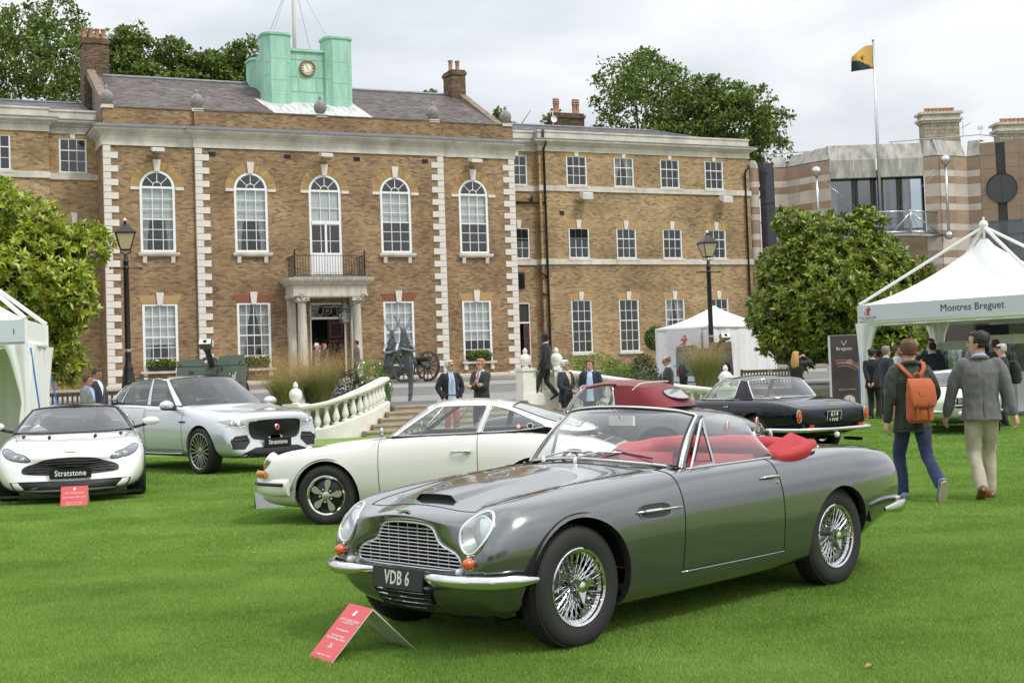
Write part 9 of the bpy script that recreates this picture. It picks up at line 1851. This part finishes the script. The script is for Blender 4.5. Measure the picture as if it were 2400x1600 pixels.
 def strip(pts,m,nm,off):
  rws=[]
  for z,w in pts:
   r_=[]
   for x in np.linspace(-w,w,7):
    q=cast(Bj,(x,-1.5,z),(0,1,0),off);r_.append(q if q is not None else np.array([x,-.12,z]))
   rws.append(r_)
  mb=MB();mb.grid(np.array(rws));return mb.build(nm,m,root,smooth=True)
 if shirt is not None:
  zl=hem+.02 if vopen else 1.19;pts=[(1.495,.046),(1.44,.058),(1.36,.062 if vopen else .045),(1.27,.075 if vopen else .022),(zl+.12 if vopen else 1.23,.085*max(.6,vopen)if vopen else .012),(zl,.10*vopen if vopen else .003)]
  strip(pts,cloth('shirt_%d_%d_%d'%tuple(int(c*100)for c in shirt),shirt,.8,.05),'shirt_front',.006)
  mb=MB();c_=Sp(1.505);mb.tube([c_+np.array([.066*math.cos(t),.064*math.sin(t)+.004,.012*math.sin(t)+.016])for t in np.linspace(0,2*math.pi,20,endpoint=False)],.016,6,closed=True);mb.build('shirt_collar',MATS['shirt_%d_%d_%d'%tuple(int(c*100)for c in shirt)],root,smooth=True)
 if tie is not None:strip([(1.49,.016),(1.46,.02),(1.38,.026),(1.25,.032),(1.15 if vopen else 1.22,.036 if vopen else .012),(1.02 if vopen else 1.2,.004)],tie,'tie',.014)
 if glasses:
  mb=MB()
  for s in(1,-1):mb.cbox(hd((s*.033,-.101,.012)),.045,.006,.026,mat3=Ry);mb.bar(hd((s*.055,-.098,.014)),hd((s*.076,.01,.012)),.004,.006)
  mb.bar(hd((-.012,-.103,.016)),hd((.012,-.103,.016)),.004,.006);mb.build('glasses',mat('dark_glasses',(.01,.01,.01),.15),root)
 return root,dict(S=S,E=E,W=W,A=A,hd=hd,Sp=Sp,k=k,Bj=Bj)
def xf(root,v):
 a=root.rotation_euler[2];k=root.scale[0];v=np.asarray(v,float)*k;return np.array([root.location.x+v[0]*math.cos(a)-v[1]*math.sin(a),root.location.y+v[0]*math.sin(a)+v[1]*math.cos(a),root.location.z+v[2]])
def carried(name,label,cat,pr):
 o=thing(name,label,cat,pr.location,pr.rotation_euler[2]);o.scale=pr.scale;return o
UP,DN=R(90),R(-90)
NAVY=('navy_wool',(.014,.019,.042));CHAR=('charcoal_wool',(.028,.028,.03));BLK=('black_suit',(.012,.012,.014));GRYJ=('grey_flannel',(.115,.115,.12));OLV=('green_waxed_coat',(.028,.038,.026));BLUJ=('blue_grey_suit',(.045,.06,.095))
WHT,BLUS,PNK=(.70,.71,.73),(.42,.52,.72),(.62,.36,.50)
redstripe=mat('striped_tie',(.5,.06,.09),.6,var=.6,vscale=18,stretch=(.1,.1,1));silvt=mat('silver_tie',(.36,.37,.40),.5);yelt=mat('yellow_tie',(.70,.38,.03),.6);pinkt=mat('pink_tie',(.55,.06,.13),.6)
w1,d1=person('man in green coat with rust backpack walking away',2133,14.75,0,R(96),1.72,'pink',(.105,.05,.022),OLV,('navy_jeans',(.018,.026,.085)),('blue_suede_shoe',(.13,.20,.27)),(.60,.63,.68),None,lw=(.30,.02,.80),rw=(-.24,-.24,.98),lpole=(.5,.8,0),rpole=(-.9,.6,0),vox=.0105,la=(.10,-.10,.085),ra=(-.13,.40,.20),rfoot=1.2,hem=.76)
def back_line(root,d,pts,name,m,r=.004,off=.003):
 q=[cast(d['Bj'],(x,1.5,z),(0,-1,0),off)for x,z in pts];q=[v for v in q if v is not None];mb=MB();mb.tube(np.array(q),r,5);return mb.build(name,m,root,smooth=True)
cd_=mat('coat_seam',(.014,.02,.013),.8);back_line(w1,d1,[(x,1.30)for x in np.linspace(-.19,.19,12)],'yoke_seam',cd_,.002);back_line(w1,d1,[(x,.80)for x in np.linspace(-.2,.2,12)],'hem_seam',cd_)
mb=MB();mb.tube([d1['Sp'](1.50)+np.array([.085*math.cos(t),.08*math.sin(t)+.012,.02*math.sin(t)+.012])for t in np.linspace(0,2*math.pi,22,endpoint=False)],.026,8,closed=True);mb.build('collar',MATS['green_waxed_coat'],w1,smooth=True)
rust=cloth('rust_canvas',(.40,.085,.022),.8,.1);rustd=mat('tan_leather_strap',(.27,.085,.03),.6)
bp=carried('backpack','rust orange canvas backpack with leather straps on the green coat','backpack',w1)
mb=MB();loft(mb,[((0,.235,.86),.115,.085),((0,.245,.90),.15,.11),((0,.245,1.05),.152,.112),((0,.235,1.2),.142,.095),((0,.215,1.30),.13,.07),((0,.20,1.34),.10,.045)]);o=obj('bag_body',remesh(mb,.012,3,'bag_body',.008,10.,3.),bp);o.data.materials.append(rust)
mb=MB();mb.grid(np.array([[(x,y_+.004,z)for x in np.linspace(-w_,w_,9)]for y_,z,w_ in((.19,1.345,.11),(.26,1.335,.135),(.325,1.26,.145),(.352,1.15,.147),(.362,1.07,.14),(.36,1.03,.11))]));fo=mb.build('flap',rust,bp,smooth=True);sm_=fo.modifiers.new('s','SOLIDIFY');sm_.thickness=.008
for x in(-.06,.075):mb=MB();mb.bar((x,.372,1.09),(x,.362,.90),.022,.006,up=(0,1,0));mb.build('leather_strap',rustd,bp);mb=MB();mb.cbox((x,.374,1.06),.03,.01,.022);mb.build('buckle',mat('dull_buckle',(.15,.13,.12),.4,metal=.7),bp)
mb=MB();mb.cbox((.01,.362,1.19),.06,.006,.045);mb.build('leather_patch',mat('tan_patch',(.42,.17,.07),.6),bp)
for s in(1,-1):mb=MB();mb.grid(np.array([[np.array([s*(x+dx),y,z])for dx in(-.026,.026)]for x,y,z in((.03,.165,1.32),(.07,.145,1.40),(.115,.118,1.455),(.135,.06,1.51),(.14,.0,1.525),(.14,-.08,1.48),(.145,-.14,1.38))]));so_=mb.build('shoulder_strap',rust,bp,smooth=True);q=so_.modifiers.new('s','SOLIDIFY');q.thickness=.01
mb=MB();mb.tube(crom([(-.04,.18,1.335),(-.025,.20,1.40),(.025,.20,1.40),(.04,.18,1.335)],5),.011,6);mb.build('grab_handle',rust,bp,smooth=True)
w2,d2=person('dark-haired man in grey blazer and stone chinos walking away',2297,14.6,0,R(82),1.78,'light',(.012,.009,.008),('grey_tweed_blazer',(.125,.125,.128)),('stone_chino',(.40,.36,.27)),('brown_brogue',(.17,.055,.022)),(.35,.48,.75),None,lw=(.34,-.12,.90),rw=(-.33,.08,.86),lpole=(.7,.6,0),rpole=(-.6,.7,0),vox=.0105,la=(.07,.20,.13),ra=(-.07,-.10,.08),lfoot=.6,yaw=R(62),hem=.84,vopen=0)
bs_=mat('blazer_seam',(.06,.06,.062),.9);back_line(w2,d2,[(.0,z)for z in np.linspace(1.42,1.06,10)],'back_seam',bs_,.0014,.0005);back_line(w2,d2,[(.0,z)for z in np.linspace(1.04,.86,8)],'vent',bs_,.003)
for s in(1,-1):back_line(w2,d2,[(s*(.16-.02*q),1.36-.07*q*5)for q in np.linspace(0,1,8)],'side_seam',bs_,.0014,.0005)
mb=MB();mb.tube([d2['Sp'](1.485)+np.array([.088*math.cos(t),.08*math.sin(t)+.012,.016*math.sin(t)+.01])for t in np.linspace(0,2*math.pi,22,endpoint=False)],.02,8,closed=True);mb.build('collar',MATS['grey_tweed_blazer'],w2,smooth=True)
rt,d_=person('white-haired man in navy blazer and coral trousers, hands in pockets',1055,31.6,0,R(-70),1.80,'pink',(.55,.54,.51),('navy_blazer',(.010,.012,.024)),('coral_trousers',(.50,.085,.10)),shirt=(.40,.52,.75),tie=silvt,vopen=1.,lw=(.20,-.10,.93),rw=(-.20,-.10,.93),lpole=(.8,.6,0),rpole=(-.8,.6,0),yaw=R(35),glasses=True,hem=.86)
mb=MB();mb.tube([(-.12,-.125,.995),(0,-.14,.99),(.12,-.125,.995)],.016,6);mb.build('belt',mat('dark_belt',(.03,.02,.015),.5),rt)
person('sandy-haired man in pinstripe suit with folded arms',1128,30.6,0,R(-125),1.80,'pink',(.42,.22,.07),('pinstripe_wool',(.030,.030,.034)),shirt=(.62,.68,.78),tie=redstripe,lw=(-.08,-.22,1.17),rw=(.09,-.25,1.21),lpole=(.8,.2,-.5),rpole=(-.8,.2,-.5),glasses=True,yaw=R(-5))
st_p,_=person('man in black suit striding up the steps beside the balustrade pier',1282,37.4,.70,R(165),1.80,'dark',(.01,.009,.009),BLK,('black_wool',(.012,.012,.014)),shirt=WHT,tie=pinkt,lw=(.22,-.12,.90),rw=(-.2,-.16,.94),la=(.08,-.34,.10),ra=(-.08,.22,.14),lfoot=-.25,rfoot=.5,yaw=R(-10))
mb_,_=person('white-haired man in navy jacket with yellow tie holding a brochure',1325,31.2,0,R(-40),1.71,'pink',(.60,.59,.56),NAVY,shirt=WHT,tie=yelt,lw=(.05,-.26,1.12),rw=(-.12,-.24,1.05),lpole=(.8,.5,-.2),rpole=(-.7,.5,0),glasses=True,yaw=R(25),hem=.8)
br=carried('brochure','dark patterned brochure held by the man with yellow tie','brochure',mb_);mb=MB();mb.cbox((.03,-.33,1.23),.15,.008,.21,mat3=Matrix.Rotation(-.5,3,'Y'));mb.build('pages',mat('brochure_print',(.12,.13,.07),.4,var=.9,vscale=25),br)
dc=carried('folded_coat','black coat draped over the arm of the man with a brochure','coat',mb_);mb=MB();loft(mb,[((-.16,-.2,.55),.12,.07),((-.17,-.22,.8),.13,.09),((-.16,-.22,1.0),.12,.10),((-.14,-.2,1.1),.08,.08)]);o=obj('cloth',remesh(mb,.016,2,'cloth',.02,9.),dc);o.data.materials.append(cloth('black_coat_cloth',(.014,.014,.015)))
person('brown-haired man in open navy jacket and pale blue shirt',1384,30.6,0,R(-100),1.70,'pink',(.10,.045,.022),NAVY,shirt=(.45,.56,.78),vopen=.9,yaw=R(-15),pitch=.12)
ph,_=person('balding man in dark suit looking down at his phone',1566,33.2,0,R(185),1.74,'light',(.12,.09,.07),CHAR,shirt=WHT,lw=(.03,-.34,1.10),rw=(-.05,-.34,1.10),lpole=(.7,.6,-.3),rpole=(-.7,.6,-.3),pitch=.35,glasses=True,bald=.6)
o=carried('phone','small phone held by the balding man in a dark suit','phone',ph);mb=MB();mb.cbox((0,-.43,1.16),.07,.012,.14,mat3=Matrix.Rotation(.7,3,'X'));mb.build('phone_body',blackp,o)
wm,_=person('blonde woman in black jacket raising a camera behind the black coupe',1868,37.,.1,R(60),1.66,'pink',(.48,.28,.10),BLK,shirt=None,lw=(.02,-.30,1.58),rw=(-.16,-.34,1.62),lpole=(.8,0,-.8),rpole=(-.9,0,-.6),hair_kind='long',yaw=R(-20),hem=.85)
o=carried('camera','small camera held up by the blonde woman','camera',wm);mb=MB();mb.cbox((-.06,-.42,1.66),.12,.05,.08);mb.tube([(-.06,-.44,1.66),(-.06,-.52,1.66)],.035,10);mb.build('camera_body',blackp,o)
person('man in light grey suit at the bench beside the lamp post',205,29.2,0,R(-8),1.73,'tan',(.06,.035,.02),('light_grey_suit',(.17,.175,.185)),shirt=(.35,.50,.80),pitch=.12,vox=.015)
person('taller man in dark navy suit behind the light grey suit',226,30.4,0,R(-20),1.89,'tan',(.055,.032,.022),NAVY,shirt=WHT,pitch=.4,vox=.015)
tz=lambda n:TZ0-TSL*n+.12
person('doorman in dark suit standing in the open front doorway',751,62.9,1.24,R(-60),1.74,'tan',(.02,.018,.016),BLK,shirt=WHT,vox=.02)
person('white-haired man in grey jacket before the open front door',745,58.5,tz(3.),R(20),1.70,'pink',(.62,.61,.60),('mid_grey_jacket',(.12,.115,.11)),vox=.02)
person('auburn-haired woman in black beside the white-haired man at the door',762,59.,tz(3.),R(-30),1.70,'pink',(.16,.035,.015),BLK,vox=.02,hair_kind='long')
person('man in grey waistcoat and white sleeves by the portico column',838,57.5,tz(3.5),R(190),1.74,'tan',(.012,.01,.01),('grey_waistcoat',(.045,.048,.055)),vox=.02,glasses=True)
person('person in dark clothes just inside the side door of the wing',1226,71.2,1.3,R(-70),1.72,'dark',(.01,.01,.01),BLK,vox=.02)
FL=.06
person('bearded man in black suit with hands clasped behind his back',2047,34.,0,R(60),1.75,'tan',(.02,.016,.014),BLK,shirt=WHT,lw=(.06,.22,.92),rw=(-.06,.22,.92),lpole=(.9,.5,0),rpole=(-.9,.5,0),yaw=R(-25),beard=True)
nb,_=person('grey-haired man in navy jacket carrying a black shoulder bag',2080,32.6,0,R(20),1.79,'pink',(.20,.17,.14),NAVY,('tan_chino',(.30,.17,.065)),('tan_shoe',(.2,.08,.03)),shirt=WHT,glasses=True,lw=(.15,-.25,1.1),rw=(-.2,-.1,.95))
o=carried('shoulder_bag','black shoulder bag hanging from the man in tan trousers','bag',nb);mb=MB();mb.cbox((-.24,-.02,.82),.13,.36,.32);mb.cbox((-.31,-.02,.9),.01,.36,.16);b_=mb.build('bag_body',cloth('black_nylon',(.012,.012,.014)),o);md=b_.modifiers.new('b','BEVEL');md.width=.02;mb=MB();mb.tube(crom([(-.24,.12,.98),(-.2,.12,1.3),(-.12,.02,1.49),(-.16,-.12,1.3),(-.24,-.14,.98)],5),.012,5);mb.build('bag_strap',MATS['black_nylon'],o)
person('man in pale shirt half hidden behind the shoulder-bag man',2062,36.5,0,R(30),1.72,'tan',(.03,.02,.015),('denim_shirt',(.10,.15,.22)))
person('bearded man in white shirt facing the green-coated man',2106,35.2,0,R(-30),1.82,'pink',(.09,.05,.03),('white_shirt_cloth',(.62,.62,.62)),beard=True)
person('tall man in blue-grey suit gesturing at the display case',2186,37.6,FL,R(-120),1.93,'pink',(.035,.025,.02),BLUJ,shirt=WHT,rw=(-.22,-.38,1.38),rpole=(-.6,.3,-.8))
person('man in navy jacket with his back turned beside the tall gesturing man',2190,35.6,FL,R(75),1.80,'light',(.02,.015,.013),NAVY,shirt=WHT)
person('man in black suit before the navy board',2228,38.6,FL,R(40),1.84,'pink',(.06,.03,.02),BLK)
person('man in brown suit and grey tie before the navy board',2250,38.9,FL,R(-100),1.84,'pink',(.05,.025,.015),('brown_suit',(.03,.022,.016)),shirt=(.45,.5,.6),tie=silvt)
person('dark-haired man behind the capped visitor at the grey board',2338,33.5,FL,R(60),1.80,'tan',(.025,.012,.012),BLK)
cp,dcp=person('man in dark quilted jacket and black cap carrying a rucksack',2352,28.6,0,R(170),1.72,'pink',(.40,.39,.37),('quilted_jacket',(.018,.019,.024)),shirt=PNK,lw=(.06,-.3,1.05),rw=(-.05,-.3,1.02),lpole=(.8,.5,-.3),rpole=(-.8,.5,-.3),pitch=.15,hem=.74)
o=carried('cap','black baseball cap on the man in the quilted jacket','cap',cp);mb=MB();h_=dcp['hd'];mb.ball(h_((0,.005,.065)),.088,8,sc=(.95,1.15,.75));mb.grid(np.array([[h_((x,-.085-yy*(1-(x/.08)**2*.5),.062-yy*.15))for x in np.linspace(-.07,.07,9)]for yy in(0,.04,.075)]));mb.build('cap_cloth',MATS['black_nylon'],o,smooth=True)
o=carried('rucksack','black rucksack on the back of the capped man','rucksack',cp);mb=MB();loft(mb,[((0,.25,.92),.13,.09),((0,.27,1.0),.16,.12),((0,.26,1.25),.16,.12),((0,.22,1.42),.12,.08)]);q=obj('bag_body',remesh(mb,.016,3,'bag_body',.006),o);q.data.materials.append(MATS['black_nylon'])
person('pedestrian in dark clothes on the forecourt beyond the banner',1962,47.,.75,R(90),1.74,'tan',(.02,.015,.01),('dark_anorak',(.015,.018,.035)),vox=.02)
# blocks and trees invented behind the viewer to give paint and glass reflections
def back_block(label,x0,x1,y,h,m,cols,rows):
 root=thing('reflection_block',label,'building',((x0+x1)/2,y,0),math.pi);w=x1-x0;mb=MB();mb.box(-w/2,w/2,0,12,0,h);mb.build('walls',m,root);wm=MB().box(-.6,.6,-.06,.0,0,1.7).mesh('window',MATS['tinted_dark_window'])
 for i in range(cols):
  for j in range(rows):o=obj('window',wm,root);o.location=(-w/2+w*(i+.5)/cols,0,1.2+(h-2)*j/rows)
mat('tinted_dark_window',(.02,.022,.025),.15)
back_block('long brown brick block across the ground, facing the mansion',-46,-4,-52,13,BRICK,14,4)
back_block('pale stone office block across the ground, beside the brick block',2,40,-56,17,stone,12,5)
for px,d,w_,h_,sd,lab in((-30,-44,9,9,41,'left'),(-8,-43,8,8,42,'middle'),(16,-45,9,9,43,'right'),(34,-42,8,10,44,'far')):
 root=thing('reflection_tree','leafy tree before the blocks across the ground, %s one of the row'%lab,'tree',(px,d,0));r_=np.random.default_rng(sd);sp=[(r_.normal()*w_*.2,r_.normal()*w_*.2,h_*.6+r_.normal()*h_*.14,w_*.25,w_*.25,h_*.2)for _ in range(10)]+[(0,0,h_*.6,w_*.35,w_*.35,h_*.3)]
 P,Nn=lobes(sp,3500,.5);o=obj('crown',leaves_mesh('crown',P,rdir(len(P)),Nn+rdir(len(P))*.6,.6*rng.uniform(.6,1.3,len(P)),.45,BG),root);o['kind']='stuff';limbs(root,h_*.35,[q[:3]for q in sp[:5]],.25)
 # mown grass blades on the lawn near the viewer
def turf_mat():
 m=bpy.data.materials.new('turf_blade');m.use_nodes=True;t=m.node_tree;b=t.nodes['Principled BSDF'];L=t.links.new
 g=N(t,'ShaderNodeNewGeometry');n1=N(t,'ShaderNodeTexNoise');n1.inputs['Scale'].default_value=.8;n1.inputs['Detail'].default_value=6;n1.inputs['Roughness'].default_value=.65;L(g.outputs['Position'],n1.inputs['Vector'])
 ad=N(t,'ShaderNodeMath',operation='MULTIPLY_ADD');ad.inputs[1].default_value=.55;L(g.outputs['Random Per Island'],ad.inputs[0])
 sb=N(t,'ShaderNodeMath',operation='MULTIPLY_ADD');sb.inputs[1].default_value=1.15;sb.inputs[2].default_value=-.36;L(n1.outputs[0],sb.inputs[0]);L(sb.outputs[0],ad.inputs[2])
 r=N(t,'ShaderNodeValToRGB');els=r.color_ramp.elements
 while len(els)<4:els.new(.5)
 for e,(p,c)in zip(els,((.08,(.088,.185,.022)),(.42,(.195,.335,.054)),(.78,(.30,.45,.096)),(1.,(.44,.52,.17)))):e.position=p;e.color=(*c,1)
 L(ad.outputs[0],r.inputs[0]);L(r.outputs[0],b.inputs['Base Color']);b.inputs['Roughness'].default_value=.5;b.inputs['Specular IOR Level'].default_value=.3
 tr=N(t,'ShaderNodeBsdfTranslucent');L(r.outputs[0],tr.inputs[0]);mx=N(t,'ShaderNodeMixShader');mx.inputs[0].default_value=.3;L(b.outputs[0],mx.inputs[1]);L(tr.outputs[0],mx.inputs[2]);L(mx.outputs[0],t.nodes['Material Output'].inputs[0]);return m
TURF=turf_mat()
def turf_tile(name,n,size,h,w,seed):
 r_=np.random.default_rng(seed);P=r_.uniform(-size/2,size/2,(n,2));a=r_.random(n)*2*math.pi;hh=h*r_.uniform(.55,1.25,n);ln=r_.uniform(.1,.75,n)*hh;a2=r_.random(n)*2*math.pi;ww=w*r_.uniform(.7,1.3,n)
 b=np.stack([P[:,0],P[:,1],np.full(n,-.004)],1);s=np.stack([np.cos(a),np.sin(a),0*a],1)*ww[:,None]/2;lean=np.stack([np.cos(a2)*ln,np.sin(a2)*ln,0*a],1);up=np.array([0,0,1.])
 V=np.stack([b-s,b+s,b+lean*.35+up*hh[:,None]*.6+s*.8,b+lean*.35+up*hh[:,None]*.6-s*.8,b+lean+up*hh[:,None]],1).reshape(-1,3);k=np.arange(n)[:,None]*5
 F=np.concatenate([k+[0,1,2],k+[0,2,3],k+[3,2,4]]).astype(np.int32);return tri_mesh(name,V,F,TURF)
def turf_field(name,tile_me,pts,rots):
 pass
 src=bpy.data.objects.new(name+'_tile',tile_me)
 me=bpy.data.meshes.new(name);me.from_pydata([tuple(p)for p in pts],[],[]);at=me.attributes.new('rz','FLOAT','POINT');at.data.foreach_set('value',rots)
 o=obj(name,me,kind='stuff');o['label']='short mown green lawn grass around the parked cars';o['category']='grass'
 ng=bpy.data.node_groups.new(name,'GeometryNodeTree');ng.interface.new_socket('Geometry',in_out='INPUT',socket_type='NodeSocketGeometry');ng.interface.new_socket('Geometry',in_out='OUTPUT',socket_type='NodeSocketGeometry')
 gi,go=ng.nodes.new('NodeGroupInput'),ng.nodes.new('NodeGroupOutput');ip=ng.nodes.new('GeometryNodeInstanceOnPoints');oi=ng.nodes.new('GeometryNodeObjectInfo');oi.inputs['Object'].default_value=src;oi.inputs['As Instance'].default_value=True
 na=ng.nodes.new('GeometryNodeInputNamedAttribute');na.data_type='FLOAT';na.inputs['Name'].default_value='rz';cx=ng.nodes.new('ShaderNodeCombineXYZ');ng.links.new(na.outputs['Attribute'],cx.inputs[2]);m2p=ng.nodes.new('GeometryNodeMeshToPoints')
 ng.links.new(gi.outputs[0],m2p.inputs['Mesh']);ng.links.new(m2p.outputs[0],ip.inputs['Points']);ng.links.new(oi.outputs['Geometry'],ip.inputs['Instance']);ng.links.new(cx.outputs[0],ip.inputs['Rotation']);ng.links.new(ip.outputs[0],go.inputs[0])
 md=o.modifiers.new('turf','NODES');md.node_group=ng;return o
def turf_pts(y0,y1,size,marg):
 pts,rt=[],[];y=y0
 while y<y1:
  hw=(y+size)*.40+marg;x=-hw
  while x<hw:pts.append((x+size/2,y+size/2,0.));rt.append(random.randrange(4)*math.pi/2);x+=size
  y+=size
 return pts,rt
p_,r_=turf_pts(4.6,12.,.5,.4);turf_field('lawn_grass_near',turf_tile('turf',7600,.5,.021,.0029,1),p_,r_)
p_,r_=turf_pts(12.,20.,1.,.5);turf_field('lawn_grass_middle',turf_tile('turf',13000,1.,.023,.0048,2),p_,r_)
p_,r_=turf_pts(20.,36.,2.,.5);p2=[(p,r)for p,r in zip(p_,r_)if sn(np.array(p))[1]>32.8];turf_field('lawn_grass_far',turf_tile('turf',14000,2.,.03,.011,3),[q[0]for q in p2],[q[1]for q in p2])
# a few fallen leaves on the lawn
drm=mat('dry_leaf',(.32,.17,.07),.8,var=.3)
for px,py,wh in((595,1296,'in the open grass left of the grey convertible'),(760,1046,'at the foot of the curved balustrade'),(610,1078,'below the silver vehicle bumper'),(1590,1431,'beside the grey convertible sill'),(2052,1560,'near the right foot of the lawn')):
 p=at_z(px,py,.02);t_=thing('fallen_leaf','small dry brown leaf '+wh,'leaf',p,random.random()*6);C_=np.zeros((1,3));obj('blade',leaves_mesh('blade',C_,np.array([[1.,0,.1]]),np.array([[.2,.1,1.]]),.07,.045,drm),t_)
